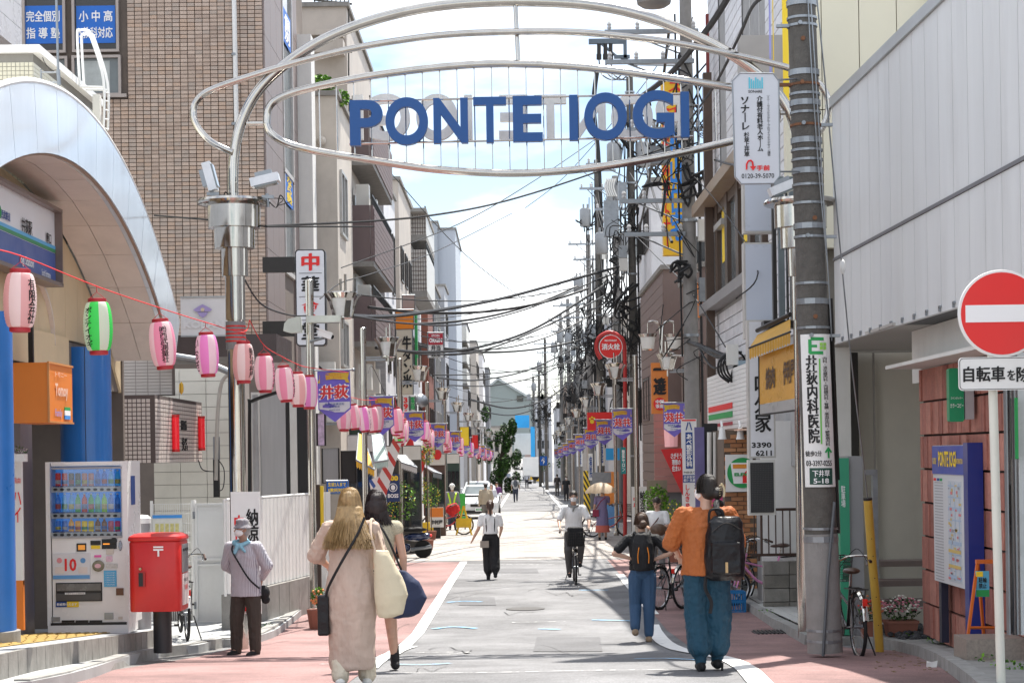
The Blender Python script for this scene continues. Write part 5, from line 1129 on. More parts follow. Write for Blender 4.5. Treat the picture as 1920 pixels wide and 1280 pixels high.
for py in(50,160,236,445,630):
 s=-1 if py in(50,160)else 1;c=pp(py);m=MB();m.box(c+V((s*.20,-.03,0)),(.12,.05,.03));m.cyl(c+V((-.05,-.16,0)),c+V((-.05,-.20,0)),.02);m.build('clamp',rust if py==160 else galv,t)
for py,dx in((78,-.02),(595,-.0),(412,.03)):c=pp(py)+V((dx,-pr(py),0));m=MB();m.cyl(c+V((0,.02,0)),c+V((0,-.02,0)),.022);m.build('step_bolt',rust,t)
m=MB();m.tube([pp(900)+V((.20,0,0)),pp(1000)+V((.21,0,0)),pp(640)+V((.20,0,0))][:1]+[pp(y)+V((.19,-.02,0))for y in(760,640,560)][::-1],.012,6);m.build('conduit',darkmetal,t)
m=MB();m.tube([pp(1225)+V((-.05,-.18,0)),pp(1080)+V((.02,-.2,0)),pp(940)+V((.12,-.17,0))],.016,6);m.build('ground_conduit',M('conduit_grey',(.10,.11,.12)),t)
m=MB();m.tube([pp(y)+V((.17,.02,0))for y in(560,700,850,1000)],.03,8);m.build('cable_duct',darkmetal,t,True)
for k,(xs)in enumerate(((.04,.05,.10),(.06,.085,.13))):m=MB();m.tube(spline([pp(-40)+V((xs[0],-.16,0)),pp(120)+V((xs[1],-.165,0)),pp(330)+V((xs[2]*.9,-.15,0)),pp(520)+V((.15,-.11,0)),pp(640)+V((.17,-.06,0))]),.006,5);m.build('cable',galv,t)
m=MB()
for y0_ in(1030,):pass
m=MB();m.tube([W(1516,860,18.95),W(1522,1210,18.95)],.05,12);m.build('steel_sleeve',steel,t,True)
def wrap_sign(py0,py1,w,mat,nm,off=.015,par=t,front=-1):
 m=MB();k=8
 for i in range(k+1):
  for py in(py0,py1):
   a=lerp(-w,w,i/k);c=pp(py);r=pr(py)+off;m.v.append(tuple(c+V((sin(a)*r,-cos(a)*r,0))))
 m.f=[(2*i,2*i+2,2*i+3,2*i+1)for i in range(k)];m.mi=[0]*k;return m.build(nm,mat,par,True)
s=thing('clinic_pole_sign',pp(770)+V((0,-.2,0)),'white clinic sign reading 井荻内科医院 wrapped on the dark concrete pole','sign')
wrap_sign(628,912,1.05,white,'plate',.012,s)
def psn(px,py,e=.014):c=pp(py);x=W(px,py,UY-.17).x;dx=max(-.99,min(.99,(x-c.x)/(pr(py)+e)));return V((x,c.y-(pr(py)+e)*sqrt(1-dx*dx),W(px,py,UY-.17).z))
def ptext(body,px,py,w,h,k,vert=False,bold=.02,e=.016):
 """text bent round the pole"""
 vs,fs,x0,x1,y0,y1=txt_mesh(body,vert,min(bold,.01),1.0,2);sx,sy=w/(x1-x0),h/(y1-y0);m=MB();ctr=W(px,py,UY-.17);P=[]
 cs=[0]if bold<=.012 else[-bold+.008,0,bold-.008]
 for q,d in enumerate(cs):
  P=[]
  for v in vs:
   z=ctr.z+(v.y-(y0+y1)/2)*sy;pyv=py-(v.y-(y0+y1)/2)*sy/mpp(UY-.17);c=pp(pyv);x=ctr.x+(v.x-(x0+x1)/2+d)*sx+(pp(pyv).x-pp(py).x);r=pr(pyv)+e+.0006*q;dx=max(-.99,min(.99,(x-c.x)/r));P.append(V((x,c.y-r*sqrt(1-dx*dx),z)))
  m.add(P,fs)
 o=bpy.data.objects.new('lettering',m.mesh('lettering',ink[k],False,WM[s.name].inverted(),False));COL.objects.link(o);o.parent=s
ptext('井荻内科医院',1524,748,.105,.87,'k',True,.04);ptext('内科・消化器内科・内視鏡内科・腎臓・高血圧内科・糖尿病内科',1550,752,.05,.88,'k',True,.012)
ptext('徒歩2分',1526,850,.15,.055,'k');ptext('03-3397-0255',1537,868,.25,.055,'k');ptext('↑',1554,848,.07,.11,'g',bold=.05)
def pbox(px0,py0,px1,py1,mat,nm,e=.016):
 m=MB();k=6
 for i in range(k+1):
  for py in(py0,py1):m.v.append(tuple(psn(lerp(px0,px1,i/k)+(pp(py).x-pp((py0+py1)/2).x)/mpp(UY),py,e)))
 m.f=[(2*i,2*i+2,2*i+3,2*i+1)for i in range(k)];m.mi=[0]*k;return m.build(nm,mat,s,True)
pbox(1537,672,1540,832,M('stripe_green',(.15,.5,.08),.5,var=0),'green_stripe')
for(a,b,c,d)in((1520,632,1545,638),(1516,646,1532,651),(1518,658,1544,664),(1516,636,1522,662)):pbox(a,b,c,d,inkgreen,'clinic_logo')
for dx,dy in((0,0),(7,0),(0,7),(7,7)):pbox(1537+dx,642+dy,1543+dx,648+dy,M('clover',(.3,.6,.1),.5,var=0),'clover_leaf',.019)
pbox(1519,877,1562,908,M('plate_dark_green',(.01,.06,.04),.5,var=0),'address_plate');ptext('下井草',1540,887,.17,.065,'w',e=.02);ptext('5-18',1540,901,.15,.05,'w',e=.02)
s=thing('care_home_sign',W(1420,240,18.2),'white octagonal care home sign reading ソナーレ hung on the pole','sign');OY=18.2
P=[(1388,137),(1450,138),(1460,152),(1462,330),(1451,344),(1390,345),(1378,331),(1373,152)];P3=[W(*p,OY)for p in P]
MB().slab(P3,(0,1,0),.06).build('panel',M('sign_face_pale',(.56,.58,.62),.35,0,.03),s);m=MB();m.tube([p+V((0,0,0))for p in P3],.008,6,True);m.build('edge',galv,s)
def ot(b_,px,py,w,h,k='k',v=False,bold=.02):text(b_,W(px,py,OY),(w*mpp(OY),h*mpp(OY)),k if not isinstance(k,str)else ink[k],s,vertical=v,bold=bold)
aqua=M('ink_aqua',(.10,.50,.62),.5,var=0)
for i in range(7):MB().box(W(1405+i*4,157+(i%3)*1.5-1,OY-.003),(.014,.004,(21-(i%3)*3)*mpp(OY))).build('logo_bar',aqua,s)
ot('SONARE',1416,172,26,5,'k');ot('ソナーレ',1397,213,15,62,'k',True,.04);ot('杉並上井草',1400,271,10,46,'k',True,.03);ot('介護付有料老人ホーム',1425,232,11,104,'k',True,.03);ot('ソニー・ライフケアグループのライフケアデザイン運営',1441,236,6,114,'k',True,.01)
ot('手前',1431,315,24,10,'r',False,.04);ot('0120-39-5070',1421,330,61,9,'k',False,.01)
m=MB();m.tube([W(1400,318,OY-.008),W(1400,308,OY-.008),W(1403,302,OY-.008),W(1408,301,OY-.008),W(1411,304,OY-.008),W(1412,312,OY-.008)],.009,6);m.slab([W(1406,312,OY-.006),W(1418,312,OY-.006),W(1412,320,OY-.006)],(0,-1,0),.008);m.build('turn_arrow',inkred,s)
m=MB();m.cyl(W(1460,150,OY+.03),pp(148),.009);m.cyl(W(1462,322,OY+.03),pp(322),.009);m.build('arm',galv,s)
t=thing('guy_wire',WG(1645,1228),'yellow plastic guard tube on the slanting guy wire','guy wire');a,b=W(1627,935,19.4),W(1650,1229,19.6)
m=MB();m.tube([a,a.lerp(b,.35)+V((-.004,0,0)),a.lerp(b,.7)+V((.004,0,0)),b],.046,16);m.build('yellow_guard',M('guard_yellow',(.62,.39,.06),.45,0,.1,6,dirt=.15),t,True)
m=MB();m.lathe(a,[(.048,-.01),(.048,.012)],16,(b-a));m.build('cap_ring',darkmetal,t)
for f in(.25,.36,.5,.62,.8):m=MB();c=a.lerp(b,f);m.cyl(c+V((.0,-.047,0)),c+V((0,-.051,0)),.006,n=6);m.build('hole',black,t)
m=MB();m.tube([a,W(1592,640,19.0),W(1573,440,18.8),W(1545,130,18.7),W(1528,-40,18.65)],.008,6);m.build('steel_wire',galv,t);m=MB();c=W(1580,500,18.85);m.ell(c,(.03,.03,.075),None,10,8);m.build('insulator',white,t,True)
t=thing('green_sign_box',WG(1600,1190,.1),'grey steel box with a green front standing behind the pole','cabinet');A,B=W(1590,855,21.6),W(1622,1180,21.6);C0=W(1572,860,21.6)
MB().box(((A.x+B.x)/2,21.9,(A.z+gz(21.7)+.1)/2),(B.x-A.x,.6,A.z-gz(21.7)-.1)).build('body',M('cabinet_grey',(.30,.30,.31),.45,.2,.05),t);MB().box(((C0.x+A.x)/2,21.7,(A.z+gz(21.7)+.1)/2),(A.x-C0.x,.3,A.z-gz(21.7)-.14)).build('front',M('cabinet_green',(.04,.30,.17),.4,0,.05),t)
text('駐車場',W(1581,930,21.53),(.05,.25),inkwhite,t,vertical=True)
t=thing('grey_square_post',WG(1640,1205,.1),'tall grey square metal post behind the yellow guard tube','post');A,B=W(1636,880,20.6),W(1650,1200,20.6)
MB().box(((A.x+B.x)/2,20.65,(A.z+gz(20.6))/2),(B.x-A.x,.1,A.z-gz(20.6))).build('post',galv,t);MB().box((A.x-.03,20.62,A.z-.03),(.1,.06,.06)).build('bracket',galv,t)
def flowerpot(px,py,w,label,cols,seed,pot=True,h=.17,fs=.018,n=420):
 c=WG(px,py,.1);t=thing('flower_pot',c,label,'potted plant');rg=random.Random(seed)
 m=MB();m.hexa([c+V((sx*w*.42,sy*w*.3,0))for sx,sy in((-1,-1),(1,-1),(1,1),(-1,1))]+[c+V((sx*w*.5,sy*w*.36,h))for sx,sy in((-1,-1),(1,-1),(1,1),(-1,1))]);m.build('pot',M('terracotta',(.27,.10,.065),.7,0,.15,6,dirt=.2),t)
 m=MB();m.box(c+V((0,0,h)),(w*1.04,w*.76,.03));m.build('rim',M('terracotta',(.27,.10,.065)),t)
 m=MB();leaves(m,c+V((0,0,h+.13)),(w*.62,w*.42,.16),n,fs*1.3,seed,True);m.build('leaves',[leafm,leafdark],t)
 m=MB()
 for _ in range(n//3):
  a=rg.random()*6.28;r_=rg.random()**.5;p=c+V((cos(a)*r_*w*.66,sin(a)*r_*w*.45-.03,h+.12+rg.uniform(.0,.19)*(1.15-r_*.5)));m.m=rg.randrange(len(cols));m.ell(p,(fs,fs,fs*.6),None,5,3)
 m.build('flowers',cols,t)
fp,fw_,fr_=M('petal_pink',(.65,.22,.28),.6),M('petal_white',(.8,.76,.68),.6),M('petal_red',(.6,.06,.04),.6)
flowerpot(1689,1192,.36,'terracotta planter of pink and white begonias by the beige recess',[fp,fw_,fp,fw_],3);flowerpot(1632,1195,.22,'small pot of orange red flowers half hidden behind the yellow tube',[fr_,M('petal_orange',(.7,.25,.1),.6)],4,n=160)
t=thing('concrete_block_wall',WG(1470,1150),'low wall of weathered concrete blocks beside the tiled strip','wall');BY=27.2
blk=[M('block_a',(.20,.19,.165),.9,0,.3,5,.4,60,dirt=.5),M('block_b',(.26,.25,.225),.9,0,.3,5,.4,60,dirt=.4)]
A,B=W(1432,1052,BY),W(1520,1150,BY)
for i in range(2):
 for j in range(4):
  z0,z1=lerp(gz(BY),A.z,j/4),lerp(gz(BY),A.z,(j+1)/4);xa,xb=(A.x,lerp(A.x,B.x,.55))if i==0 else(lerp(A.x,B.x,.55),B.x);MB().box(((xa+xb)/2,BY+.1,(z0+z1)/2),(xb-xa-.01,.2,z1-z0-.01)).build('block',blk[(i+j)%2],t)
t=thing('brown_railing',W(1460,1045,BY+.1),'brown steel railing on top of the concrete block wall','railing');rb_=M('railing_brown',(.07,.04,.03),.5,.2,.2)
zt,zb=W(1460,955,BY).z,W(1460,1040,BY).z;xa,xb=W(1409,955,BY).x,W(1512,955,BY).x
for z in(zt,zb):MB().box(((xa+xb)/2,BY+.1,z),(xb-xa,.04,.04)).build('rail',rb_,t)
for i in range(8):x=lerp(xa+.05,xb-.02,i/7);MB().cyl((x,BY+.1,zb),(x,BY+.1,zt),.011 if i not in(1,)else.02,n=6).build('bar',rb_,t)
MB().cyl((lerp(xa,xb,.14),BY+.1,A.z),(lerp(xa,xb,.14),BY+.1,zb),.022).build('post',rb_,t)
t=thing('white_siding_house',W(1480,1000,28.4),'small house wall of white lap siding behind the brown railing','building')
A,B=W(1425,790,28.6),W(1515,1060,28.6)
for j in range(22):z=lerp(gz(28),A.z,j/22);MB().box(((A.x+B.x)/2,28.6,z+.07),(B.x-A.x,.06,.13)).build('siding_board',white,t)
MB().box(((A.x+B.x)/2,28.9,(A.z+gz(28))/2),(B.x-A.x,.5,A.z-gz(28))).build('core',M('siding_core',(.3,.3,.3)),t)
bt=[M('white_brick',(.64,.64,.66),.45,0,.08,3,dirt=.08),M('white_brick_2',(.70,.70,.72),.45,0,.08,3,dirt=.08)]
t=thing('white_brick_building',(6,34,gz(34)),'white brick tiled building with brown framed upstairs windows','building');RX=4.25
ya,yb=26.2,WX(1333,400,RX).y;zb_=WX(1340,690,RX).z
MB().box((RX+3,(ya+yb)/2,8.5),(5.96,yb-ya,13)).build('wall',M('brick_grout',(.35,.35,.35),.9),t)
wy0,wy1=WX(1440,500,RX).y,WX(1334,500,RX).y;wz0,wz1=WX(1337,570,RX).z,WX(1337,400,RX).z
nv=40;bw_=.62;bh=.21
pieces(t,'brick_tile',(RX,yb,zb_),(0,-1,0),(0,0,1),int((yb-ya)/bw_),nv,bw_,bh,.014,bt,.014,skip=lambda c,i,j:(wz0-.25<c.z<wz1+.3 and c.y>wy0-.2)or(c.z>6.6 and 36.2<c.y<37.6)or(c.z>7.5 and 30.5<c.y<33.5),limit=300)
m=MB();m.box((RX-.18,(wy0+wy1)/2,wz1+.12),(.4,wy1-wy0+.4,.22));m.build('window_hood',M('hood_brown',(.30,.22,.15),.5,0,.1,3),t)
MB().box((RX-.12,(wy0+wy1)/2,wz0-.12),(.3,wy1-wy0+.3,.2)).build('window_sill',M('sill_grey',(.26,.25,.25),.6),t)
frb=M('frame_brown',(.085,.055,.04),.4,.2);n=5
for i in range(n):
 a,b=lerp(wy0,wy1,i/n),lerp(wy0,wy1,(i+1)/n);f=MB()
 for y in(a+.1,b-.1):f.box((RX-.03,y,(wz0+wz1)/2),(.12,.2,wz1-wz0))
 f.box((RX-.02,(a+b)/2,wz1-.1),(.1,b-a,.2));f=f.build('window',frb,t);MB().box((RX-.0,(a+b)/2,(wz0+wz1)/2),(.02,b-a-.4,wz1-wz0-.1)).build('pane',glassgrey,f)
 if i%2:MB().box((RX-.02,(a+b)/2,wz1-(wz1-wz0)*.35),(.008,(b-a)*.4,(wz1-wz0)*.6)).build('yellow_banner',inkyellow,f)
for(yc,z0,z1)in((36.9,6.7,9.2),(32.0,7.6,10.2)):
 f=MB();f.box((RX+.06,yc-.6,(z0+z1)/2),(.1,.08,z1-z0));f.box((RX+.06,yc+.6,(z0+z1)/2),(.1,.08,z1-z0));f.box((RX+.02,yc,z0),(.3,1.3,.12));f=f.build('window',winw,t);MB().box((RX+.08,yc,(z0+z1)/2),(.03,1.1,z1-z0)).build('pane',glassgrey,f)
t=thing('brown_steel_column',W(1326,700,38),'tall dark brown steel column beside the white brick building','column');A,B=W(1318,138,38),W(1333,900,38)
MB().box((A.x+.08,38,(A.z+gz(38))/2),(.17,.2,A.z-gz(38))).build('column',frb,t);MB().box((A.x+.1,38,A.z+.5),(.06,.1,1.4)).build('red_mast',M('mast_red',(.2,.03,.025)),t)
def lightbox(x0,y0,x1,y1,Y,label,mat,fr_=galv,dpth=.22,name='lightbox_sign'):
 t=thing(name,W((x0+x1)/2,y1,Y),label,'sign');A,B=W(x0,y0,Y),W(x1,y1,Y);cx,cz=(A.x+B.x)/2,(A.z+B.z)/2;w,h=B.x-A.x,A.z-B.z
 MB().box((cx,Y+dpth/2,cz),(w,dpth,h)).build('box',fr_,t);MB().box((cx,Y-.004,cz),(w-.05,.01,h-.05)).build('face',mat,t);return t
lbx=M('lightbox_face',(.50,.54,.62),.3,0,.04,1);frw=M('lightbox_frame',(.50,.48,.45),.5)
lightbox(1393,340,1452,436,26,'upper blank pale lightbox under the octagonal sign',lbx,frw);lightbox(1394,455,1452,634,25.8,'large blank pale blue lightbox above the yellow awning',lbx,frw)
t=thing('banner_strip',W(1462,110,24),'violet and yellow hanging banner strips beside the white brick building','banner')
for a,b,k in((1441,1447,M('violet_pale',(.30,.30,.62))),(1449,1451,inkyellow),(1466,1480,inkyellow),(1482,1496,M('violet_pale',(.30,.30,.62)))):p,q=W(a,-20,24.5),W(b,200,24.5);MB().box(((p.x+q.x)/2,24.5,(p.z+q.z)/2),(q.x-p.x,.03,p.z-q.z)).build('strip',k,t)
p,q=W(1384,70,25.2),W(1478,180,25.2);t=thing('grey_signboard',q,'plain beige grey signboard back behind the gate tubes','sign');MB().box(((p.x+q.x)/2,25.2,(p.z+q.z)/2),(q.x-p.x,.2,p.z-q.z)).build('panel',M('board_back',(.36,.34,.32),.6,0,.08),t)
t=thing('shop_upper_window',W(1472,500,27),'tall dark framed upstairs shop window beside the lightboxes','window')
for a,b,mt,nm in((1448,1459,darkmetal,'frame'),(1459,1474,glassgrey,'pane'),(1474,1481,darkmetal,'frame'),(1481,1493,glassgrey,'pane'),(1493,1500,darkmetal,'frame')):p,q=W(a,330,25),W(b,600,25);MB().box(((p.x+q.x)/2,25.1,(p.z+q.z)/2),(q.x-p.x,.1,p.z-q.z)).build(nm,mt,t)
p,q=W(1430,560,25.2),W(1500,608,25.2);MB().box(((p.x+q.x)/2,25.25,q.z),(q.x-p.x,.3,.1)).build('sill',darkmetal,t)
yel=M('awning_yellow',(.50,.27,.035),.75,0,.18,8,.3,20)
t=thing('yellow_awning',W(1445,650,24),'small weathered yellow awning with a scalloped fringe','awning');a0_,a1_=W(1405,652,24.4),W(1482,622,23.4)
m=MB();b0_,b1_=W(1420,628,25),W(1482,598,24);m.add([a0_,a1_,b1_,b0_],[(0,1,2,3)]);m.build('canopy',yel,t)
for i in range(16):
 p,q=a0_.lerp(a1_,i/16),a0_.lerp(a1_,(i+.93)/16);dn=V((0,0,-.13));m=MB();m.slab([p,q,q+dn,(p+q)/2+dn*1.25,p+dn],(0,-1,0),.006);m.build('scallop',yel,t)
m=MB();m.cyl(a0_,a1_,.015);m.cyl(b0_+V((0,0,.06)),b1_+V((0,0,.06)),.03);m.build('frame_bar',darkmetal,t)
t=thing('orange_tarp_sign',W(1462,775,24),'faded orange vinyl shop tarp with dark characters','sign');tp=M('tarp_orange',(.58,.30,.05),.3,0,.16,3,.3,12,coat=.2)
P=[W(1423,668,24.4),W(1500,640,23.4),W(1500,768,23.4),W(1424,778,24.4)]
m=MB();m.slab([P[0],P[1],lerp(P[1],P[2],.82),lerp(P[0],P[3],.82)],(0,1,0),.03);m.build('tarp',tp,t);m=MB();m.slab([lerp(P[0],P[3],.825),lerp(P[1],P[2],.825),P[2],P[3]],(0,1,0),.03);m.build('clear_hem',M('hem_grey',(.35,.34,.33),.3),t)
uu=(P[1]-P[0]).normalized();bi=M('tarp_ink',(.10,.06,.035),.6);text('焼肉',lerp(P[0],P[1],.27)+V((0,-.02,-.33)),(.24,.28),bi,t,u=uu,bold=.04);text('伊利屋',lerp(P[0],P[1],.72)+V((0,-.02,-.33)),(.28,.30),bi,t,u=uu,bold=.04);m=MB();m.cyl(P[0],P[3],.012);m.cyl(P[3],P[2],.012);m.build('frame',darkmetal,t)
t=lightbox(1401,600,1455,858,25.4,'tall white box sign with black brush characters and a phone number',M('sign_face_white',(.68,.69,.72)),frw)
text('味久家',W(1430,756,25.39),(.22,.78),inkblack,t,vertical=True,bold=.03);text('3390',W(1428,834,25.39),(.27,.075),inkblack,t,bold=.03);text('6211',W(1432,849,25.39),(.22,.075),inkblack,t,bold=.03)
t=thing('black_mesh_panel',W(1428,960,25.3),'black perforated panel in a white frame below the tall white sign','panel');A,B=W(1403,862,25.3),W(1455,965,25.3);cx,cz,w,h=(A.x+B.x)/2,(A.z+B.z)/2,B.x-A.x,A.z-B.z
MB().box((cx,25.4,cz),(w,.16,h)).build('frame',offwhite,t);MB().box((cx,25.31,cz),(w*.86,.03,h*.9)).build('mesh',M('mesh_black',(.03,.03,.032),.4,0,.3,120),t)
m=MB()
for i in range(13):
 for j in range(26):m.box((cx+(i-6)*w*.06,25.292,cz+(j-12.5)*h*.033),(.006,.004,.006))
m.build('perforations',M('mesh_grey',(.12,.12,.12)),t)['kind']='stuff'
t=thing('convenience_store',W(1380,980,32),'brick fronted convenience store corner with a white fascia sign','shop');SYY=31.5
A,B=W(1357,806,SYY),W(1412,1060,SYY);MB().box(((A.x+B.x)/2+.3,SYY+2,(A.z+gz(31))/2),(B.x-A.x+.6,3.94,A.z-gz(31))).build('wall',M('brick_mortar',(.16,.12,.09),.9),t)
br=[M('brick_orange',(.42,.19,.08),.75,0,.15,8),M('brick_orange_2',(.37,.16,.07),.75,0,.15,8),M('brick_orange_3',(.47,.23,.11),.75,0,.15,8)]
nb=int((B.x-A.x)/.215)+1;pieces(t,'brick',(A.x,SYY+.02,gz(31)),(1,0,0),(0,0,1),nb,int((A.z-gz(31))/.075),.215,.075,.010,br,.012,stagger=.5,limit=260,skip=lambda c,i,j:c.x>B.x+.05)
A,B=WX(1322,690,3.75),WX(1400,805,3.75)
zt,zb=W(1400,690,33).z,W(1400,803,33).z;y0,y1=WX(1402,700,3.9).y,WX(1324,700,3.9).y
MB().box((4.2,(y0+y1)/2,(zt+zb)/2),(.5,y1-y0,zt-zb)).build('fascia_box',offwhite,t)
for j in range(14):MB().box((3.93,(y0+y1)/2,lerp(zb,zt,j/14)+.04),(.03,y1-y0,.07)).build('fascia_slat',white,t)
for a,b,z0_,z1_,mt in((.35,.95,.62,.80,inkred),(.35,.95,.36,.54,inkgreen),(.35,.95,.12,.22,M('ink_crimson',(.4,.03,.05)))):MB().box((3.905,lerp(y0,y1,(a+b)/2),lerp(zb,zt,(z0_+z1_)/2*.55)),(.01,(y1-y0)*(b-a),(zt-zb)*(z1_-z0_)*.55)).build('stripe',mt,t)
m=MB();m.box((3.86,(y0+y1)/2,zb-.04),(.2,y1-y0,.03));m.build('gutter',M('sign_pale_pink',(.8,.55,.42)),t)
for px in(1354,1388):c=W(px,812,31.3);m=MB();m.lathe(c,[(.03,.1),(.05,.05),(.06,-.05),(.075,-.1)],12);m.cyl(c+V((0,0,.1)),c+V((0,.1,.2)),.02);m.build('spot_lamp',white,t,True)
m=MB();[m.cyl(W(px,810,32.6),W(px,1000,32.6),r_)for px,r_ in((1340,.03),(1349,.02),(1330,.04))];m.build('downpipe',offwhite,t)
MB().box(W(1331,930,33.4),(.28,.3,2.6)).build('dark_doorway',black,t);MB().box(W(1312,880,33),(.17,.05,1.5)).build('purple_curtain',M('curtain_violet',(.16,.14,.30),.8),t)
s=thing('store_logo_sign',W(1384,920,31.35),'white square store sign with a green ring and orange and red seven','sign');A,B=W(1361,852,31.35),W(1412,921,31.35);cx,cz=(A.x+B.x)/2,(A.z+B.z)/2
MB().box((cx,31.4,cz),(B.x-A.x,.1,A.z-B.z)).build('panel',white,s);c=W(1392,886,31.34);m=MB();m.lathe(c,[(.255,0),(.255,.006)],40,(0,-1,0));m.build('green_ring',inkgreen,s)
m=MB();m.slab([c+V((x,-.008,z))for x,z in((-.20,.17),(.16,.17),(.16,-.18),(-.15,-.18))],(0,-1,0),.006);m.build('white_field',inkwhite,s)
def bar(p,w,h,mt,nm):MB().box(c+V((p[0],-.018,p[1])),(w,.006,h)).build(nm,mt,s)
bar((-.03,.11),.26,.07,M('seven_orange',(.75,.28,.03),.5,var=0),'seven_top');m=MB();m.slab([c+V((x,-.017,z))for x,z in((.10,.07),(.03,.0),(-.0,-.05),(-.0,-.17),(.11,-.17),(.11,-.05),(.17,.04),(.17,.12))],(0,-1,0),.006);m.build('seven_stem',redsign,s)
text('ELEVEN',c+V((.04,-.026,-.025)),(.36,.055),inkgreen,s,bold=.05)
s=thing('festival_poster',W(1340,960,31.0),'pink and green festival poster beside the brick wall','poster');A,B=W(1325,922,31.2),W(1355,960,31.2);MB().box(((A.x+B.x)/2,31.2,(A.z+B.z)/2),(B.x-A.x,.02,A.z-B.z)).build('sheet',M('poster_pink',(.65,.08,.22),.5,0,.5,5),s);text('まつり',W(1340,945,31.19),(.2,.14),inkyellow,s,bold=.04)
lapb=wallmat('brown_lap',(.20,.145,.13));pkr=wallmat('pink_lap',(.42,.20,.18));blg=wallmat('bluegrey_siding',(.13,.16,.21))
def rblock(px,Y0,Y1,topY,mat,label,rows=3,cols=2,boards=0,X=None):
 x0=W(px,800,Y0).x;zt=W(px,topY,Y0).z;t=building(x0,x0+9,Y0,Y1,zt,mat,label,side=-1,rows=rows,cols=cols,frm=winf,front=[(x0+.5,x0+1.5,gz(Y0)+4,1.2),(x0+.5,x0+1.5,gz(Y0)+7,1.2)])
 if boards:
  for j in range(int((zt-gz(Y0))/.28)):MB().box((x0-.012,(Y0+Y1)/2,gz(Y0)+.14+j*.28),(.03,Y1-Y0,.265)).build('siding_board',mat,t)
 return t
rblock(1322,43,48.5,500,lapb,'brown lap sided house behind the second concrete pole',1,2,1);rblock(1248,49.5,58,505,lapb,'brown boarded house above the orange vertical sign',2,2,1)
rblock(1226,59,66,340,whitet,'white flats rising behind the orange vertical sign',4,2);rblock(1215,67,74,560,blg,'blue grey sided house with dark windows',3,2,1);rblock(1180,78,90,560,beige,'beige flats behind the tangle of poles',4,3)
rblock(1140,94,108,600,greyt,'grey flats behind the hydrant sign',4,3);rblock(1108,112,128,660,beige2,'sand coloured block further right',4,3);rblock(1064,150,166,718,wallmat('sand_tower',(.40,.30,.24)),'narrow sand coloured tower beside the far poles',4,2);rblock(1090,132,148,690,darkt,'dark house among the far right poles',3,2)
rblock(1046,190,210,760,greyt,'grey building closing the right side far away',3,2)
t=thing('yellow_vertical_sign',W(1260,478,43),'tall yellow vertical sign with red and blue characters behind the second pole','sign');A,B=W(1240,145,43),W(1304,477,43)
MB().box(((A.x+B.x)/2,43.2,(A.z+B.z)/2),(B.x-A.x,.3,A.z-B.z)).build('panel',M('sign_yellow',(.80,.47,.02),.45,0,.06,1),t);text('お部屋探しのパートナー',W(1249,320,43.04),(.17,3.5),inkred,t,vertical=True,bold=.03);text('桃山住宅',W(1268,345,43.04),(.30,2.6),M('ink_sky',(.03,.22,.65),.5,var=0),t,vertical=True,bold=.04);text('スマイル',W(1266,195,43.04),(.30,1.0),inkred,t,vertical=True,bold=.05)
t=thing('orange_vertical_sign',W(1238,775,46),'orange vertical shop sign with a black brush character and a red seal','sign');A,B=W(1221,680,44),W(1253,775,44)
MB().box(((A.x+B.x)/2,44.1,(A.z+B.z)/2),(B.x-A.x,.2,A.z-B.z)).build('panel',M('sign_orange',(.70,.22,.04),.5,0,.05),t);text('一達',W(1237,715,43.98),(.28,.62),inkblack,t,vertical=True,bold=.06);m=MB();m.lathe(W(1237,757,43.99),[(.15,0),(.15,.01)],16,(0,-1,0));m.build('seal',inkred,t);text('中国\n茶館',W(1237,757,43.97),(.2,.2),inkwhite,t,bold=.03)
t=thing('red_paw_sign',W(1128,806,62),'red shop sign with white hiragana and a yellow paw mark','sign');A,B=W(1101,773,62),W(1148,806,62);MB().box(((A.x+B.x)/2,62.1,(A.z+B.z)/2),(B.x-A.x,.2,A.z-B.z)).build('panel',redsign,t);text('もみの木',W(1132,794,61.98),(.45,.22),inkwhite,t,bold=.04);m=MB();[m.lathe(W(1110+dx,787+dy,61.98),[(r_,0),(r_,.01)],10,(0,-1,0))for dx,dy,r_ in((0,3,.07),(-4,-2,.035),(0,-5,.035),(4,-3,.035))];m.build('paw_mark',inkyellow,t)
t=thing('small_orange_sign',W(1305,580,41),'narrow orange sign between the second pole and the brown column','sign');A,B=W(1304,530,41),W(1317,596,41)
for k in range(3):MB().box(((A.x+B.x)/2,41,lerp(B.z,A.z,(k+.5)/3)),(B.x-A.x,.1,(A.z-B.z)/3-.02)).build('panel',M('sign_orange',(.70,.22,.04)),t)
t=thing('red_pennant',W(1262,900,39),'red triangular pennant with white writing beside the second pole','banner');m=MB();P=[W(1239,842,38.5),W(1279,840,38.5),W(1281,930,38.5)];m.slab(P,(0,1,0),.01);m.build('cloth',cloth_red,t);text('さがそう\n理想の\n住まい',W(1268,866,38.49),(.22,.38),inkwhite,t,bold=.03)
t=thing('red_siding_shop',(5.6,43,gz(43)),'pink red boarded shopfront below the orange vertical sign','shop');x0=W(1226,800,47).x;A=W(1226,770,47)
for j in range(10):MB().box((x0+.7,47,gz(47)+1.6+j*.2),(1.4,.12,.19)).build('siding_board',pkr,t)
MB().box((x0+.7,47.2,gz(47)+.8),(1.4,.2,1.6)).build('lower_wall',darkt,t)
c=W(1258,800,46.7);MB().lathe(c,[(.16,-.5),(.18,0),(.16,.5)],10,(0,0,1)).build('pink_lamp',M('pink_lamp',(.75,.4,.42),.5,0,.1,emit=.15),t)
t=thing('tan_fence',(5,49,gz(49)),'beige slatted fence with a green bush beside the bicycles','fence');A,B=W(1213,900,45.5),W(1252,985,45.5)
for i in range(14):x=lerp(A.x,B.x,i/14);MB().box((x+.02,45.5,(A.z+gz(45))/2),(.035,.03,A.z-gz(45))).build('slat',M('fence_tan',(.26,.21,.16),.7),t)
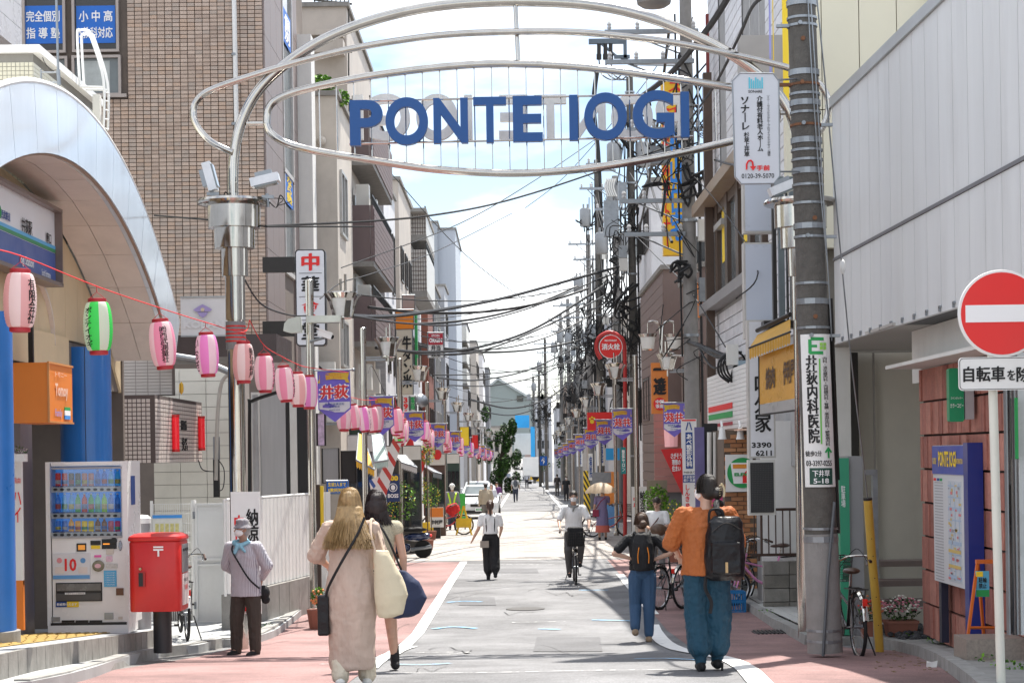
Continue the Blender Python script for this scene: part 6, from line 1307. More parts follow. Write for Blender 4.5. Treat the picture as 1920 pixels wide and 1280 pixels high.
m=MB();leaves(m,W(1230,940,45),(.32,.3,.42),500,.05,6,True);tag(m.build('green_bush',[leaflight,leafm]),'bright green bush in front of the beige slatted fence','bush')
def translucent(name,rgb,k=.45,rough=.5):
 if name in MATS:return MATS[name]
 m=M(name,rgb,rough,0,.05,5);t=m.node_tree;b=t.nodes['Principled BSDF'];o=t.nodes['Material Output']
 tr=t.nodes.new('ShaderNodeBsdfTranslucent');tr.inputs[0].default_value=(*rgb,1);x=t.nodes.new('ShaderNodeMixShader');x.inputs[0].default_value=k
 t.links.new(b.outputs[0],x.inputs[1]);t.links.new(tr.outputs[0],x.inputs[2]);t.links.new(x.outputs[0],o.inputs['Surface']);return m
lampglass=translucent('lamp_glass',(.92,.92,.90),.5,.3)
LH=4.95
def make_lamp():
 t=thing('street_lamp',(0,0,0),'tall steel street lamp','street lamp','shopping street lamps')
 m=MB();m.cyl((0,0,0),(0,0,LH),.058,n=16);m.lathe((0,0,LH),[(.062,-.3),(.062,.0),(.05,.01)],16);m.lathe((0,0,0),[(.09,0),(.09,.12),(.06,.14)],16);m.build('pole',steel,t,True)
 m=MB();m.box((.22,0,LH-.62),(.44,.05,.04));m.box((.20,0,LH-.57),(.34,.03,.03));m.build('arm',galv,t)
 c=(.49,0,0);z=LH-.56
 m=MB();m.lathe(c,[(.10,z),(.13,z+.02),(.155,z+.28),(.15,z+.29)],20);m.build('lamp_shade',lampglass,t,True)
 m=MB();m.lathe(c,[(.165,z+.285),(.215,z+.36),(.21,z+.375),(.10,z+.39)],24);m.lathe(c,[(.11,z-.02),(.14,z-.01),(.14,z+.012)],20);m.build('rim',steel,t,True)
 for a in range(4):
  q=a*pi/2+.5;m=MB();u=V((cos(q),sin(q),0));w=V((-sin(q),cos(q),0));P=[(.13,z),(.16,z+.12),(.20,z+.24),(.275,z+.35)]
  for i in range(3):
   (r0,z0),(r1,z1)=P[i],P[i+1];A=[V((c[0],0,0))+u*r0+w*s*.045+V((0,0,z0))for s in(-1,1)];B=[V((c[0],0,0))+u*r1+w*s*.045+V((0,0,z1))for s in(1,-1)]
   m.slab(A+B,u,.012)
  m.build('wing',steel,t)
 m=MB()
 for dx in(-.03,.04):m.cyl((.49+dx,0,z+.38),(.49+dx,0,z+.60+dx),.018,n=8)
 m.cyl((.49,0,z-.16),(.49,0,z),.02,n=8);m.build('finial',steel,t)
 m=MB();m.cyl((0,0,3.62),(.62,0,3.62),.013,n=8);m.ell((.63,0,3.62),.028,None,8,6);m.build('flag_bar',galv,t,True)
 return t
lamp0=make_lamp();lamp0.location=(0,0,-50)
flagp=translucent('flag_violet',(.22,.17,.58),.35,.7);flagy=translucent('flag_yellow',(.78,.55,.07),.35,.7);flagw=translucent('flag_white',(.78,.76,.78),.35,.7);flagr=translucent('flag_red',(.72,.06,.06),.3,.7)
def make_flag():
 t=thing('shop_flag',(0,0,0),'violet shopping street flag','flag','violet and yellow shopping street flags')
 w,h=.50,.80;t0=MB();rg=random.Random(1)
 xs=[i/6 for i in range(7)];wav=lambda x:.012*sin(x*7)
 def sheet(pts,y,th=.003):
  m=MB();m.slab([V((x*w,y+wav(x),z))for x,z in pts],(0,1,0),th);return m
 sheet([(0,0),(1,0),(1,-.60),(.5,-.80),(0,-.60)],0).build('cloth',flagp,t)
 m=MB();m.tube([V((0,0,0)),V((w,0,0))],.006,6);m.build('hem',galv,t)
 for s,y in((1,-.006),(-1,.007)):
  sheet([(.06,-.07),(.16,-.045),(.5,-.03),(.84,-.045),(.98,-.03),(.93,-.13),(.98,-.20),(.86,-.19),(.84,-.15),(.5,-.135),(.16,-.15),(.13,-.20),(.0,-.19),(.06,-.12)],y,.002).build('yellow_ribbon',flagy,t)
  sheet([(.03,-.49),(.97,-.49),(.97,-.585),(.80,-.65),(.2,-.65),(.03,-.585)],y,.002).build('white_band',flagw,t)
  for b,x,z,sw,sh,k,bo in(('井荻',.25,-.335,.43,.22,inkwhite,.11),('井荻',.25,-.335,.42,.21,flagr,.05),('防犯カメラで',.25,-.068,.24,.035,M('ink_orange',(.7,.2,.04),.6,var=0),.015),('安全・安心な街',.25,-.112,.25,.035,M('ink_orange',(.7,.2,.04),.6,var=0),.015),('西武井荻商店街',.25,-.522,.30,.035,inkblue,.015),('振興組合',.25,-.562,.16,.03,inkblue,.015),('PONTE IOGI',.25,-.615,.16,.022,inkblue,.01)):
   yy=y-s*(.004 if k is not inkwhite else.002)
   o=text(b,(x,yy-(.0 if s>0 else 0),z),(sw,sh),k,t,bold=bo,off=.001 if s>0 else-.001)
 return t
flag0=make_flag()
lanp=translucent('paper_pink',(.95,.42,.58),.5);lanpale=translucent('paper_pale',(.96,.86,.85),.5);lang=translucent('paper_green',(.10,.85,.18),.5);lanm=translucent('paper_magenta',(.93,.36,.75),.5);lanc=M('lantern_red_ring',(.42,.02,.03),.5)
def bent(body,r,z,w,h,th0,par,bold=.03):
 vs,fs,x0,x1,y0,y1=txt_mesh(body,True,min(bold,.01),1.0,2);m=MB()
 for q,d in enumerate((-1,0,1)):
  P=[]
  for v in vs:
   a=th0+((v.x-(x0+x1)/2)*w/(x1-x0)+d*bold*.5*w)/r;zz=z+(v.y-(y0+y1)/2)*h/(y1-y0);rr=r*prof_r(zz)+.003+.0004*q
   P.append(V((sin(a)*rr,-cos(a)*rr,zz)))
  m.add(P,fs)
 o=bpy.data.objects.new('lettering',m.mesh('lettering',inkblack,False,None,False));COL.objects.link(o);o.parent=par;return o
LHT=.44;LR=.132
def prof_r(z):
 f=min(1,max(0,-z/LHT));return min(1,.62+.38*sin(pi*min(1,max(0,f))**1.0)**.42)if 0<f<1 else.62
LANT={}
def make_lantern(c1,c2,label):
 t=thing('paper_lantern',(0,0,0),label,'lantern','paper lanterns on the red cord');n=24;nz_=34;m=MB();P=[]
 for k in range(nz_+1):
  z=-LHT*k/nz_;rr=LR*prof_r(z)*(1 if k%2 else.975)
  P+=[(cos(2*pi*i/n)*rr,sin(2*pi*i/n)*rr,z-.03)for i in range(n)]
 m.v=P;m.f=[(k*n+i,k*n+(i+1)%n,(k+1)*n+(i+1)%n,(k+1)*n+i)for k in range(nz_)for i in range(n)]
 m.mi=[(0 if(i//3)%2 else 1)for k in range(nz_)for i in range(n)]
 m.build('paper_body',[c1,c2],t,True)
 m=MB();m.lathe((0,0,0),[(.083,-.035),(.083,0),(.075,.002)],18);m.build('top_ring',lanc,t,True);m=MB();m.lathe((0,0,0),[(.07,-LHT-.065),(.083,-LHT-.06),(.083,-LHT-.025)],18);m.build('bottom_ring',lanc,t,True)
 m=MB();m.tube([(-.07,0,0),(0,0,.06),(.07,0,0)],.003,5);m.cyl((0,0,.06),(0,0,.11),.004,n=5);m.build('hook',lanc,t)
 return t
kinds={'p':(lanp,lanpale),'w':(lanpale,M('paper_rose',(.8,.5,.52))if False else translucent('paper_rose',(.85,.52,.52),.5)),'g':(lang,lanpale),'m':(lanm,lanpale)}
for k,(a,b)in kinds.items():LANT[k]=make_lantern(a,b,'x');LANT[k].location=(0,0,-50)
def lantern(p,k,tilt=(0,0),s=1.0,body=None,side=.5,label=None,rz=0.0):
 c=copy_tree(LANT[k],None,p,rz,label);c.rotation_euler=(tilt[1],tilt[0],rz);c.scale=(s,s,s)
 if body:o=bent(body,LR,-LHT*.52-.0,.075,.36,side,c);o.location=(0,0,-.03)
 return c
near=[(38,505,15.0,'w','有限会社',.75,.02,'pale pink lantern at the left edge in front of the station sign'),(182,560,16.8,'g','ポンテイオギ',-.8,-.02,'bright green lantern reading ポンテイオギ'),(300,598,18.6,'p','㈱西武測量社',.0,-.09,'tilted pink lantern reading 西武測量社'),(386,623,20.6,'m','いおぎ',-1.2,-.04,'magenta pink lantern just left of the gate pillar'),(456,640,22.0,'w','新宿中村屋',.7,-.0,'pale lantern reading 新宿中村屋 hanging in front of the gate pillar'),(495,663,23.6,'p','ポンテイオギ',1.0,-.02,'pink lantern first to the right of the gate pillar'),(531,685,25.0,'p','いおぎ',1.1,-.08,'pink lantern second to the right of the gate pillar'),(557,697,26.2,'w',None,0,-.02,'pale lantern third to the right of the gate pillar'),(579,703,27.0,'m','こて',-.9,-.0,'pink lantern in front of the first street lamp pole')]
pts=[]
for px,py,Y,k,b,sd_,tl_,lab in near:
 p=W(px,py,Y);lantern(p,k,(tl_,0),1.0 if Y<19 else.98,b,sd_,lab,.3);pts.append(p+V((0,0,.11)))
def cord(pts,nm,label,r=.006,mat=None,cat='string'):
 m=MB();m.tube(spline(pts,5),r,5);return tag(m.build(nm,mat or cloth_red),label,cat)
cord([W(-40,462,13.6)]+pts[:5]+[W(468,600,22.2)],'lantern_string','red cord carrying the first lanterns from the left edge to the gate pillar');cord([W(468,600,22.2)]+pts[5:]+[W(652,698,27.4)],'lantern_string','red cord carrying lanterns from the gate pillar to the first street lamp')
LY=[27.5,36.5,47,60,73,87,101,116,132,148]
def lpx(Y):return-2.95+.0078*(Y-27.5)
ordn=['first','second','third','fourth','fifth','sixth','seventh','eighth','ninth','tenth']
for i,Y in enumerate(LY):
 p=V((lpx(Y),Y,gz(Y)))
 dz_=(W(585,525,27.5).z-gz(27.5)-LH)if i==0 else 0
 copy_tree(lamp0,None,p+V((0,0,dz_)),0,'%s street lamp with a flag bar along the left kerb'%ordn[i])
 bz=p.z+3.62+dz_;fl=copy_tree(flag0,None,(p.x+.10,Y-.02,bz-.01),0,'violet flag hanging from the %s street lamp on the left'%ordn[i]);fl.scale=(.96,1,.95);fl.rotation_euler=(random.uniform(-.12,.12),random.uniform(-.03,.03),random.uniform(-.25,.25)if i else 0)
 if i<len(LY)-1:
  Y2=LY[i+1];q=V((lpx(Y2),Y2,gz(Y2)));a,b=V((p.x+.6,Y,bz)),V((q.x+.1,Y2-.05,q.z+3.62));n=11 if i<4 else 9;P=sag(a,b,.30,n+1)
  if i==0:P=[W(652,698,27.4)]+[W(x_,y_,yy)for x_,y_,yy in((645,742,31.5),(660,745,32.6),(678,749,33.8),(695,750,35.0),(707,748,36))]+[b]
  cord(P,'lantern_string','red lantern cord between the %s and %s street lamps on the left'%(ordn[i],ordn[i+1]))
  for j in range(1,len(P)-1):
   k='g' if(i==1 and j==4)or(i==5 and j==2)else('m' if(j+i)%3==0 else 'p');c=lantern(P[j]-V((0,0,.11)),k,(random.uniform(-.13,.13),random.uniform(-.1,.1)),random.uniform(.9,1.04),'ポンテ' if i==0 and j==3 else None,.6,None,random.random())
   c['label']='green lantern hanging beyond the second street lamp' if k=='g' and i==1 else('green lantern far down the left lantern cord' if k=='g' else 'one of the small pink lanterns strung between the %s and %s left street lamps'%(ordn[i],ordn[i+1]));c['group']='pink lanterns beyond the %s lamp'%ordn[i]
RY=[43,47,58,70,84,98,113,130,148]
for i,Y in enumerate(RY):
 x=3.13+.0078*(Y-47)if i else 4.1;p=V((x,Y,gz(Y)));copy_tree(lamp0,None,p,pi,'%s street lamp with a flag bar along the right kerb'%ordn[i])
 fl=copy_tree(flag0,None,(x-.60,Y-.02,p.z+3.61),0,'mirrored violet flag hanging from the %s street lamp on the right'%ordn[i]);fl.rotation_euler=(random.uniform(-.1,.1),random.uniform(-.04,.04),random.uniform(-.25,.25))
 fl.scale=(-1.0,1,.98);fl.location.x=x-.10
def rm(o):
 for c in list(o.children):rm(c)
 bpy.data.objects.remove(o)
for o in[lamp0,flag0]+list(LANT.values()):rm(o)
t=thing('double_street_lamp',W(1240,690,44),'pair of white lamps on curved steel arms beside the second concrete pole','street lamp')
for px in(1215,1264):
 c=W(px,655,44);m=MB();m.lathe(c,[(.11,0),(.14,.02),(.18,.28),(.17,.30)],18);m.build('lamp_shade',lampglass,t,True);m=MB();m.lathe(c,[(.19,.29),(.23,.36),(.1,.38)],18);m.lathe(c,[(.1,-.03),(.15,0)],14);m.cyl(c+V((0,0,.36)),c+V((0,0,.62)),.02);m.build('rim',steel,t,True)
m=MB();m.tube(spline([W(1216,604,44),W(1228,603,44),W(1237,615,44),W(1239,680,44)],6),.028,8);m.tube(spline([W(1263,604,44),W(1252,603,44),W(1243,615,44),W(1241,680,44)],6),.028,8);m.cyl(W(1238,665,44),W(1290,668,41),.025);m.build('arm',steel,t,True)
rgp=random.Random(11)
def squiggle(c,r,n,rr,m):
 for _ in range(n):
  q=c+V((rgp.uniform(-r,r),0,rgp.uniform(-r,r)));P=[q+V((rgp.uniform(-r,r)*.8,rgp.uniform(-.15,.1),rgp.uniform(-r,r)*1.1))for k in range(rgp.choice((3,4,5)))];m.tube(spline(P,4),rr,5)
def upole(px,pyb,Y,ztop,r,label,arms=(),trans=0,mat=None,boxes=2,clutter=3,lean=0,ad=None):
 b=W(px,pyb,Y);b.z=gz(Y);top=V((b.x+lean,Y,ztop));t=thing('utility_pole',b,label,'utility pole','utility poles along the right kerb');m=MB();m.tube([b.lerp(top,i/6)for i in range(7)],r,16,rs=[lerp(r,r*.72,i/6)for i in range(7)]);m.build('shaft',mat or polelight,t,True)
 for(z,w,dx)in arms:
  c=V((b.x+lean*(z-b.z)/(ztop-b.z)+dx,Y-r,z));m=MB();m.box(c,(w,.09,.09));m.cyl(c+V((-w*.3,0,0)),V((b.x,Y,z-.5)),.02);m.build('cross_arm',galv,t)
  for k in range(4):q=c+V((lerp(-w/2+.1,w/2-.1,k/3),0,.05));MB().lathe(q,[(.03,0),(.05,.04),(.035,.08),(.05,.12),(.02,.17)],8).build('insulator',M('insulator_white',(.5,.5,.5),.3),t)
 for k in range(trans):
  c=V((b.x-.5+k*.95-.05,Y-.1,ztop-3.0));m=MB();m.lathe(c,[(.22,0),(.25,.04),(.25,.75),(.2,.82)],16);m.cyl(c+V((-.08,-.1,.8)),c+V((-.08,-.1,1.0)),.04);m.cyl(c+V((.1,-.1,.8)),c+V((.1,-.1,1.0)),.04);m.build('transformer',M('transformer_grey',(.30,.31,.32),.5,.2,.12),t,True)
 for k in range(boxes):
  z=rgp.uniform(b.z+5,ztop-3);MB().box((b.x+rgp.choice([-.3,.3]),Y-.15,z),(.28,.22,rgp.uniform(.35,.6))).build('junction_box',rgp.choice([galv,darkmetal,offwhite]),t)
 for k in range(5):z=lerp(b.z+2.5,ztop-.5,k/4);m=MB();m.lathe((b.x+lean*(z-b.z)/(ztop-b.z),Y,z),[(r*1.0,-.03),(r*1.04,-.03),(r*1.04,.03),(r,.03)],14);m.build('band',galv,t)
 if clutter:
  m=MB()
  for _ in range(clutter):squiggle(V((b.x+rgp.uniform(-.4,.4),Y-.2,rgp.uniform(b.z+4.5,ztop-2))),rgp.uniform(.2,.6),5,rgp.choice((.011,.02,.03)),m)
  m.tube([V((b.x+r+.04,Y-.05,b.z+3)),V((b.x+r+.03,Y-.05,ztop-1.5))],.03,6);m.tube([V((b.x-r-.03,Y-.05,b.z+4.5)),V((b.x-r-.06+lean,Y-.05,ztop-1))],.022,6)
  m.build('cable_tangle',cablem,t)['kind']='stuff'
 if ad:
  mt,s_,col,z0,z1=ad;m=MB();m.lathe((b.x,Y,0),[(r+.012,b.z+z0),(r+.012,b.z+z1)],16);m.build('advert_plate',mt,t,True);text(s_,(b.x,Y-r-.014,b.z+(z0+z1)/2),(r*1.1,(z1-z0)*.85),ink[col],t,vertical=True,bold=.04)
 return t,b,top
zB=W(1285,-60,40).z
tB,bB,topB=upole(1302,1020,40,zB,.175,'second tall pale concrete pole carrying the white and blue orthopaedic sign',[(W(1285,62,40).z,2.0,-.75),(W(1285,118,40).z,1.9,-.8),(W(1285,245,40).z,1.6,-.5),(W(1290,378,40).z,1.5,-.75),(W(1290,440,40).z,1.3,-.75)],0,None,2,5,W(1284,-60,40).x-W(1302,1020,40).x)
s=thing('orthopaedic_pole_sign',W(1292,850,39.7),'white pole sign reading あべ整形外科 in a blue box on the second pole','sign')
def zz(py):return W(1292,py,39.7).z
xB=W(1292,850,39.8).x;MB().box((xB,39.78,(zz(785)+zz(985))/2),(.33,.02,zz(785)-zz(985))).build('plate',white,s)
MB().box((xB,39.765,(zz(810)+zz(878))/2),(.15,.008,zz(810)-zz(878))).build('blue_field',inkblue,s);text('あべ整形外科',(xB,39.76,(zz(811)+zz(877))/2),(.12,.70),inkwhite,s,vertical=True,bold=.04);text('P4台あり',(xB,39.765,zz(885)),(.24,.055),inkblack,s);MB().box((xB,39.765,zz(897)),(.28,.008,.16)).build('blue_field',inkblue,s);text('井荻駅前\n郵便局裏',(xB,39.76,zz(897)),(.25,.13),inkwhite,s)
m=MB();m.cyl((xB-.06,39.765,zz(806)),(xB-.015,39.765,zz(791)),.012,n=4);m.cyl((xB+.06,39.765,zz(806)),(xB+.015,39.765,zz(791)),.012,n=4);m.build('logo',inkblue,s);MB().box((xB,39.765,zz(787.5)),(.3,.008,.03)).build('red_rule',inkred,s);text('しんきゅう',(xB-.05,39.765,zz(935)),(.1,.6),inkred,s,vertical=True,bold=.03)
poles=[(1192,62,145,'dark slim pole with a flat top behind the gate letters',darkt,2),(1162,72,330,'grey pole with transformers behind the hydrant sign',polelight,2),(1128,84,300,'pole wrapped in twisted black cable left of the hydrant sign',poleconc,1),(1110,97,440,'weathered pole crowded with cables',polelight,2),(1088,112,555,'pole with grey transformer boxes in the middle distance',polelight,2),(1070,128,560,'pole with crossarms in the distance',polelight,1),(1056,147,590,'thin distant pole on the right',polelight,1),(1026,175,635,'tall far pole standing alone near the street end',poleconc,1),(1014,200,680,'dark far pole beside the gable building',poleconc,1),(1003,230,705,'last far pole near the street end',poleconc,1)]
ptop=[(bB,topB)]
for i,(px,Y,ty,lab,mt,tr)in enumerate(poles):
 zt=W(px,ty,Y).z;arms=[(zt-.5,1.9,-.1),(zt-1.3,1.6,0)]if i not in(0,)else[(zt-2.9,2.2,-.4)]
 t_,b_,tp_=upole(px,950,Y,zt,.17 if i else.16,lab,arms,tr,poleconc if mt is darkt else mt,4,14 if i<6 else 8,ad=(white,'荻窪病院','b',2.2,4.0)if i in(2,4)else None);ptop.append((b_,tp_))
t=thing('striped_guard_pole',WG(1101,975),'pole base wrapped in yellow and black warning stripes','pole');c=WG(1101,972);m=MB();m.cyl(c,c+V((0,0,2.0)),.14,n=14);m.build('guard',stripes('warning_stripes',(.02,.02,.02),(.7,.48,.03),3.2,2,.5,diag=(0,2.0)),t,True)
def wire(a,b,sg,r=.012,label=None,mat=None,n=16,nm='overhead_wire'):
 m=MB();m.tube(sag(a,b,sg,n),r,5);o=m.build(nm,mat or cablem);tag(o,label or 'thin black overhead wire running along the right row of poles','wire','overhead wires along the street')
rgw=random.Random(21)
for i in range(len(ptop)-1):
 (b0,t0),(b1,t1)=ptop[i],ptop[i+1];zt=min(t0.z,t1.z)
 for k in range(6 if i<5 else 4):
  z0,z1=rgw.uniform(max(b0.z+5.5,5.8),t0.z-.8),rgw.uniform(max(b1.z+5.5,5.8),t1.z-.5);wire(V((b0.x+rgw.uniform(-.5,.4),b0.y,z0)),V((b1.x+rgw.uniform(-.5,.4),b1.y,z1)),rgw.uniform(.15,.6),rgw.choice([.012,.02,.035]),'overhead wire slung between the %s and next right pole'%(ordn+['eleventh'])[i])
WR=[(((498,424,24),(800,405,30),(1000,362,36),(1290,262,40)),.018,'sagging black wire crossing below the gate sign from left to right'),(((640,502,40),(860,420,48),(1000,340,52),(1118,260,58)),.012,'thin wire rising behind the gate sign to the right'),(((733,325,60),(870,475,75),(990,568,90),(1110,655,100)),.016,'thin wire slanting down across the sky to the right'),(((640,592,30),(760,590,40),(930,562,52),(1062,527,58),(1160,500,60)),.045,'thick black cable crossing the street highest'),(((650,590,30),(760,606,38),(870,607,46),(1000,575,54),(1130,520,60)),.022,'black cable crossing just below the thickest one'),(((705,652,50),(800,660,55),(900,650,60),(1010,612,66),(1140,530,70)),.045,'thick bundle of black cables crossing the street in the middle'),(((720,650,50),(800,664,56),(910,655,62),(1030,608,68),(1150,545,74)),.03,'second cable hugging the middle bundle'),(((790,630,60),(870,641,66),(980,635,74),(1090,610,84)),.018,'thin cable just above the middle bundle'),(((820,708,70),(900,712,78),(1000,690,88),(1110,635,97)),.035,'lower sagging cable across the street'),(((840,722,80),(930,722,90),(1020,700,100),(1100,655,112)),.03,'lower of the two far sagging cables'),(((880,748,100),(960,765,115),(1030,745,128),(1085,700,140)),.05,'far dark cable sagging in front of the gable building'),(((900,770,120),(960,778,135),(1020,760,147),(1070,735,150)),.04,'far cable sagging above the blue sheeting'),(((1196,186,40),(1255,140,36),(1330,50,30),(1380,-30,26)),.055,'thick twisted cable climbing behind the gate tubes'),(((1290,230,40),(1340,160,30),(1385,70,24),(1420,2,20),(1485,-10,18.6)),.022,'black cable looping from the second pole towards the near pole'),(((1340,300,38),(1385,310,28),(1440,290,22)),.02,'short cable passing behind the octagonal sign'),(((1120,130,84),(1113,200,84),(1122,300,84),(1128,500,84),(1118,640,84)),.12,'twisted black cable bundle hanging straight down beside the blue letters'),(((1290,640,40),(1340,660,36),(1400,690,33),(1420,760,32)),.05,'thick black cable running from the second pole to the shop front'),(((1180,430,62),(1230,480,52),(1290,540,41),(1360,650,34)),.014,'wire dropping from the dark pole past the second pole'),(((985,390,90),(1060,330,80),(1190,180,62),(1260,80,45)),.014,'very thin wire rising towards the pole top'),(((960,530,110),(1020,510,100),(1110,480,90)),.012,'hair thin wire in the pale sky'),(((1300,330,40),(1345,380,33),(1420,500,26),(1380,560,26)),.010,'thin wire looping beside the lightboxes'),(((735,770,38),(700,690,37),(690,700,36.5)),.006,'slack thin wire beside the second lamp'),(((456,520,22.3),(490,570,24),(540,590,26),(575,592,27.5)),.012,'twisted cable from the gate pillar to the first street lamp'),(((600,560,27.5),(640,530,30),(700,512,34),(820,470,45),(960,400,60)),.010,'thin wire rising from the first street lamp')]
for P,r,lab in WR:
 m=MB();m.tube(spline([W(*p)for p in P],8),r,6);tag(m.build('overhead_wire',cablem),lab,'wire')
for k in range(14):
 f=k/13;Y1_=48+60*f+rgw.uniform(-4,4);a=W(1105+rgw.uniform(-20,50)-30*f,520+190*f+rgw.uniform(-40,30),Y1_+10);b=W(650+190*f+rgw.uniform(-15,15),560+170*f+rgw.uniform(-40,40),Y1_-4)
 wire(a,b,rgw.uniform(.3,1.3),rgw.choice([.012,.018,.03,.045]),'%s of the black cables crossing the street, counted from the nearest'%(ordn+['eleventh','twelfth','thirteenth','fourteenth'])[k])
t=thing('service_drop_coils',W(1390,690,33),'loops of black service cable and grey junction boxes on the shop front','cables')
m=MB()
for k in range(7):c=W(1372+k*5,678+k*2,33);P=[c+V((.25*cos(a*.9+k),0,.22*sin(a*.9+k)-.03*a))for a in range(6)];m.tube(spline(P,4),.02,6)
m.tube(spline([W(1310,650,36),W(1345,670,34),W(1370,665,33),W(1385,700,33)]),.025,6);m.tube(spline([W(1312,655,36),W(1340,690,34),W(1380,660,33)]),.02,6);m.build('cable_loops',cablem,t)['kind']='stuff'
MB().box(W(1373,665,32.9),(.2,.15,.36)).build('junction_box',offwhite,t);MB().box(W(1395,692,32.9),(.22,.3,.3)).build('junction_box',M('box_bluegrey',(.28,.36,.42),.5),t)
t=thing('metal_cable_frame',W(1118,95,60),'grey steel bracket frame with three hanging cable terminals against the sky','bracket');FYY=50
m=MB();m.box(W(1137,78,FYY),(.95,.12,.13));m.box(W(1172,92,FYY),(.09,.1,.5));m.box(W(1166,107,FYY),(.42,.1,.09));m.cyl(W(1125,80,FYY),W(1158,108,FYY),.04,n=6);m.cyl(W(1165,108,FYY),W(1195,125,FYY),.05,n=6);m.build('frame',M('steel_blue',(.12,.15,.18),.5,.4),t);m=MB();m.cyl(W(1190,120,FYY),W(1280,122,41),.05,n=6);m.build('beam',galv,t)
for px in(1123,1135,1145):m=MB();m.cyl(W(px,80,FYY),W(px,112,FYY),.055,n=10);m.cyl(W(px,102,FYY),W(px,112,FYY),.07,n=10);m.tube(spline([W(px,112,FYY),W(px+6,140,FYY),W(px+30,150,FYY-1),W(px+50,130,FYY-2)]),.018,6);m.build('cable_terminal',darkmetal,t,True)
t=thing('cable_splice_box',W(1235,290,41),'grey cabinet with looping cables left of the second pole','box');MB().box(W(1237,292,39.9),(.42,.3,.38)).build('box',M('box_grey',(.26,.28,.30),.5,.1),t);m=MB();squiggle(W(1258,320,39.7),.35,8,.014,m);squiggle(W(1305,250,39.4),.32,12,.012,m);squiggle(W(1240,270,39.7),.25,4,.01,m);m.build('cable_loops',cablem,t)['kind']='stuff'
t=thing('transformer_bank',W(1155,400,70),'white ribbed transformer bank with looped leads against the sky','transformer')
for k,(a,b,c,d)in enumerate(((1136,338,1150,380),(1152,340,1166,375))):
 p,q=W(a,b,68),W(c,d,68);m=MB();m.cyl(((p.x+q.x)/2,68,q.z),((p.x+q.x)/2,68,p.z),(q.x-p.x)/2,n=14);m.build('tank',M('transformer_grey',(.30,.31,.32)),t,True)
m=MB();[m.tube(spline([W(1138+k*4,335,67.6),W(1134+k*4,350,67.5),W(1140+k*4,368,67.4)]),.03,6)for k in range(5)];m.build('white_leads',offwhite,t,True);p=W(1145,410,68)
MB().box((p.x,68,p.z),(.5,.3,1.3)).build('ribbed_box',galv,t)
t=thing('cobra_lamp_head',W(1226,4,36),'grey round lamp head hanging at the top edge of the picture','street lamp');c=W(1226,4,38);m=MB();m.lathe(c,[(.25,-.1),(.34,-.04),(.36,.05),(.2,.16)],24);m.build('head',M('lamp_grey',(.28,.27,.26),.5,.2),t,True);MB().cyl(c+V((0,0,.15)),c+V((.7,1.2,.5)),.04).build('arm',galv,t)
t=thing('hydrant_sign',WG(1172,1013),'round red fire hydrant sign reading 消火栓 on a red post with a hoop','sign');HY=WG(1172,1013).y;b=WG(1172,1013)
rp_=M('post_red',(.45,.03,.03),.4,0,.1);m=MB();m.tube([b,W(1172,700,HY)]+spline([W(1172,700,HY),W(1170,645,HY),W(1158,628,HY),W(1140,623,HY),W(1122,634,HY),W(1118,655,HY),W(1126,673,HY)],4),.06,10);m.build('post',rp_,t,True)
c=W(1145,650,HY-.08);R_=21*mpp(HY);m=MB();m.lathe(c,[(R_*1.06,0),(R_*1.06,.04)],32,(0,-1,0));m.build('rim',inkwhite,t);m=MB();m.lathe(c+V((0,-.041,0)),[(R_,0),(R_,.008)],32,(0,-1,0));m.build('disc',redsign,t);text('消火栓',c+V((0,-.052,0)),(R_*1.6,R_*.55),inkwhite,t,bold=.04);text('FIRE HYDRANT',c+V((0,-.052,R_*.55)),(R_*1.1,R_*.16),inkwhite,t,bold=.03)
def vboard(px0,py0,px1,py1,Y,label,lines,name='notice_board',mat=white):
 A,B=W(px0,py0,Y),W(px1,py1,Y);t=thing(name,V(((A.x+B.x)/2,Y,gz(Y))),label,'sign');MB().box(((A.x+B.x)/2,Y+.02,(A.z+B.z)/2),(B.x-A.x,.03,A.z-B.z)).build('board',mat,t)
 for(s_,fx,fy,fw,fh,k)in lines:text(s_,(lerp(A.x,B.x,fx),Y+.004,lerp(A.z,B.z,fy)),((B.x-A.x)*fw,(A.z-B.z)*fh),ink[k],t,vertical=True,bold=.035)
 return t,A,B
t,A,B=vboard(1184,912,1214,1016,50.5,'white cloth board reading 納涼盆踊り中止となりました on the right pavement',[('納涼盆踊り',.72,.42,.36,.68,'k'),('中止',.26,.27,.30,.18,'r'),('となりました',.30,.66,.26,.52,'k')])
p,A,B=vboard(432,922,490,1150,21.95,'white banner reading 納涼盆踊り中止 standing behind the old man',[('納涼盆',.74,.34,.42,.40,'k'),('中止',.28,.30,.34,.22,'r'),('となりました',.30,.68,.26,.40,'k')])
MB().box(((A.x+B.x)/2,21.94,B.z+.06),((B.x-A.x),.008,.05)).build('red_footer',inkred,p)
def sbox(px0,py0,px1,py1,Y,label,mat,name='shop_sign',d=.25,frame=True):
 A,B=W(px0,py0,Y),W(px1,py1,Y);t=thing(name,V(((A.x+B.x)/2,Y,B.z)),label,'sign');MB().box(((A.x+B.x)/2,Y+d/2,(A.z+B.z)/2),(B.x-A.x,d,A.z-B.z)).build('panel',mat,t)
 if frame:m=MB();m.tube([V((A.x,Y,A.z)),V((B.x,Y,A.z)),V((B.x,Y,B.z)),V((A.x,Y,B.z))],.02,4,True);m.build('frame',galv,t)
 return t,A,B
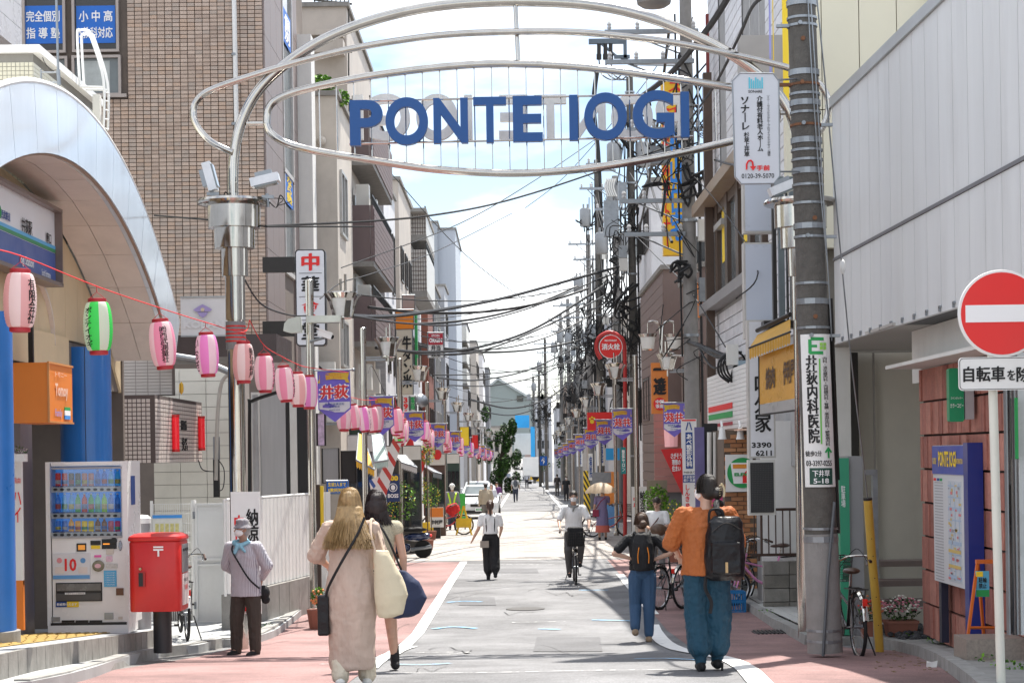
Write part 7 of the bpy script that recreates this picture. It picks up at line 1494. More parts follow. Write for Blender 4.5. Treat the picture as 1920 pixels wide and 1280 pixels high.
t,A,B=sbox(802,623,832,670,66,'white and red sign reading KITCHEN ORIGIN above the left shops',white);MB().box(((A.x+B.x)/2,65.98,lerp(A.z,B.z,.27)),((B.x-A.x)*.92,.02,(A.z-B.z)*.44)).build('red_field',M('sign_maroon',(.42,.02,.04),.5),t);text('ORIGIN',((A.x+B.x)/2,65.96,lerp(A.z,B.z,.32)),((B.x-A.x)*.82,.16),inkwhite,t,bold=.04);text('KITCHEN',((A.x+B.x)/2,65.96,lerp(A.z,B.z,.14)),((B.x-A.x)*.5,.08),inkwhite,t);text('弁当',((A.x+B.x)/2,65.96,lerp(A.z,B.z,.62)),((B.x-A.x)*.6,.2),inkblack,t,bold=.03);text('惣菜',((A.x+B.x)/2,65.96,lerp(A.z,B.z,.86)),((B.x-A.x)*.6,.2),inkblack,t,bold=.03)
t,A,B=sbox(741,580,776,617,58,'blank bright orange box sign high on the left row',M('sign_orange_bright',(.85,.25,.01),.5,0,.04));sbox(754,553,778,580,58.2,'pink slatted panel above the orange box sign',pinkr)
t,A,B=sbox(742,617,775,740,58,'cream vertical sign with black characters below the orange box',M('sign_cream',(.66,.60,.48),.5,0,.05));text('牛タン米',((A.x+B.x)/2+.08,57.97,lerp(A.z,B.z,.5)),(.28,1.6),inkblack,t,vertical=True,bold=.05);sbox(777,585,783,705,58,'long green vertical strip sign',M('sign_green_dk',(.02,.28,.07),.5),d=.5,frame=False)
t,A,B=sbox(754,742,768,790,50,'white strip sign with red digits beside the second lamp',white);text('396-',((A.x+B.x)/2,49.98,(A.z+B.z)/2),(.12,.6),inkred,t,vertical=True,bold=.05);t,A,B=sbox(769,742,779,770,50,'white strip sign with green characters',white);text('薬局',((A.x+B.x)/2,49.98,(A.z+B.z)/2),(.11,.34),inkgreen,t,vertical=True,bold=.05)
c=W(792,750,52);t=thing('satellite_dish',c,'white satellite dish on the left row of shops','dish');m=MB();m.lathe(c,[(.02,.04),(.14,.02),(.19,-.03),(.18,-.04),(.02,.02)],20,(.5,-1,.3));m.build('dish',galv,t,True);MB().cyl(c,c+V((-.3,.2,-.2)),.02).build('arm',galv,t)
t,A,B=sbox(612,901,652,925,38,'blue notice reading 生徒2人まで with yellow writing behind the blonde woman',banner_b:=M('banner_blue',(.012,.14,.55)));text('生徒2人まで',((A.x+B.x)/2,37.98,lerp(A.z,B.z,.28)),(.36,.085),inkyellow,t,bold=.03);text('5教科対応',((A.x+B.x)/2,37.98,lerp(A.z,B.z,.72)),(.36,.085),inkyellow,t,bold=.03)
t=thing('security_camera',W(610,625,27.2),'white security camera on a bracket beside the restaurant sign','camera');c=W(610,627,27.0);R=Matrix.Rotation(.35,3,'Y');m=MB();m.box(c,(.2,.12,.09),R=R);m.box(c+V((-.01,0,.055)),(.24,.14,.015),R=R);m.build('housing',white,t);m=MB();m.cyl(c+R@V((.1,-.02,0)),c+R@V((.115,-.03,0)),.03);m.build('lens',black,t);MB().cyl(c+V((-.02,0,-.05)),W(582,640,27.4),.02).build('bracket',galv,t)
t=thing('siren_box',W(548,610,27.2),'pale green curved housing on the left of the first street lamp pole','box');m=MB();c=W(552,608,27.3);m.slab([W(531,620,27.3),W(533,606,27.3),W(540,598,27.3),(W(562,592,27.3)),W(565,622,27.3),W(545,624,27.3)],(0,1,0),.18);m.build('housing',M('housing_pale',(.55,.58,.52),.4),t)
MB().box(W(607,598,27.3),(.5,.1,.10)).build('cross_arm',M('housing_pale',(.55,.58,.52)),t)
def rem(mb,name,mat,par,vox,sm=4,disp=0,dsize=.08,seed=0):
 me=bpy.data.meshes.new('t');me.from_pydata([tuple(p)for p in mb.v],[],mb.f)
 o=bpy.data.objects.new(name,me)
 r=o.modifiers.new('r','REMESH');r.mode='VOXEL';r.voxel_size=vox
 if disp:
  tx=bpy.data.textures.get('folds%g'%dsize)or bpy.data.textures.new('folds%g'%dsize,'CLOUDS');tx.noise_scale=dsize
  d=o.modifiers.new('d','DISPLACE');d.texture=tx;d.strength=disp;d.mid_level=.5
 s=o.modifiers.new('s','SMOOTH');s.iterations=sm;s.factor=.5
 m2=evaluated(o);m2.name=name;COL.objects.link(o)
 o.modifiers.clear();o.data=m2;bpy.data.meshes.remove(me);m2.materials.clear();m2.materials.append(mat);m2.polygons.foreach_set('use_smooth',[True]*len(m2.polygons));o.parent=par;return o
def hand(m,w,d,s,fine,curl=.5):
 d=V(d).normalized();u,q,_=basis(d);w=V(w)
 if not fine:m.cap(w,w+d*.085*s,.022*s,.018*s,8);return
 m.ell(w+d*.045*s,(.026*s,.026*s,.045*s),d.to_track_quat('Z','Y').to_matrix(),10,7)
 for i in range(4):
  a=w+d*.08*s+u*(i-1.5)*.017*s;L_=(.062,.072,.066,.052)[i]*s;b=a+d*L_*.5;c=b+(d*(1-curl)+q*curl).normalized()*L_*.5;m.cap(a,b,.0088*s,.008*s,7);m.cap(b,c,.008*s,.007*s,7)
 a=w+d*.03*s-u*.022*s;b=a+(d*.7-u*.6)*.04*s;m.cap(a,b,.010*s,.009*s,7);m.cap(b,b+d*.03*s,.009*s,.0075*s,7)
LEG0={'R':((.058,.01,.285),(.058,-.01,.045)),'L':((-.058,.01,.285),(-.058,-.01,.045))}
ARM0={'R':((.145,-.01,.635),(.150,.03,.49)),'L':((-.145,-.01,.635),(-.150,.03,.49))}
def hexrgb(n,rgb,rough=.75,var=.12):return M('cloth_'+n,rgb,rough,0,var,6,.75,20,stretch=(1.3,1.3,.35))
def person(loc,H,rz,label,top,bot,shoe,hair=(.02,.015,.012),style='short',legs={},arms={},sleeve=.5,tl=.50,loose=.0,pant=1.0,pl=.0,vox=.01,yaw=0,pitch=0,lean=0,mask=False,skirt=None,group=None,face=True,fold=.012,sk=None,pelvis=None,w=1.0):
 t=thing('person',loc,label,'person',group,rz);P=lambda p:V((p[0]*H*w,p[1]*H,p[2]*H));fine=vox<.009;sk=sk or skin
 LG={**LEG0,**legs};AR={**ARM0,**arms};pz=pelvis or(0,0,.53);off=V((0,lean,0))
 def T(p):z=p[2];return P((p[0],p[1]+lean*max(0,(z-.53))/.3+(pz[1]if z>.4 else 0),z+(pz[2]-.53 if z>.4 else 0)))
 HR=Matrix.Rotation(yaw,3,'Z')@Matrix.Rotation(pitch,3,'X');hc=T((0,.012,.93))
 def hp(x,y,z):return hc+HR@V((x,y,z))*H
 m=MB();m.ell(T((0,0,.54)),(.088*H*w,.062*H,.062*H));m.ell(T((0,.0,.64)),(.076*H*w,.052*H,.10*H));m.ell(T((0,0,.745)),(.092*H*w,.060*H,.082*H));m.cap(T((-.095,0,.805)),T((.095,0,.805)),.032*H);m.cap(T((0,-.004,.82)),hp(0,-.008,-.04),.031*H,.029*H)
 m.ell(hp(0,-.004,.012),(.043*H,.054*H,.056*H),HR);m.ell(hp(0,.016,-.022),(.034*H,.036*H,.042*H),HR);m.cap(hp(0,.048,.002),hp(0,.060,-.012),.006*H,.008*H,6)
 for s in(-1,1):m.ell(hp(.044*s,-.004,-.003),(.007*H,.012*H,.018*H),HR,7,5)
 for k,s in(('L',-1),('R',1)):
  kn,an=(V(q)for q in LG[k]);hip=T((.05*s,0,.50));kn,an=P(kn),P(an);m.cap(hip,kn,.052*H,.034*H);m.cap(kn,an,.036*H,.021*H);m.ell(kn.lerp(an,.28)+V((0,-.008*H,0)),(.030*H,.031*H,.055*H))
  el,wr=AR[k];sh=T((.112*s,0,.80));el,wr=T(el),T(wr);m.cap(sh,el,.029*H,.022*H);m.cap(el,wr,.023*H,.015*H);hand(m,wr,wr-el,H/1.7,fine)
  ft=MB();fd=V((0,1,0))if len(LG[k])<3 or True else 0;dn=an-kn;tip=V((0,.105,0))if abs(dn.y)<.14*H or dn.y>0 else V((0,.05,-.095));a=an+V((0,-.025*H,-.018*H));b=an+tip*H+V((0,0,-.026*H));ft.cap(a,b,.026*H,.022*H);ft.cap(a,an+V((0,0,.0)),.025*H,.024*H);m.cap(an,b,.018*H,.012*H);rem(ft,'shoe',shoe,t,vox,2)
 rem(m,'body',sk,t,vox if fine else vox*1.1,2)
 if bot is not None:
  m=MB()
  if skirt:
   m.loft([T((0,0,.60))[:]+(.082*H*w,.06*H)]+[(0+pz[0],lerp(T((0,0,.55)).y,0,i/4),lerp(.57,skirt[0],i/5)*H,lerp(.10,skirt[1],(i/5)**.8)*H*w,lerp(.078,skirt[1]*.8,(i/5)**.8)*H)for i in range(6)],28,True,skirt[2],9);rem(m,'skirt',bot,t,vox,2,fold,.05)
  else:
   m.ell(T((0,0,.545)),(.096*H*w,.072*H,.075*H))
   for k,s in(('L',-1),('R',1)):
    kn,an=(P(q)for q in LG[k]);hip=T((.05*s,0,.50));c=kn.lerp(an,1-pl)if pl else an+V((0,0,.01*H));r1=(.045+.022*(pant-1))*H;m.cap(hip,kn,.062*H*(1+.1*(pant-1)),r1);m.cap(kn,c,r1,(.032*pant if pant<1.7 else.03)*H)
    if pant>=1.7:m.cap(kn,kn.lerp(c,.7),r1,r1*.95)
   rem(m,'trousers',bot,t,vox,1 if fine else 3,fold,.06)
 if top is not None:
  m=MB();e=loose;z0=tl;R_=[(z0,.098+e,.076+e),(lerp(z0,.62,.5),.094+e,.072+e),(.64,.088+e,.066+e*.9),(.74,.100+e*.7,.070+e*.6),(.80,.098+e*.3,.055+e*.2),(.825,.06,.042)]
  m.loft([T((0,0,z))[:]+(a*H*w,b*H)for z,a,b in R_],26,True)
  m.cap(T((-.10,0,.803)),T((.10,0,.803)),(.036+e*.15)*H)
  for k,s in(('L',-1),('R',1)):
   el,wr=AR[k];sh=T((.112*s,0,.80));el,wr=T(el),T(wr);ra=(.036+e*.35)*H
   if sleeve<=.5:m.cap(sh,sh.lerp(el,sleeve/.5),ra,ra*.98)
   else:m.cap(sh,el,ra,ra*(1+e*3));m.cap(el,el.lerp(wr,(sleeve-.5)/.5),ra*.95,.024*H+e*.1*H)
  rem(m,'top',top,t,vox,1 if fine else 3,fold,.055)
 hm=M('hair_%d_%d_%d'%tuple(int(c*999)for c in hair),hair,.42,0,.35,60,.4,260,stretch=(1,1,.08));m=MB()
 if style!='none':
  m.ell(hp(0,-.012,.022),(.050*H,.060*H,.056*H),HR);m.ell(hp(0,-.026,-.012),(.046*H,.040*H,.046*H),HR)
  if style=='bob':m.ell(hp(0,-.022,-.02),(.060*H,.056*H,.075*H),HR);m.cap(hp(-.03,-.035,-.07),hp(.03,-.035,-.07),.028*H)
  if style=='pony':m.cap(hp(0,-.066,.02),hp(0,-.075,-.02),.022*H,.024*H);m.cap(hp(0,-.075,-.02),hp(0,-.062,-.12),.024*H,.010*H)
  if style=='bun':m.ell(hp(.008,-.072,-.022),(.032*H,.026*H,.032*H),HR)
  if style=='long':m.loft([hp(0,-.014,z)[:]+(a*H,b*H)for z,a,b in((.03,.05,.056),(-.03,.062,.052),(-.09,.072,.05))],24,True,.03,8);m.loft([hp(0,y,z)[:]+(a*H,b*H)for z,a,b,y in((-.02,.062,.045,-.03),(-.07,.074,.045,-.048),(-.12,.086,.042,-.066),(-.17,.094,.036,-.082),(-.21,.092,.022,-.090),(-.225,.078,.012,-.092))],40,True,.06,11)
  h=rem(m,'hair',hm,t,vox,2,.006 if fine else 0,.03)
  if style in('long','bob','pony','bun')and fine or style=='long':
   m=MB();rg=random.Random(3);n=900 if style=='long' else 260
   for i in range(n):
    a=rg.uniform(-2.3,2.3)+pi;ln={'long':rg.uniform(.155,.215),'bob':rg.uniform(.085,.11),'pony':.02,'bun':.03}[style];fl={'long':.085,'bob':.062,'pony':.05,'bun':.05}[style];rr=rg.uniform(.97,1.06);j=rg.uniform(-.008,.008)
    cx,cy=sin(a),cos(a)*.9;Q=[(cx*.012,cy*.012-.01,.078),(cx*.034,cy*.038-.012,.066),(cx*.050,cy*.056-.012,.030),(cx*.056+j*.5,cy*.058-.012,-.02)]
    if ln>.05:bk=.075 if style=='long' else.006;Q+=[(cx*lerp(.058,fl,.6)+j,cy*.052-.018-bk*.5,-.02-ln*.5),(cx*fl*1.2*rr+j*3,cy*.042-.022-bk,-.02-ln)]
    m.tube(spline([hp(x*rr,y*rr,z)for x,y,z in Q],2),.0018*H,3)
   m.build('hair_strands',hm,t,world=False)
 if face and abs(rz)>1 or abs(yaw)>.6:
  for s in(-1,1):m=MB();m.ell(hp(.018*s,.045,.006),(.0085*H,.004*H,.0045*H),HR,8,5);m.build('eye',inkblack,t,world=False);m=MB();m.cap(hp(.009*s,.050,.020),hp(.028*s,.044,.020),.0022*H,None,5);m.build('eyebrow',hm,t,world=False)
  if not mask:m=MB();m.cap(hp(-.012,.049,-.034),hp(.012,.049,-.034),.003*H,None,6);m.build('mouth',M('lip',(.4,.12,.1),.5),t,world=False)
 if mask:
  m=MB();m.ell(hp(0,.022,-.024),(.037*H,.037*H,.033*H),HR);m.ell(hp(0,.044,-.014),(.014*H,.016*H,.018*H),HR);mk=rem(m,'face_mask',M('mask_white',(.8,.8,.8),.7,var=.03),t,min(vox,.008),2)
  m=MB();[m.tube([hp(.034*s,.03,-.012),hp(.046*s,.0,.004)],.0015*H,4)for s in(-1,1)];m.build('mask_strap',white,t,world=False)
 t['_h']=H;HEAD[t.name]=(hp,T,P,HR);return t
HEAD={}
def soft(fn,name,mat,vox=.008,label=None,cat=None,group=None,loc=None,rz=0,par=None,disp=.006,ds=.06,sm=3):
 m=MB();fn(m)
 if par is None:par=thing(name,loc,label,cat,group,rz);name={'bag':'bag_body','backpack':'pack_body'}.get(name,'body')
 rem(m,name,mat,par,vox,sm,disp,ds);return par
ocol=hexrgb('orange',(.38,.105,.022));teal=hexrgb('teal',(.005,.05,.09));bl=hexrgb('black',(.008,.008,.010));wt=hexrgb('white',(.78,.78,.78));jean=hexrgb('denim',(.035,.085,.17));brownp=hexrgb('brown',(.05,.038,.030));leather=M('black_glossy_nylon',(.006,.006,.008),.36,0,.2,5,.5,14,spec=.35)
o=WG(1327,1258)
wo=person(o,1.70,0,'woman in a loose orange top and teal trousers carrying a black backpack',ocol,teal,bl,style='bun',legs={'L':((-.045,.035,.29),(-.035,-.015,.045)),'R':((.062,.02,.285),(.052,.06,.05))},arms={'L':((-.165,.02,.66),(-.13,.10,.60)),'R':((.16,.05,.66),(.10,.12,.64))},sleeve=.58,tl=.495,loose=.026,pant=2.0,vox=.0075,yaw=.85,mask=True,w=1.05,fold=.026)
hp=HEAD[wo.name][0];m=MB();m.tube(spline([hp(.02,-.088,.03),hp(.03,-.100,.0),hp(.022,-.100,-.04)],4),.010,6)
for k in range(5):m.cap(hp(.02,-.09,.02-k*.012),hp(-.01,-.098,.018-k*.012),.004,.003,5)
m.build('hair_claw',M('claw_cream',(.62,.52,.32),.3),wo,world=False)
for sx,fy in((-.05,-.015),(.075,.06)):m=MB();m.cyl((sx*1.7,(fy-.055)*1.7,.005),(sx*1.7,(fy-.045)*1.7,.07),.009,.014,8);m.build('heel',bl,wo,world=False)
B_=o+V((.14,-.20,0))
t=soft(lambda m:(m.loft([(0,0,.80,.13,.07),(0,0,.84,.165,.10),(0,0,1.0,.178,.115),(0,0,1.2,.165,.11),(.01,0,1.30,.145,.10),(.02,.0,1.35,.11,.06)],24),m.box((.0,-.10,1.0),(.24,.06,.26))),'backpack',leather,.008,'large glossy black backpack slung on the right shoulder of the woman in orange','backpack',loc=B_,disp=.022,ds=.12)
m=MB();m.tube(spline([(-.03,.0,1.36),(-.06,.03,1.42),(-.05,.10,1.47),(-.0,.16,1.45)]),.028,8);m.build('shoulder_strap',bl,t,True,False);m=MB();m.tube(spline([(-.13,.02,1.28),(-.12,-.0,1.40),(-.03,-.01,1.41),(.0,0,1.33)]),.012,7);m.build('grab_handle',bl,t,True,False)
m=MB();m.tube(spline([(-.15,.05,.86),(-.17,.02,.74),(-.12,.02,.62),(-.13,.03,.52)]),.017,6);m.build('hanging_strap',bl,t,True,False);m=MB();m.box((.0,-.135,.92),(.022,.01,.09));m.build('tan_tag',M('tag_tan',(.5,.34,.16)),t,world=False)
m=MB();m.tube(spline([(-.12,-.10,1.22),(0,-.12,1.30),(.13,-.10,1.24)]),.004,5);m.tube([(-.05,-.118,.88),(-.05,-.12,1.12)],.004,5);m.build('zip',darkmetal,t,world=False)
o=WG(1206,1203);g=person(o,1.56,0,'young woman in a black t-shirt and jeans with her hands on her waist',bl,jean,M('shoe_tan',(.28,.2,.13),.7),(.07,.035,.02),'bun',legs={'L':((-.055,.03,.29),(-.065,-.07,.10)),'R':((.05,.0,.28),(.045,.0,.04))},arms={'L':((-.215,-.03,.69),(-.10,-.02,.655)),'R':((.215,-.03,.69),(.10,-.02,.64))},sleeve=.36,tl=.56,loose=.006,pant=1.2,pl=.12,vox=.008,fold=.008,pitch=-.1)
t=soft(lambda m:m.loft([(0,0,.87,.085,.05),(0,0,.90,.12,.08),(0,0,1.05,.135,.095),(0,0,1.2,.125,.085),(0,.01,1.31,.09,.06),(0,.02,1.34,.05,.03)],24),'backpack',bl,.008,'black backpack with two orange zip lines on the young woman in jeans','backpack',loc=o+V((0,-.15,0)),disp=.01)
for s in(-1,1):
 m=MB();m.tube(spline([(s*.05,-.09,1.16),(s*.066,-.10,1.06),(s*.062,-.10,.97)]),.006,5);m.build('orange_zip',M('zip_orange',(.8,.25,.02),.5),t,True,False);m=MB();m.tube(spline([(s*.07,.0,1.30),(s*.09,.10,1.33),(s*.10,.18,1.28)]),.017,6);m.tube(spline([(s*.12,.0,.98),(s*.15,.05,.94),(s*.15,.1,.98)]),.010,6);m.build('strap',bl,t,True,False)
o=WG(921,1086);g=person(o,1.55,0,'woman in a white t-shirt and black dungarees walking up the middle of the road',wt,bl,bl,(.06,.03,.02),'pony',legs={'L':((-.04,.04,.29),(-.035,.0,.04)),'R':((.05,-.01,.29),(.055,-.09,.07))},arms={'L':((-.15,-.02,.65),(-.225,.0,.51)),'R':((.14,.02,.65),(.12,.09,.56))},sleeve=.34,tl=.58,loose=.004,pant=1.9,vox=.011)
for s in(-1,1):m=MB();m.tube([(s*.075,-.09,.93),(s*.085,-.095,1.15),(s*.08,-.02,1.31)],.011,5);m.build('dungaree_strap',bl,g,world=False)
t=thing('shoulder_bag',o+V((-.10,-.02,.62)),'small grey handbag hanging at the hip of the woman in dungarees','bag');m=MB();m.box((-.02,-.1,.08),(.17,.06,.13));m.build('bag_body',M('bag_taupe',(.3,.26,.22)),t,world=False);m=MB();m.tube([(-.08,-.1,.14),(.0,-.13,.45),(.16,-.06,.68)],.005,5);m.build('strap',offwhite,t,world=False)
WB=WG(652,1286);o=V((W(658,1100,15.0).x,15.0,gz(15.0)));bg_=hexrgb('dusty_beige',(.50,.38,.31),.8);crm=hexrgb('cream',(.62,.55,.43))
blonde=(.36,.235,.105)
g=person(o,1.585,0,'woman with long blonde hair in a dusty beige shirt dress',bg_,crm,M('shoe_white',(.7,.7,.66)),blonde,'long',legs={'L':((-.06,.04,.29),(-.055,-.06,.05)),'R':((.06,-.01,.28),(.075,.05,.04))},arms={'L':((-.185,.05,.665),(-.13,.14,.60)),'R':((.15,.04,.65),(.12,.14,.62))},sleeve=.70,tl=.56,loose=.022,pant=1.4,vox=.0075,fold=.026,w=.97)
soft(lambda m:m.loft([(.0,.0,z*1.62,a*1.62,b*1.62)for z,a,b in((.085,.105,.080),(.10,.112,.088),(.22,.116,.095),(.32,.122,.102),(.42,.128,.108),(.5,.126,.105),(.58,.112,.092),(.68,.104,.08),(.77,.098,.066))],40,True,-.0,9),'dress',bg_,.0075,par=g,disp=.03,ds=.11)
m=MB();m.tube(spline([(.13,-.15,1.36),(.07,-.19,1.22),(-.06,-.21,1.0),(-.17,-.15,.80),(-.19,-.1,.70)]),.011,6)
t=thing('crossbody_bag',o+V((0,0,0)),'small black crossbody bag hanging on the left of the blonde woman','bag');m.build('strap',bl,t,True,False);m=MB();m.box((-.215,-.06,.58),(.09,.14,.32));b=m.build('bag_body',leather,t,world=False);bv=b.modifiers.new('b','BEVEL');bv.width=.015;bv.segments=2
t=soft(lambda m:(m.loft([(0,0,.53,.07,.05),(.03,0,.56,.12,.07),(.045,0,.72,.155,.085),(.02,0,.88,.13,.075),(-.03,0,1.06,.075,.05),(-.04,0,1.10,.07,.03)],24)),'bag',M('canvas_cream',(.64,.56,.40),.85,0,.08,5,.3,200),.008,'cream canvas tote bag on the right shoulder of the blonde woman','bag',loc=o+V((.29,-.12,.06)),disp=.022,ds=.14,rz=.1);t.scale=(.88,.9,.94)
m=MB();m.tube(spline([(-.09,-.02,1.08),(-.13,.0,1.24),(-.12,.1,1.36),(-.08,.12,1.30),(-.01,.02,1.08)]),.013,6);m.build('handle',M('canvas_strap',(.6,.47,.36),.8),t,True,False)
o=V((W(707,1100,16.9).x,16.9,gz(16.9)));knit=M('knit_cream',(.58,.52,.38),.9,0,.35,90,.8,160)
g=person(o,1.64,.12,'woman with a black bob in a cream knitted vest and short black skirt',knit,bl,bl,(.022,.012,.012),'bob',legs={'R':((.075,.06,.29),(.10,.11,.045)),'L':((-.05,-.02,.28),(-.04,-.1,.06))},sleeve=.05,tl=.55,loose=.004,skirt=(.355,.125,.03),vox=.008,fold=.008)
m=MB();m.cap((.162,.17,.085),(.158,.165,.22),.045,.043);m.cap((-.07,-.16,.1),(-.07,-.14,.22),.044,.042);rem(m,'sock',bl,g,.008,2)
t=soft(lambda m:m.loft([(0,0,.50,.07,.05),(.03,0,.54,.14,.08),(.06,0,.68,.18,.09),(.03,0,.82,.14,.07),(-.02,0,.93,.07,.04)],24),'bag',M('canvas_navy',(.02,.03,.075),.8,0,.15,6),.009,'large navy bag on the shoulder of the woman with the black bob','bag',loc=o+V((.22,-.12,.0)),disp=.02,ds=.1);m=MB();m.tube(spline([(.02,0,.9),(-.10,-.02,1.2),(-.2,.02,1.38),(-.15,.14,1.37)]),.011,6);m.build('strap',bl,t,True,False)
o=V((W(712,1100,30).x,30,gz(30)));person(o,1.60,0,'dark haired man in a white shirt partly hidden behind the two women',hexrgb('pale_lilac',(.68,.68,.78)),hexrgb('grey',(.2,.2,.2)),bl,style='short',sleeve=.34,vox=.012)
o=WG(470,1224);shirt=stripes('shirt_stripes',(.50,.49,.53),(.25,.23,.28),62,0,.72,.8)
o=o+V((0,-.30,0));g=person(o,1.56,pi-.35,'elderly man in a grey bucket hat and striped shirt standing by the fence',shirt,brownp,bl,(.35,.34,.33),'short',legs={'R':((.075,.01,.28),(.09,-.01,.045)),'L':((-.065,.0,.28),(-.07,-.0,.045))},arms={'R':((.165,-.03,.66),(.08,-.10,.56)),'L':((-.165,-.03,.66),(-.08,-.10,.56))},sleeve=.95,tl=.44,loose=.02,pant=1.35,vox=.0085,yaw=-.55,mask=True,lean=.03,fold=.012,sk=M('skin_old',(.42,.25,.18),.5))
hp,T,P,HR=HEAD[g.name];m=MB()
m.lathe(hp(0,-.006,.022),[(.105,-.026),(.108,-.022),(.078,.02),(.072,.065),(.055,.085),(.01,.09)],24,HR@V((0,0,1)));rem(m,'bucket_hat',hexrgb('hat_grey',(.24,.23,.25)),g,.008,2,.006,.04)
m=MB();m.tube(spline([T((-.06,.03,.835)),T((0,.066,.815)),T((.06,.03,.835)),T((0,-.05,.85))],5),.024,8,True);m.cap(T((.01,.07,.81)),T((.03,.085,.76)),.028,.022);m.cap(T((-.01,.07,.81)),T((-.05,.08,.77)),.024,.016);rem(m,'blue_scarf',hexrgb('scarf_blue',(.25,.50,.62)),g,.007,2,.008,.04)
m=MB();m.tube(spline([T((.07,-.05,.83)),T((.06,.07,.79)),T((-.02,.115,.68)),T((-.09,.11,.57)),T((-.125,.03,.50))],5),.011,5);m.build('shoulder_strap',bl,g,True,False)
t=thing('waist_bag',o+V((.2,.02,.62)),'small black pouch at the hip of the elderly man','bag');m=MB();m.ell((.0,0,.1),(.07,.05,.085));m.ell((.02,0,.02),(.05,.03,.05));m.build('bag_body',bl,t,True,False)
def wheel(c,R,par,name='wheel',ax=(0,1,0),sp=20):
 c=V(c);n=28;ring=lambda r_:[c+V((cos(2*pi*i/n)*r_,0,sin(2*pi*i/n)*r_))for i in range(n)]
 m=MB();m.tube(ring(R-.018),.019,8,True);w=m.build(name,rubber,par,True,False);m=MB();m.tube(ring(R-.045),.011,6,True);m.build('rim',M('rim_alloy',(.5,.5,.5),.3,.9),w,True,False)
 m=MB()
 for i in range(sp):a=2*pi*i/sp;m.cyl(c+V((0,.02 if i%2 else-.02,0)),c+V((cos(a)*(R-.045),0,sin(a)*(R-.045))),.0018,n=4,caps=False)
 m.build('spokes',galv,w,world=False);m=MB();m.cyl(c+V((0,-.045,0)),c+V((0,.045,0)),.022,n=10);m.build('hub',galv,w,world=False)
def bicycle(loc,rz,label,col,R=.33,basket=True,tilt=0,sp=20,rot=None):
 t=thing('bicycle',loc,label,'bicycle',None,rz);t.rotation_euler=(tilt,0,rz);fm=M('bike_%d_%d_%d'%tuple(int(c*99)for c in col),col,.3,.2,.06,coat=.4);wheel((-.52,0,R),R,t,sp=sp);wheel((.56,0,R),R,t,sp=sp)
 m=MB();bb=V((-.06,0,.28));st_=V((-.2,0,.72));hd=V((.36,0,.78));hb=V((.42,0,.60))
 m.tube(spline([bb,V((.18,0,.36)),hb],4),.021,8);m.cyl(bb,st_,.016);m.cyl(V((-.13,0,.52)),hb+V((0,0,.05)),.014)
 for s in(-1,1):m.cyl((-.52,.05*s,R),bb+V((0,.03*s,0)),.010);m.cyl((-.52,.05*s,R),st_-V((0,0,.1)),.009)
 m.cyl(hd,hb,.02);m.build('frame',fm,t,True,False);m=MB();[m.tube(spline([hb,hb+V((.05,.05*s,-.08)),V((.56,.05*s,R))],3),.012,6)for s in(-1,1)];m.build('fork',fm,t,True,False)
 m=MB();m.cyl(hd,hd+V((-.03,0,.16)),.013);c=hd+V((-.03,0,.17));m.tube(spline([c+V((-.26,-.28,.0)),c+V((-.12,-.27,.05)),c+V((.03,-.12,.04)),c,c+V((.03,.12,.04)),c+V((-.12,.27,.05)),c+V((-.26,.28,.0))],4),.011,8);m.build('handlebar',steel,t,True,False)
 for s in(-1,1):m=MB();m.cyl(c+V((-.27,.28*s,-.0)),c+V((-.15,.275*s,.045)),.017,n=8);m.build('grip',M('grip_brown',(.06,.03,.02),.6),t,True,False);m=MB();m.cyl(c+V((-.13,.26*s,.02)),c+V((-.24,.25*s,-.03)),.006,n=6);m.build('brake_lever',galv,t,world=False)
 m=MB();m.cyl(st_,st_+V((-.03,0,.13)),.013);m.build('seat_post',steel,t,world=False);m=MB();m.ell(st_+V((-.06,0,.16)),(.12,.09,.035));m.ell(st_+V((.06,0,.155)),(.10,.035,.025));rem(m,'saddle',M('saddle_brown',(.09,.05,.035),.4),t,.012,2)
 for cx,s0 in((-.52,2.9),(.56,.6)):
  m=MB();P=[V((cx+cos(a)*(R+.025),0,R+sin(a)*(R+.025)))for a in[lerp(s0 if cx<0 else s0+1.9,s0-2.1 if cx<0 else s0+.1,i/9)for i in range(10)]]
  for p,q in zip(P,P[1:]):m.add([p+V((0,-.028,-.006)),q+V((0,-.028,-.006)),q+V((0,0,.008)),p+V((0,0,.008)),q+V((0,.028,-.006)),p+V((0,.028,-.006))],[(0,1,2,3),(3,2,4,5)])
  m.build('mudguard',steel,t,True,False)
 m=MB();m.tube([(-.2,-.06,.70),(-.72,-.06,.72),(-.74,0,.72),(-.72,.06,.72),(-.2,.06,.70)],.007,6);[m.cyl((x,-.06,.715),(x,.06,.715),.005,n=5)for x in(-.35,-.45,-.55,-.65)];[m.cyl((-.52,s*.05,R),(-.60,s*.06,.715),.006,n=5)for s in(-1,1)];m.build('rear_rack',darkmetal,t,True,False)
 m=MB();m.lathe((-.06,.05,.28),[(.09,0),(.09,.006)],20,(0,1,0));m.cyl((-.06,-.07,.28),(-.06,.07,.28),.015);m.box((-.0,.09,.15),(.09,.06,.02));m.box((-.12,-.09,.41),(.09,.06,.02));m.cyl((-.06,.07,.28),(0,.07,.15),.009);m.cyl((-.06,-.07,.28),(-.12,-.07,.41),.009);m.build('crank',fm if col[0]>.5 else darkmetal,t,world=False)
 m=MB();m.box((-.82,0,.60),(.015,.05,.07));m.build('rear_reflector',M('reflector_red',(.7,.03,.02),.2),t,world=False)
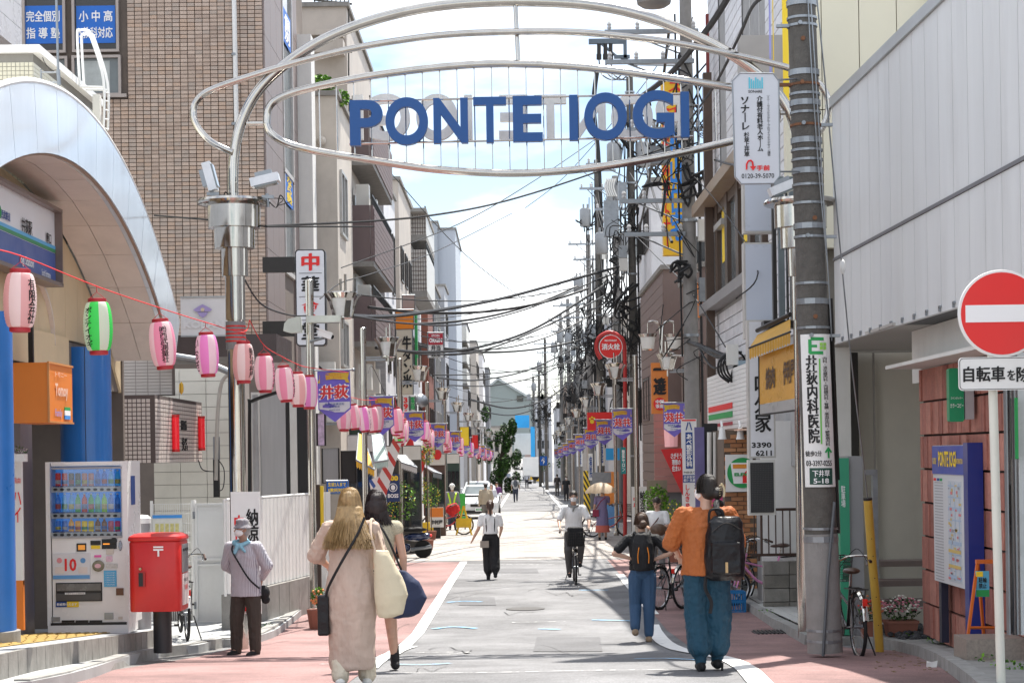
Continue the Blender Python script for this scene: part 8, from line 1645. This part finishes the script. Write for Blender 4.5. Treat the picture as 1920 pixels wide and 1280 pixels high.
 m=MB();m.tube(spline([c+V((-.2,.26,0)),c+V((.05,.2,.12)),c+V((.1,.02,-.1))]),.004,5);m.tube(spline([c+V((-.2,-.26,0)),c+V((.05,-.2,.12)),c+V((.1,-.02,-.1))]),.004,5);m.cyl((-.5,-.08,.3),(-.62,-.16,.015),.008);m.build('cable',cablem,t,world=False)
 if basket:
  m=MB()
  for i in range(9):
   f=i/8;[m.cyl((lerp(.46,.78,f),s*.15,.72),(lerp(.44,.82,f),s*.18,.98),.0035,n=4,caps=False)for s in(-1,1)];[m.cyl((x0,lerp(-.15,.15,f),.72),(x1,lerp(-.18,.18,f),.98),.0035,n=4,caps=False)for x0,x1 in((.46,.44),(.78,.82))];m.cyl((.46,lerp(-.15,.15,f),.72),(.78,lerp(-.15,.15,f),.72),.0035,n=4,caps=False)
  for k in range(6):f=k/5;z=lerp(.72,.98,f);a,b_,y=lerp(.46,.44,f),lerp(.78,.82,f),lerp(.15,.18,f);m.tube([(a,-y,z),(b_,-y,z),(b_,y,z),(a,y,z)],.0035 if k<5 else.007,4,True)
  m.build('basket',darkmetal,t,world=False)
 return t
blk_=(.02,.02,.022)
bicycle(V((3.44,19.35,gz(19.35))),pi/2+.05,'old black bicycle with brown saddle parked against the concrete pole',blk_,.335,tilt=0)
for k,(c_,lb_)in enumerate(((blk_,'black bicycle parked nearest in the row beside the brick shop'),((.03,.03,.035),'dark bicycle second in the parked row behind the woman in orange'),((.32,.02,.03),'red framed bicycle in the parked row beside the brick wall'),((.03,.035,.035),'dark bicycle furthest in the parked row by the brick wall'))):bicycle(V((2.50+.40*k,28.9+.15*k,gz(28.9))),1.0-.05*k,lb_,c_,.34)
bicycle(V((3.86,28.35,gz(28.3)+.08)),pi+.35,'small pink bicycle parked beside the concrete block wall',(.72,.28,.52),.27,True)
bicycle(WG(333,1200,.1)+V((.0,.45,0)),pi/2+.25,'bicycle half hidden behind the red post box',(.25,.25,.26),.33,False)
bicycle(WG(735,1030)+V((-.2,.4,0)),.5,'black bicycle parked behind the blue scooter',blk_,.33,True,sp=12)
bicycle(WG(838,1003),.15,'red bicycle with a red cover parked near the traffic guard',(.5,.03,.03),.33,False,sp=12)
soft(lambda m:m.loft([(0,0,.62,.05,.05),(0,0,.8,.28,.13),(.05,0,.95,.20,.1),(.1,0,1.05,.04,.04)],16),'red_cover',cloth_red,.02,'bright red cloth cover thrown over the bicycle near the guard','cover',loc=WG(848,1003),disp=.06,ds=.1)
bicycle(WG(1140,1010)+V((.1,1.5,0)),.1,'red bicycle parked behind the striped guard pole',(.4,.05,.04),.33,True,sp=10)
t=thing('blue_crate',WG(1373,1150),'blue plastic crate on the ground behind the woman in orange','crate');c=WG(1373,1150)+V((0,.3,.16));cbm=M('crate_blue',(.01,.17,.42),.4)
for s in(-1,1):
 for k in range(7):MB().box(c+V((s*.0-.21+k*.07,s*.15,0)),(.018,.012,.3)).build('slat',cbm,t)
 MB().box(c+V((s*.22,0,0)),(.014,.3,.3)).build('end_panel',cbm,t)
for z in(-.15,0,.14):m=MB();m.box(c+V((0,-.152,z)),(.44,.014,.03));m.box(c+V((0,.152,z)),(.44,.014,.03));m.build('rail',cbm,t)
o=WG(1080,1096)+V((0,.56,0));bk=bicycle(o,-pi/2,'dark bicycle ridden down the road towards the viewer',blk_,.33,True,sp=16)
g=person(o+V((0,.10,0)),1.66,pi,'masked man in a white short sleeved shirt riding a bicycle towards the viewer',wt,hexrgb('charcoal',(.07,.065,.065)),bl,style='short',pelvis=(0,-.12,.57),legs={'L':((-.075,.08,.42),(-.06,.02,.225)),'R':((.075,.06,.36),(.06,.03,.11))},arms={'L':((-.17,.07,.665),(-.165,.20,.60)),'R':((.17,.07,.665),(.165,.20,.60))},sleeve=.40,tl=.53,loose=.008,vox=.01,mask=True,lean=.05)
hp,T,P,HR=HEAD[g.name];m=MB();m.tube(spline([T((-.055,.02,.84)),T((0,.06,.82)),T((.055,.02,.84)),T((0,-.04,.85))],4),.024,8,True);m.cap(T((0,.065,.81)),T((.01,.07,.77)),.025,.015);rem(m,'grey_towel',hexrgb('towel_grey',(.25,.26,.26)),g,.01,2)
t=thing('basket_bag',o+V((0,-.62,.8)),'black bag sitting upright in the cyclist basket','bag');m=MB();m.box((0,0,.10),(.30,.20,.36));b=m.build('bag_body',bl,t,world=False);bv=b.modifiers.new('b','BEVEL');bv.width=.04;bv.segments=3
o=WG(1236,1090)+V((.05,.9,0));g=person(o,1.56,pi-.4,'person in a white t-shirt looking down beside the parked bicycles',wt,hexrgb('grey',(.2,.2,.2)),bl,(.03,.02,.015),'short',sleeve=.36,tl=.5,loose=.01,vox=.011,pitch=-.35,arms={'L':((-.15,.04,.65),(-.05,.17,.62)),'R':((.15,.04,.65),(.02,.18,.62))});hp,T,P,HR=HEAD[g.name]
m=MB();m.tube(spline([T((-.07,-.02,.83)),T((-.02,.09,.72)),T((.06,.12,.62))]),.011,5);m.build('bag_strap',M('strap_brown',(.12,.05,.04)),g,world=False)
soft(lambda m:m.ell((0,0,0),(.17,.09,.12)),'bag',M('bag_brown',(.12,.07,.045),.4),.012,'brown leather bag held by the person in the white t-shirt','bag',loc=o+V((0,-.28,.95)),disp=.01)
o=WG(1130,1012);dr=stripes('dress_pattern',(.10,.13,.28),(.30,.22,.38),24,2,.5,.8,diag=(0,1.7));g=person(o,1.56,0,'woman in a long blue patterned dress with a coral hem under a parasol',dr,dr,bl,style='short',skirt=(.17,.125,.05),sleeve=.3,tl=.56,vox=.014,arms={'R':((.13,.06,.68),(.06,.10,.78))},fold=.01)
m=MB();m.loft([(0,0,.15*1.56,.215,.17),(0,0,.28*1.56,.195,.155)],24,False,.0);m.build('coral_hem',M('cloth_coral',(.62,.16,.12),.8),g,True,False)
t=thing('parasol',o+V((-.03,.1,1.2)),'beige parasol held by the woman in the blue dress','parasol');m=MB();n=16
Pz=[(.01,.50),(.18,.47),(.34,.38),(.44,.26),(.47,.20)];m.v=[(cos(2*pi*i/n)*r_,sin(2*pi*i/n)*r_,z-(.03 if i%2 and r_>.4 else 0))for r_,z in Pz for i in range(n)];m.f=[(k*n+i,k*n+(i+1)%n,(k+1)*n+(i+1)%n,(k+1)*n+i)for k in range(4)for i in range(n)];m.mi=[0]*len(m.f);m.build('canopy',translucent('parasol_beige',(.62,.50,.36),.35),t,True,False);m=MB();m.cyl((0,0,-.1),(0,0,.52),.01);m.build('shaft',darkmetal,t,world=False)
t=thing('red_shoulder_bag',o+V((-.18,-.12,.75)),'dark red shoulder bag of the woman with the parasol','bag');m=MB();m.box((-.02,0,.05),(.18,.07,.2));m.build('bag_body',M('bag_crimson',(.25,.02,.06)),t,world=False);m=MB();m.tube([(-.05,0,.12),(.12,-.0,.38),(.28,.04,.52)],.012,5);m.build('strap',M('bag_crimson',(.25,.02,.06)),t,world=False)
o=WG(849,993);g=person(o,1.62,pi,'traffic guard in a yellow reflective vest and white helmet',hexrgb('guard_grey',(.22,.22,.24)),hexrgb('navy',(.03,.04,.08)),bl,style='short',sleeve=.95,loose=.01,vox=.016,mask=True)
hp,T,P,HR=HEAD[g.name];m=MB();m.ell(hp(0,-.002,.035),(.10,.12,.085),HR);m.lathe(hp(0,.0,.02),[(.12,0),(.12,.012)],16);m.build('helmet',white,g,True,False);hv=M('hi_vis',(.55,.85,.03),.5,emit=0)
for s in(-1,1):m=MB();m.tube(spline([T((.09*s,-.06,.82)),T((.08*s,.075,.78)),T((.05*s,.09,.66)),T((.035*s,.095,.56))]),.03,6);m.build('vest_band',hv,g,True,False)
m=MB();m.loft([T((0,0,z))[:]+(.108*1.62,.088*1.62)for z in(.54,.575)],20,False);m.build('vest_belt',hv,g,True,False)
gh={}
def far(px,py,H,rz,label,top,bot,**k):
 o=WG(px,py);return person(o,H,rz,label,M('far_%s'%str(top),top,.8),M('far_%s'%str(bot),bot,.8),bl,vox=k.pop('vox',.02),fold=0,face=False,**k)
g=far(912,985,1.62,.1,'man in a khaki shirt and grey cap bending beside the white car',(.42,.36,.27),(.16,.15,.14),lean=.06,sleeve=.95,loose=.02,vox=.015);hp,T,P,HR=HEAD[g.name];m=MB();m.ell(hp(0,-.0,.04),(.10,.12,.07),HR);m.box(hp(0,.08,.03),(.13,.1,.015));m.build('cap',M('cap_grey',(.3,.32,.36)),g,True,False)
far(922,972,1.5,pi,'grey haired woman in a white blouse standing beside the car',(.66,.68,.74),(.05,.06,.1),hair=(.4,.36,.34),style='bob');far(932,962,1.5,pi,'woman in a purple top behind the grey haired woman',(.16,.06,.2),(.05,.05,.06))
g=far(967,941,1.66,0,'man in a white shirt with a grey backpack walking away down the street',(.6,.6,.6),(.04,.05,.08),legs={'L':((-.05,.05,.3),(-.05,.0,.04)),'R':((.05,-.02,.29),(.05,-.12,.08))},sleeve=.35);m=MB();m.ell((0,-.17,1.2),(.14,.1,.24));m.build('backpack',M('pack_grey',(.1,.11,.13)),g,True,False)
far(953,911,1.7,pi,'person in pale clothes standing under the dark tree',(.4,.45,.55),(.2,.22,.28));g=far(968,915,1.62,pi,'person walking under a black umbrella at the far end',(.5,.5,.5),(.3,.3,.3));c=WG(972,915);t=thing('black_umbrella',c+V((.2,-.2,1.9)),'open black umbrella at the far end of the street','umbrella');m=MB();m.lathe((0,0,0),[(.01,.30),(.3,.24),(.55,.06),(.60,-.04)],14);m.build('canopy',black,t,True,False);m=MB();m.cyl((0,0,-.6),(0,0,.33),.012);m.build('shaft',darkmetal,t,world=False)
far(988,915,1.74,pi,'man in a dark suit and white shirt walking with a briefcase',(.45,.46,.5),(.03,.03,.04),arms={'L':((-.16,0,.64),(-.17,.02,.5))},sleeve=.95);m=thing('briefcase',WG(994,914)+V((0,-.1,.4)),'dark briefcase carried by the suited man','briefcase');b=MB();b.box((0,0,.12),(.36,.1,.26));b.build('case',black,m,world=False);b=MB();b.tube(spline([(-.06,0,.25),(0,0,.32),(.06,0,.25)]),.012,5);b.build('handle',black,m,world=False)
far(1003,905,1.7,0,'person in dark blue beside the yellow equipment at the far end',(.04,.08,.2),(.06,.08,.14));t=thing('yellow_machine',WG(998,905),'yellow construction equipment at the far end of the street','machine');c=WG(998,904);m=MB();m.box(c+V((-.3,.3,.9)),(1.0,1.2,1.1));m.build('body',M('machine_yellow',(.7,.42,.02)),t);m=MB();m.box(c+V((.6,.3,.5)),(.7,1,.7));m.build('counterweight',M('machine_yellow',(.7,.42,.02)),t)
far(1045,929,1.66,.4,'person in dark clothes standing with another under the bushes',(.06,.05,.05),(.12,.11,.1));far(1055,925,1.62,-.4,'person in a pale blue shirt beside the pole on the far right',(.3,.42,.52),(.12,.1,.1));far(1062,939,1.6,pi,'man in a black t-shirt and black trousers walking on the right',(.02,.02,.022),(.02,.02,.025),legs={'L':((-.05,.04,.3),(-.05,.05,.04))},sleeve=.35,mask=True)
def car(loc,rz,label,col):
 t=thing('parked_car',loc,label,'car',None,rz);pm=M('car_paint',col,.25,0,.03,coat=1)
 def sec(y,zs):return[V((x*s,y,z))for s in(1,)for x,z in zs]
 def shell(rows,nm,mat):
  m=MB();k=len(rows[0][1])*2
  for y,pr in rows:m.v+=[(w,y,z)for w,z in pr]+[(-w,y,z)for w,z in reversed(pr)]
  n=len(rows);m.f=[(q*k+i,q*k+(i+1)%k,(q+1)*k+(i+1)%k,(q+1)*k+i)for q in range(n-1)for i in range(k)]+[tuple(range(k))[::-1],tuple(range((n-1)*k,n*k))];m.mi=[0]*len(m.f);return m.build(nm,mat,t,True,False)
 P=lambda w,z0,z1,c=.06:[(w-.04,z0),(w,z0+.08),(w+.0,(z0+z1)/2),(w-.02,z1-.06),(w-c-.06,z1)]
 shell([(-2.05,P(.68,.30,.62)),(-1.98,P(.78,.22,.72)),(-1.7,P(.84,.2,.84)),(-.9,P(.86,.2,.95)),(1.2,P(.86,.2,1.0)),(1.9,P(.82,.25,.95)),(2.1,P(.76,.35,.8))],'body',pm)
 shell([(-.95,P(.74,.93,.98)),(-.35,P(.70,.95,1.36)),(0,P(.68,.95,1.44)),(.9,P(.67,.95,1.43)),(1.55,P(.66,.95,1.2)),(1.9,P(.66,.93,.98))],'cabin',pm)
 m=MB();m.add([(-.68,-.935,.985),(.68,-.935,.985),(.58,-.36,1.375),(-.58,-.36,1.375)],[(0,1,2,3)]);m.build('windscreen',glassgrey,t,world=False)
 for s in(-1,1):
  m=MB();m.add([(s*.745,-.75,.99),(s*.745,1.5,.99),(s*.70,1.1,1.33),(s*.71,-.3,1.33)],[(0,1,2,3)]);m.build('side_window',glassdark,t,world=False)
  m=MB();m.ell((s*.62,-1.99,.66),(.15,.07,.07));m.build('headlight',M('headlamp',(.7,.72,.74),.1,coat=1),t,True,False);m=MB();m.ell((s*.90,-.72,1.02),(.09,.05,.07));m.build('wing_mirror',pm,t,True,False)
  for y in(-1.3,1.3):m=MB();m.lathe((s*.80,y,.31),[(.31,-.1),(.31,.1)],20,(1,0,0));w=m.build('wheel',rubber,t,world=False);m=MB();m.lathe((s*.80,y,.31),[(.2,-.107),(.2,.107)],16,(1,0,0));m.build('hubcap',steel,w,world=False)
 m=MB();m.box((0,-2.06,.60),(.72,.04,.11));m.build('grille',darkmetal,t,world=False);m=MB();m.box((0,-2.085,.605),(.1,.02,.07));m.build('grille_badge',steel,t,world=False);m=MB();m.box((0,-2.07,.32),(1.1,.05,.13));m.build('lower_grille',black,t,world=False);m=MB();m.box((0,-2.10,.43),(.33,.015,.165));m.build('number_plate',inkwhite,t,world=False);m=MB();[m.box((x,-2.11,.42),(.04,.004,.08))for x in(-.1,-.04,.04,.1)];m.build('plate_digits',inkgreen,t,world=False);return t
car(WG(903,973)+V((-.1,1.9,0)),0,'white hatchback facing the viewer parked on the left',(.70,.73,.75));car(WG(895,951)+V((.0,2,0)),0,'second pale car parked behind the white hatchback',(.60,.63,.66))
o=WG(762,1046);t=thing('scooter',o,'dark blue and white scooter parked on its stand on the left kerb','scooter',None,-.15);nv=M('scooter_blue',(.01,.025,.09),.2,coat=1)
def wl(x,r_):m=MB();m.lathe((x,0,r_),[(r_-.08,-.05),(r_-.02,-.055),(r_,-.03),(r_,.03),(r_-.02,.055),(r_-.08,.05)],22,(0,1,0));w=m.build('wheel',rubber,t,True,False);m=MB();m.lathe((x,0,r_),[(r_-.1,-.03),(r_-.1,.03)],14,(0,1,0));m.build('rim',galv,w,world=False)
wl(.42,.22);wl(-.72,.22)
soft(lambda m:(m.ell((.22,0,.52),(.30,.13,.10)),m.ell((.45,0,.54),(.17,.10,.09)),m.cap((.0,0,.25),(-.35,0,.22),.12),m.cap((-.42,0,.3),(-.56,0,.85),.11,.09)),'body',nv,.015,par=t,disp=0);soft(lambda m:(m.ell((.16,0,.70),(.38,.13,.055)),m.ell((.3,0,.72),(.15,.12,.05))),'saddle',bl,.014,par=t,disp=0)
m=MB();m.ell((-.53,-.0,.62),(.03,.17,.26));m.build('leg_shield',offwhite,t,True,False);m=MB();m.tube(spline([(-.45,-.3,1.0),(-.55,-.12,1.02),(-.56,0,.98),(-.55,.12,1.02),(-.45,.3,1.0)]),.016,6);m.ell((-.58,0,.95),(.09,.09,.08));m.build('handlebar',bl,t,True,False);m=MB();m.ell((.62,0,.55),(.03,.06,.04));m.build('tail_light',redsign,t,True,False);m=MB();m.tube([(.15,-.12,.22),(.5,-.15,.26),(.66,-.15,.3)],.045,8);m.build('exhaust',galv,t,True,False);m=MB();m.cyl((.0,-.1,.2),(-.03,-.14,.01),.014);m.tube([(-.56,.0,.9),(-.68,.0,.5),(-.72,.0,.22)],.03,8);m.build('stand',darkmetal,t,world=False)
for s in(-1,1):m=MB();m.cyl((-.52,s*.2,1.02),(-.54,s*.26,1.16),.006);m.lathe((-.54,s*.27,1.19),[(.05,-.01),(.05,.01)],10,(1,0,0));m.build('mirror',bl,t,world=False)
t,A,B=vboard(806,951,832,988,58,'orange and white standing sign reading 中村屋 on a black foot',[]);MB().box(((A.x+B.x)/2,57.99,lerp(A.z,B.z,.25)),((B.x-A.x)*.96,.02,(A.z-B.z)*.46)).build('orange_half',orange,t);text('中村屋',((A.x+B.x)/2,57.98,lerp(A.z,B.z,.74)),((B.x-A.x)*.85,.14),inkblack,t,bold=.05);MB().box(((A.x+B.x)/2,58.04,lerp(B.z,gz(58),.5)),(.22,.15,B.z-gz(58))).build('foot',black,t)
t,A,B=vboard(724,889,750,940,42,'navy banner with gold 100 and white BOSS lettering',[],mat=M('navy_board',(.01,.035,.13),.5));text('100',((A.x+B.x)/2,41.99,lerp(A.z,B.z,.14)),(.24,.12),inkyellow,t,bold=.06);text('BOSS',((A.x+B.x)/2,41.99,lerp(A.z,B.z,.78)),(.24,.09),inkwhite,t,bold=.04);m=MB();m.tube([V(((A.x+B.x)/2+cos(a)*.09,41.98,lerp(A.z,B.z,.48)+sin(a)*.09))for a in[i*pi/9 for i in range(18)]],.008,4,True);m.ell(V(((A.x+B.x)/2,41.98,lerp(A.z,B.z,.48))),(.05,.008,.06));m.build('emblem',inkwhite,t)
bs_=stripes('barber_stripes',(.75,.72,.70),(.55,.06,.05),2.2,2,.62,.7,diag=(0,1.6));bs2=stripes('barber_blue',(.75,.72,.70),(.04,.10,.32),2.2,2,.7,.7,diag=(0,1.6))
for(P,lab,mt)in(([(757,815),(737,822),(697,930),(722,935)],'long red and white diagonal striped awning cloth',bs_),([(722,905),(698,930),(702,946),(722,946)],'red, white and blue striped banner beside the navy board',bs_),([(692,900),(720,888),(722,900),(695,918)],'blue striped fold of the awning cloth',bs2)):
 yq={bs_:40.5,bs2:40.8}[mt]+(.15 if P[0][0]==722 else 0);t=thing('striped_cloth',W(*P[0],40),lab,'awning');m=MB();m.slab([W(a,b,yq)for a,b in P],(0,1,0),.03);m.build('cloth',mt,t)
def awn(P,Y0,Y1,label,mat,fr=True):
 t=thing('awning',W(*P[0],Y0),label,'awning');a,b,c,d=W(*P[0],Y1),W(*P[1],Y1),W(*P[2],Y0),W(*P[3],Y0);n=(b-a).cross(d-a).normalized();m=MB();m.slab([a,b,c,d],n,.03);m.build('canopy',mat,t);m=MB();m.cyl(c,d,.02);m.cyl(a,d,.015);m.cyl(b,c,.015);m.build('frame',galv,t)
 for i in range(8):p,q=d.lerp(c,i/8),d.lerp(c,(i+.9)/8);m=MB();m.slab([p,q,q+V((0,0,-.12)),(p+q)/2+V((0,0,-.16)),p+V((0,0,-.12))],(0,1,0),.01);m.build('scallop',mat,t)
awn([(672,812),(680,815),(702,880),(668,862)],38,40,'orange yellow shop awning behind the second street lamp',M('awning_orange',(.75,.40,.03),.7));awn([(697,815),(716,812),(728,862),(702,866)],38.5,40.5,'pale mint awning with a scalloped edge',M('awning_mint',(.45,.58,.52),.7));awn([(738,850),(760,852),(782,876),(752,866)],43,46,'cream awning over the plants',offwhite);awn([(782,868),(800,872),(828,888),(812,884)],50,54,'grey retractable awning further along',galv)
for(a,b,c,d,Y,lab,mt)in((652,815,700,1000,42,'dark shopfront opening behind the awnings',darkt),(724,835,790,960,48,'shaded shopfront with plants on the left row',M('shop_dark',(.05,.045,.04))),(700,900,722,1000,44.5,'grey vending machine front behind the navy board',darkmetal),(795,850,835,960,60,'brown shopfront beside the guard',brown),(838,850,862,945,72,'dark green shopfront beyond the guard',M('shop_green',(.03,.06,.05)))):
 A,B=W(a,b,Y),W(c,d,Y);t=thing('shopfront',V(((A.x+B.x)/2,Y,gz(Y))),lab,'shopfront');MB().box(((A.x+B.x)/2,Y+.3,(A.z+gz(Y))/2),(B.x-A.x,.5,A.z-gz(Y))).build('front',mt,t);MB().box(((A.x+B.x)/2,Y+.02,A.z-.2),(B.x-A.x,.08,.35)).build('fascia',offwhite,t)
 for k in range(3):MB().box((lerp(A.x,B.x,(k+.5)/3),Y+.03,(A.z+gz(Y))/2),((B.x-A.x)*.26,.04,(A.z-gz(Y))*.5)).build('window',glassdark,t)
for px,py,Y,s,lab in((750,940,46,.55,'tall leafy plant under the cream awning'),(785,920,52,.5,'climbing plant on the left row of shops'),(722,985,43,.35,'small flower bed beside the navy board'),(808,930,57,.4,'green plant with yellow flowers beside the guard'),(596,1118,26,.14,'pot of orange flowers half hidden behind the blonde woman'),(800,850,50,.3,'lime green hanging plant above the shops'),(1262,960,42,.3,'spiky green plant beside the second concrete pole')):
 c=W(px,py,Y);t=thing('potted_plant',V((c.x,Y,gz(Y))),lab,'potted plant');m=MB();leaves(m,c,(s*.8,s*.6,s),320,.05*(s+.3),px,True);m.build('leaves',[leafm,leaflight],t);m=MB();m.lathe((c.x,Y,gz(Y)),[(.12,0),(.16,.28)],12);m.build('pot',M('terracotta',(.27,.10,.065)),t);m=MB();m.cyl((c.x,Y,gz(Y)+.25),c,.015);m.build('stem',M('stem',(.1,.07,.04)),t);m=MB()
 for k in range(24):m.ell(c+V((random.uniform(-s,s)*.7,-s*.4,random.uniform(-s,s)*.7)),.02,None,5,3)
 m.build('flowers',M('petal_orange',(.7,.25,.1))if px in(722,596)else M('petal_yellow',(.7,.55,.05)),t)['kind']='stuff'
for px,py,Y,lab,mt in((757,968,50,'blue plastic barrel beside the third lamp',M('barrel_blue',(.02,.13,.42),.4)),):c=W(px,py,Y);t=thing('barrel',V((c.x,Y,gz(Y))),lab,'barrel');m=MB();m.lathe((c.x,Y,gz(Y)),[(.26,0),(.3,.2),(.3,.6),(.24,.8)],16);m.build('body',mt,t,True);m=MB();m.lathe((c.x,Y,gz(Y)+.8),[(.27,0),(.25,.05)],16);m.build('lid',mt,t)
t=thing('yellow_crate',WG(796,1008),'yellow plastic crates stacked on the pavement by the standing sign','crate');c=WG(796,1008)
for k in range(2):b=MB();b.box(c+V((k*.1,.2,.13+k*.24)),(.75-k*.25,.4,.22));b.build('crate_body',M('crate_yellow',(.75,.48,.02),.5),t)
t=thing('green_sign_board',WG(868,1000),'bright green folding board beside the traffic guard','sign');A,B=W(856,925,66),W(873,985,66);MB().box(((A.x+B.x)/2,66,(A.z+B.z)/2),(B.x-A.x,.05,A.z-B.z)).build('board',M('board_green',(.05,.42,.06),.5),t);m=MB();m.box((A.x+.02,66.1,(A.z+gz(66))/2),(.04,.04,A.z-gz(66)));m.box((B.x-.02,66.1,(A.z+gz(66))/2),(.04,.04,A.z-gz(66)));m.build('legs',darkmetal,t)
t=thing('yellow_barrier',WG(872,1005),'yellow and black folding barrier on the road edge','barrier');m=MB();c=WG(870,1003);m.cyl(c+V((-.25,0,0)),c+V((0,.1,.95)),.03);m.cyl(c+V((.25,0,0)),c+V((0,.1,.95)),.03);m.box(c+V((0,0,.4)),(.5,.04,.3));m.build('frame',M('crate_yellow',(.75,.48,.02)),t)
for px,py,lab in((767,845,'red folded parasol among the shop fronts'),(788,870,'red closed umbrella banner beside the third lamp')):c=W(px,py,52);t=thing('red_parasol',c,lab,'parasol');m=MB();m.lathe(c,[(.03,-.5),(.10,-.2),(.14,.1),(.02,.4)],12,(.2,0,1));m.build('canopy',cloth_red,t,True);MB().cyl(c+V((-.1,0,-1.6)),c,.02).build('pole',white,t)
c=W(820,852,60);t=thing('red_paper_lantern',c,'round dark red paper lantern over a shop door','lantern');m=MB();m.lathe(c,[(.06,-.16),(.12,-.09),(.14,0),(.12,.09),(.06,.16)],16);m.build('paper_body',cloth_red,t,True);MB().cyl(c+V((0,0,.3)),c+V((0,.2,.6)),.01).build('hook',black,t)
for(a,b,c,d,Y,lab,s_,mt,k)in((1164,838,1174,888,48,'teal vertical sign behind the red hydrant post','整体サロン',M('sign_teal',(.02,.25,.25)),'w'),(1103,850,1112,900,70,'white and blue clinic sign on a far right pole','病院',white,'b'),(1133,884,1160,945,66,'orange lit shopfront behind the parasol','',M('shop_orange',(.65,.22,.04)),'w'),(1110,885,1146,905,58,'grey framed metal cabinet above the parasol','',galv,'k'),(1012,855,1026,872,150,'blue and white round pedestrian road sign far away','↑',M('road_sign_blue',(.01,.12,.5)),'w'),(1136,840,1162,862,70,'bright blue tarpaulin over a shop on the right','',bs,'w')):
 t,A,B=vboard(a,b,c,d,Y,lab,[(s_,.5,.5,.6,.8,k)]if s_ else[],mat=mt)
 if a in(1110,1012):MB().cyl(((A.x+B.x)/2,Y+.05,gz(Y)),((A.x+B.x)/2,Y+.05,B.z),.04).build('post',galv,t)
 if a==1133:MB().box(((A.x+B.x)/2,Y+.0,(B.z+gz(Y))/2),(B.x-A.x,.1,B.z-gz(Y))).build('lower_wall',M('shop_blue',(.1,.25,.5)),t)
for a,b,c,d,Y,lab,s_,mt,k in((594,775,610,835,40,'small pink and blue lit box sign beside the first lamp post','',M('sign_pinkblue',(.6,.45,.6),.5,0,.5,6),'k'),(640,845,668,905,41,'black lattice screen on the beige building front','',darkmetal,'k'),(604,840,636,905,44.5,'grey shutter box on the beige building','',M('shutter_grey',(.42,.42,.42)),'k'),(655,760,690,815,48,'dark green shopfront blind under the brown balconies','',M('blind_green',(.02,.05,.03)),'k'),(690,770,720,810,52,'pale blue ribbed roller blind above the shops','',M('blind_pale_blue',(.42,.5,.52)),'k'),(862,800,880,835,80,'small yellow shop sign further down the left row','',inkyellow,'k'),(884,815,897,840,96,'small red shop sign further down the left row','',redsign,'k')):
 t,A,B=vboard(a,b,c,d,Y,lab,[],mat=mt)
 m=MB();m.tube([V((A.x,Y,A.z)),V((B.x,Y,A.z)),V((B.x,Y,B.z)),V((A.x,Y,B.z))],.02,4,True);m.build('frame',darkmetal,t)
for px,py,Y in((642,770,45.7),(600,700,45.7)):
 c=W(px,py,Y);t=thing('air_conditioner',c,'outdoor air conditioner unit high on the beige wall' if py<750 else 'outdoor air conditioner unit low on the beige wall','air conditioner');MB().box(c,(.75,.3,.55)).build('casing',offwhite,t);MB().lathe(c+V((-.1,-.152,0)),[(.21,0),(.2,.012)],18,(0,-1,0)).build('fan_grille',darkmetal,t);MB().box(c+V((0,0,-.32)),(.8,.32,.05)).build('bracket',galv,t)
bpy.data.scenes.remove(TS)
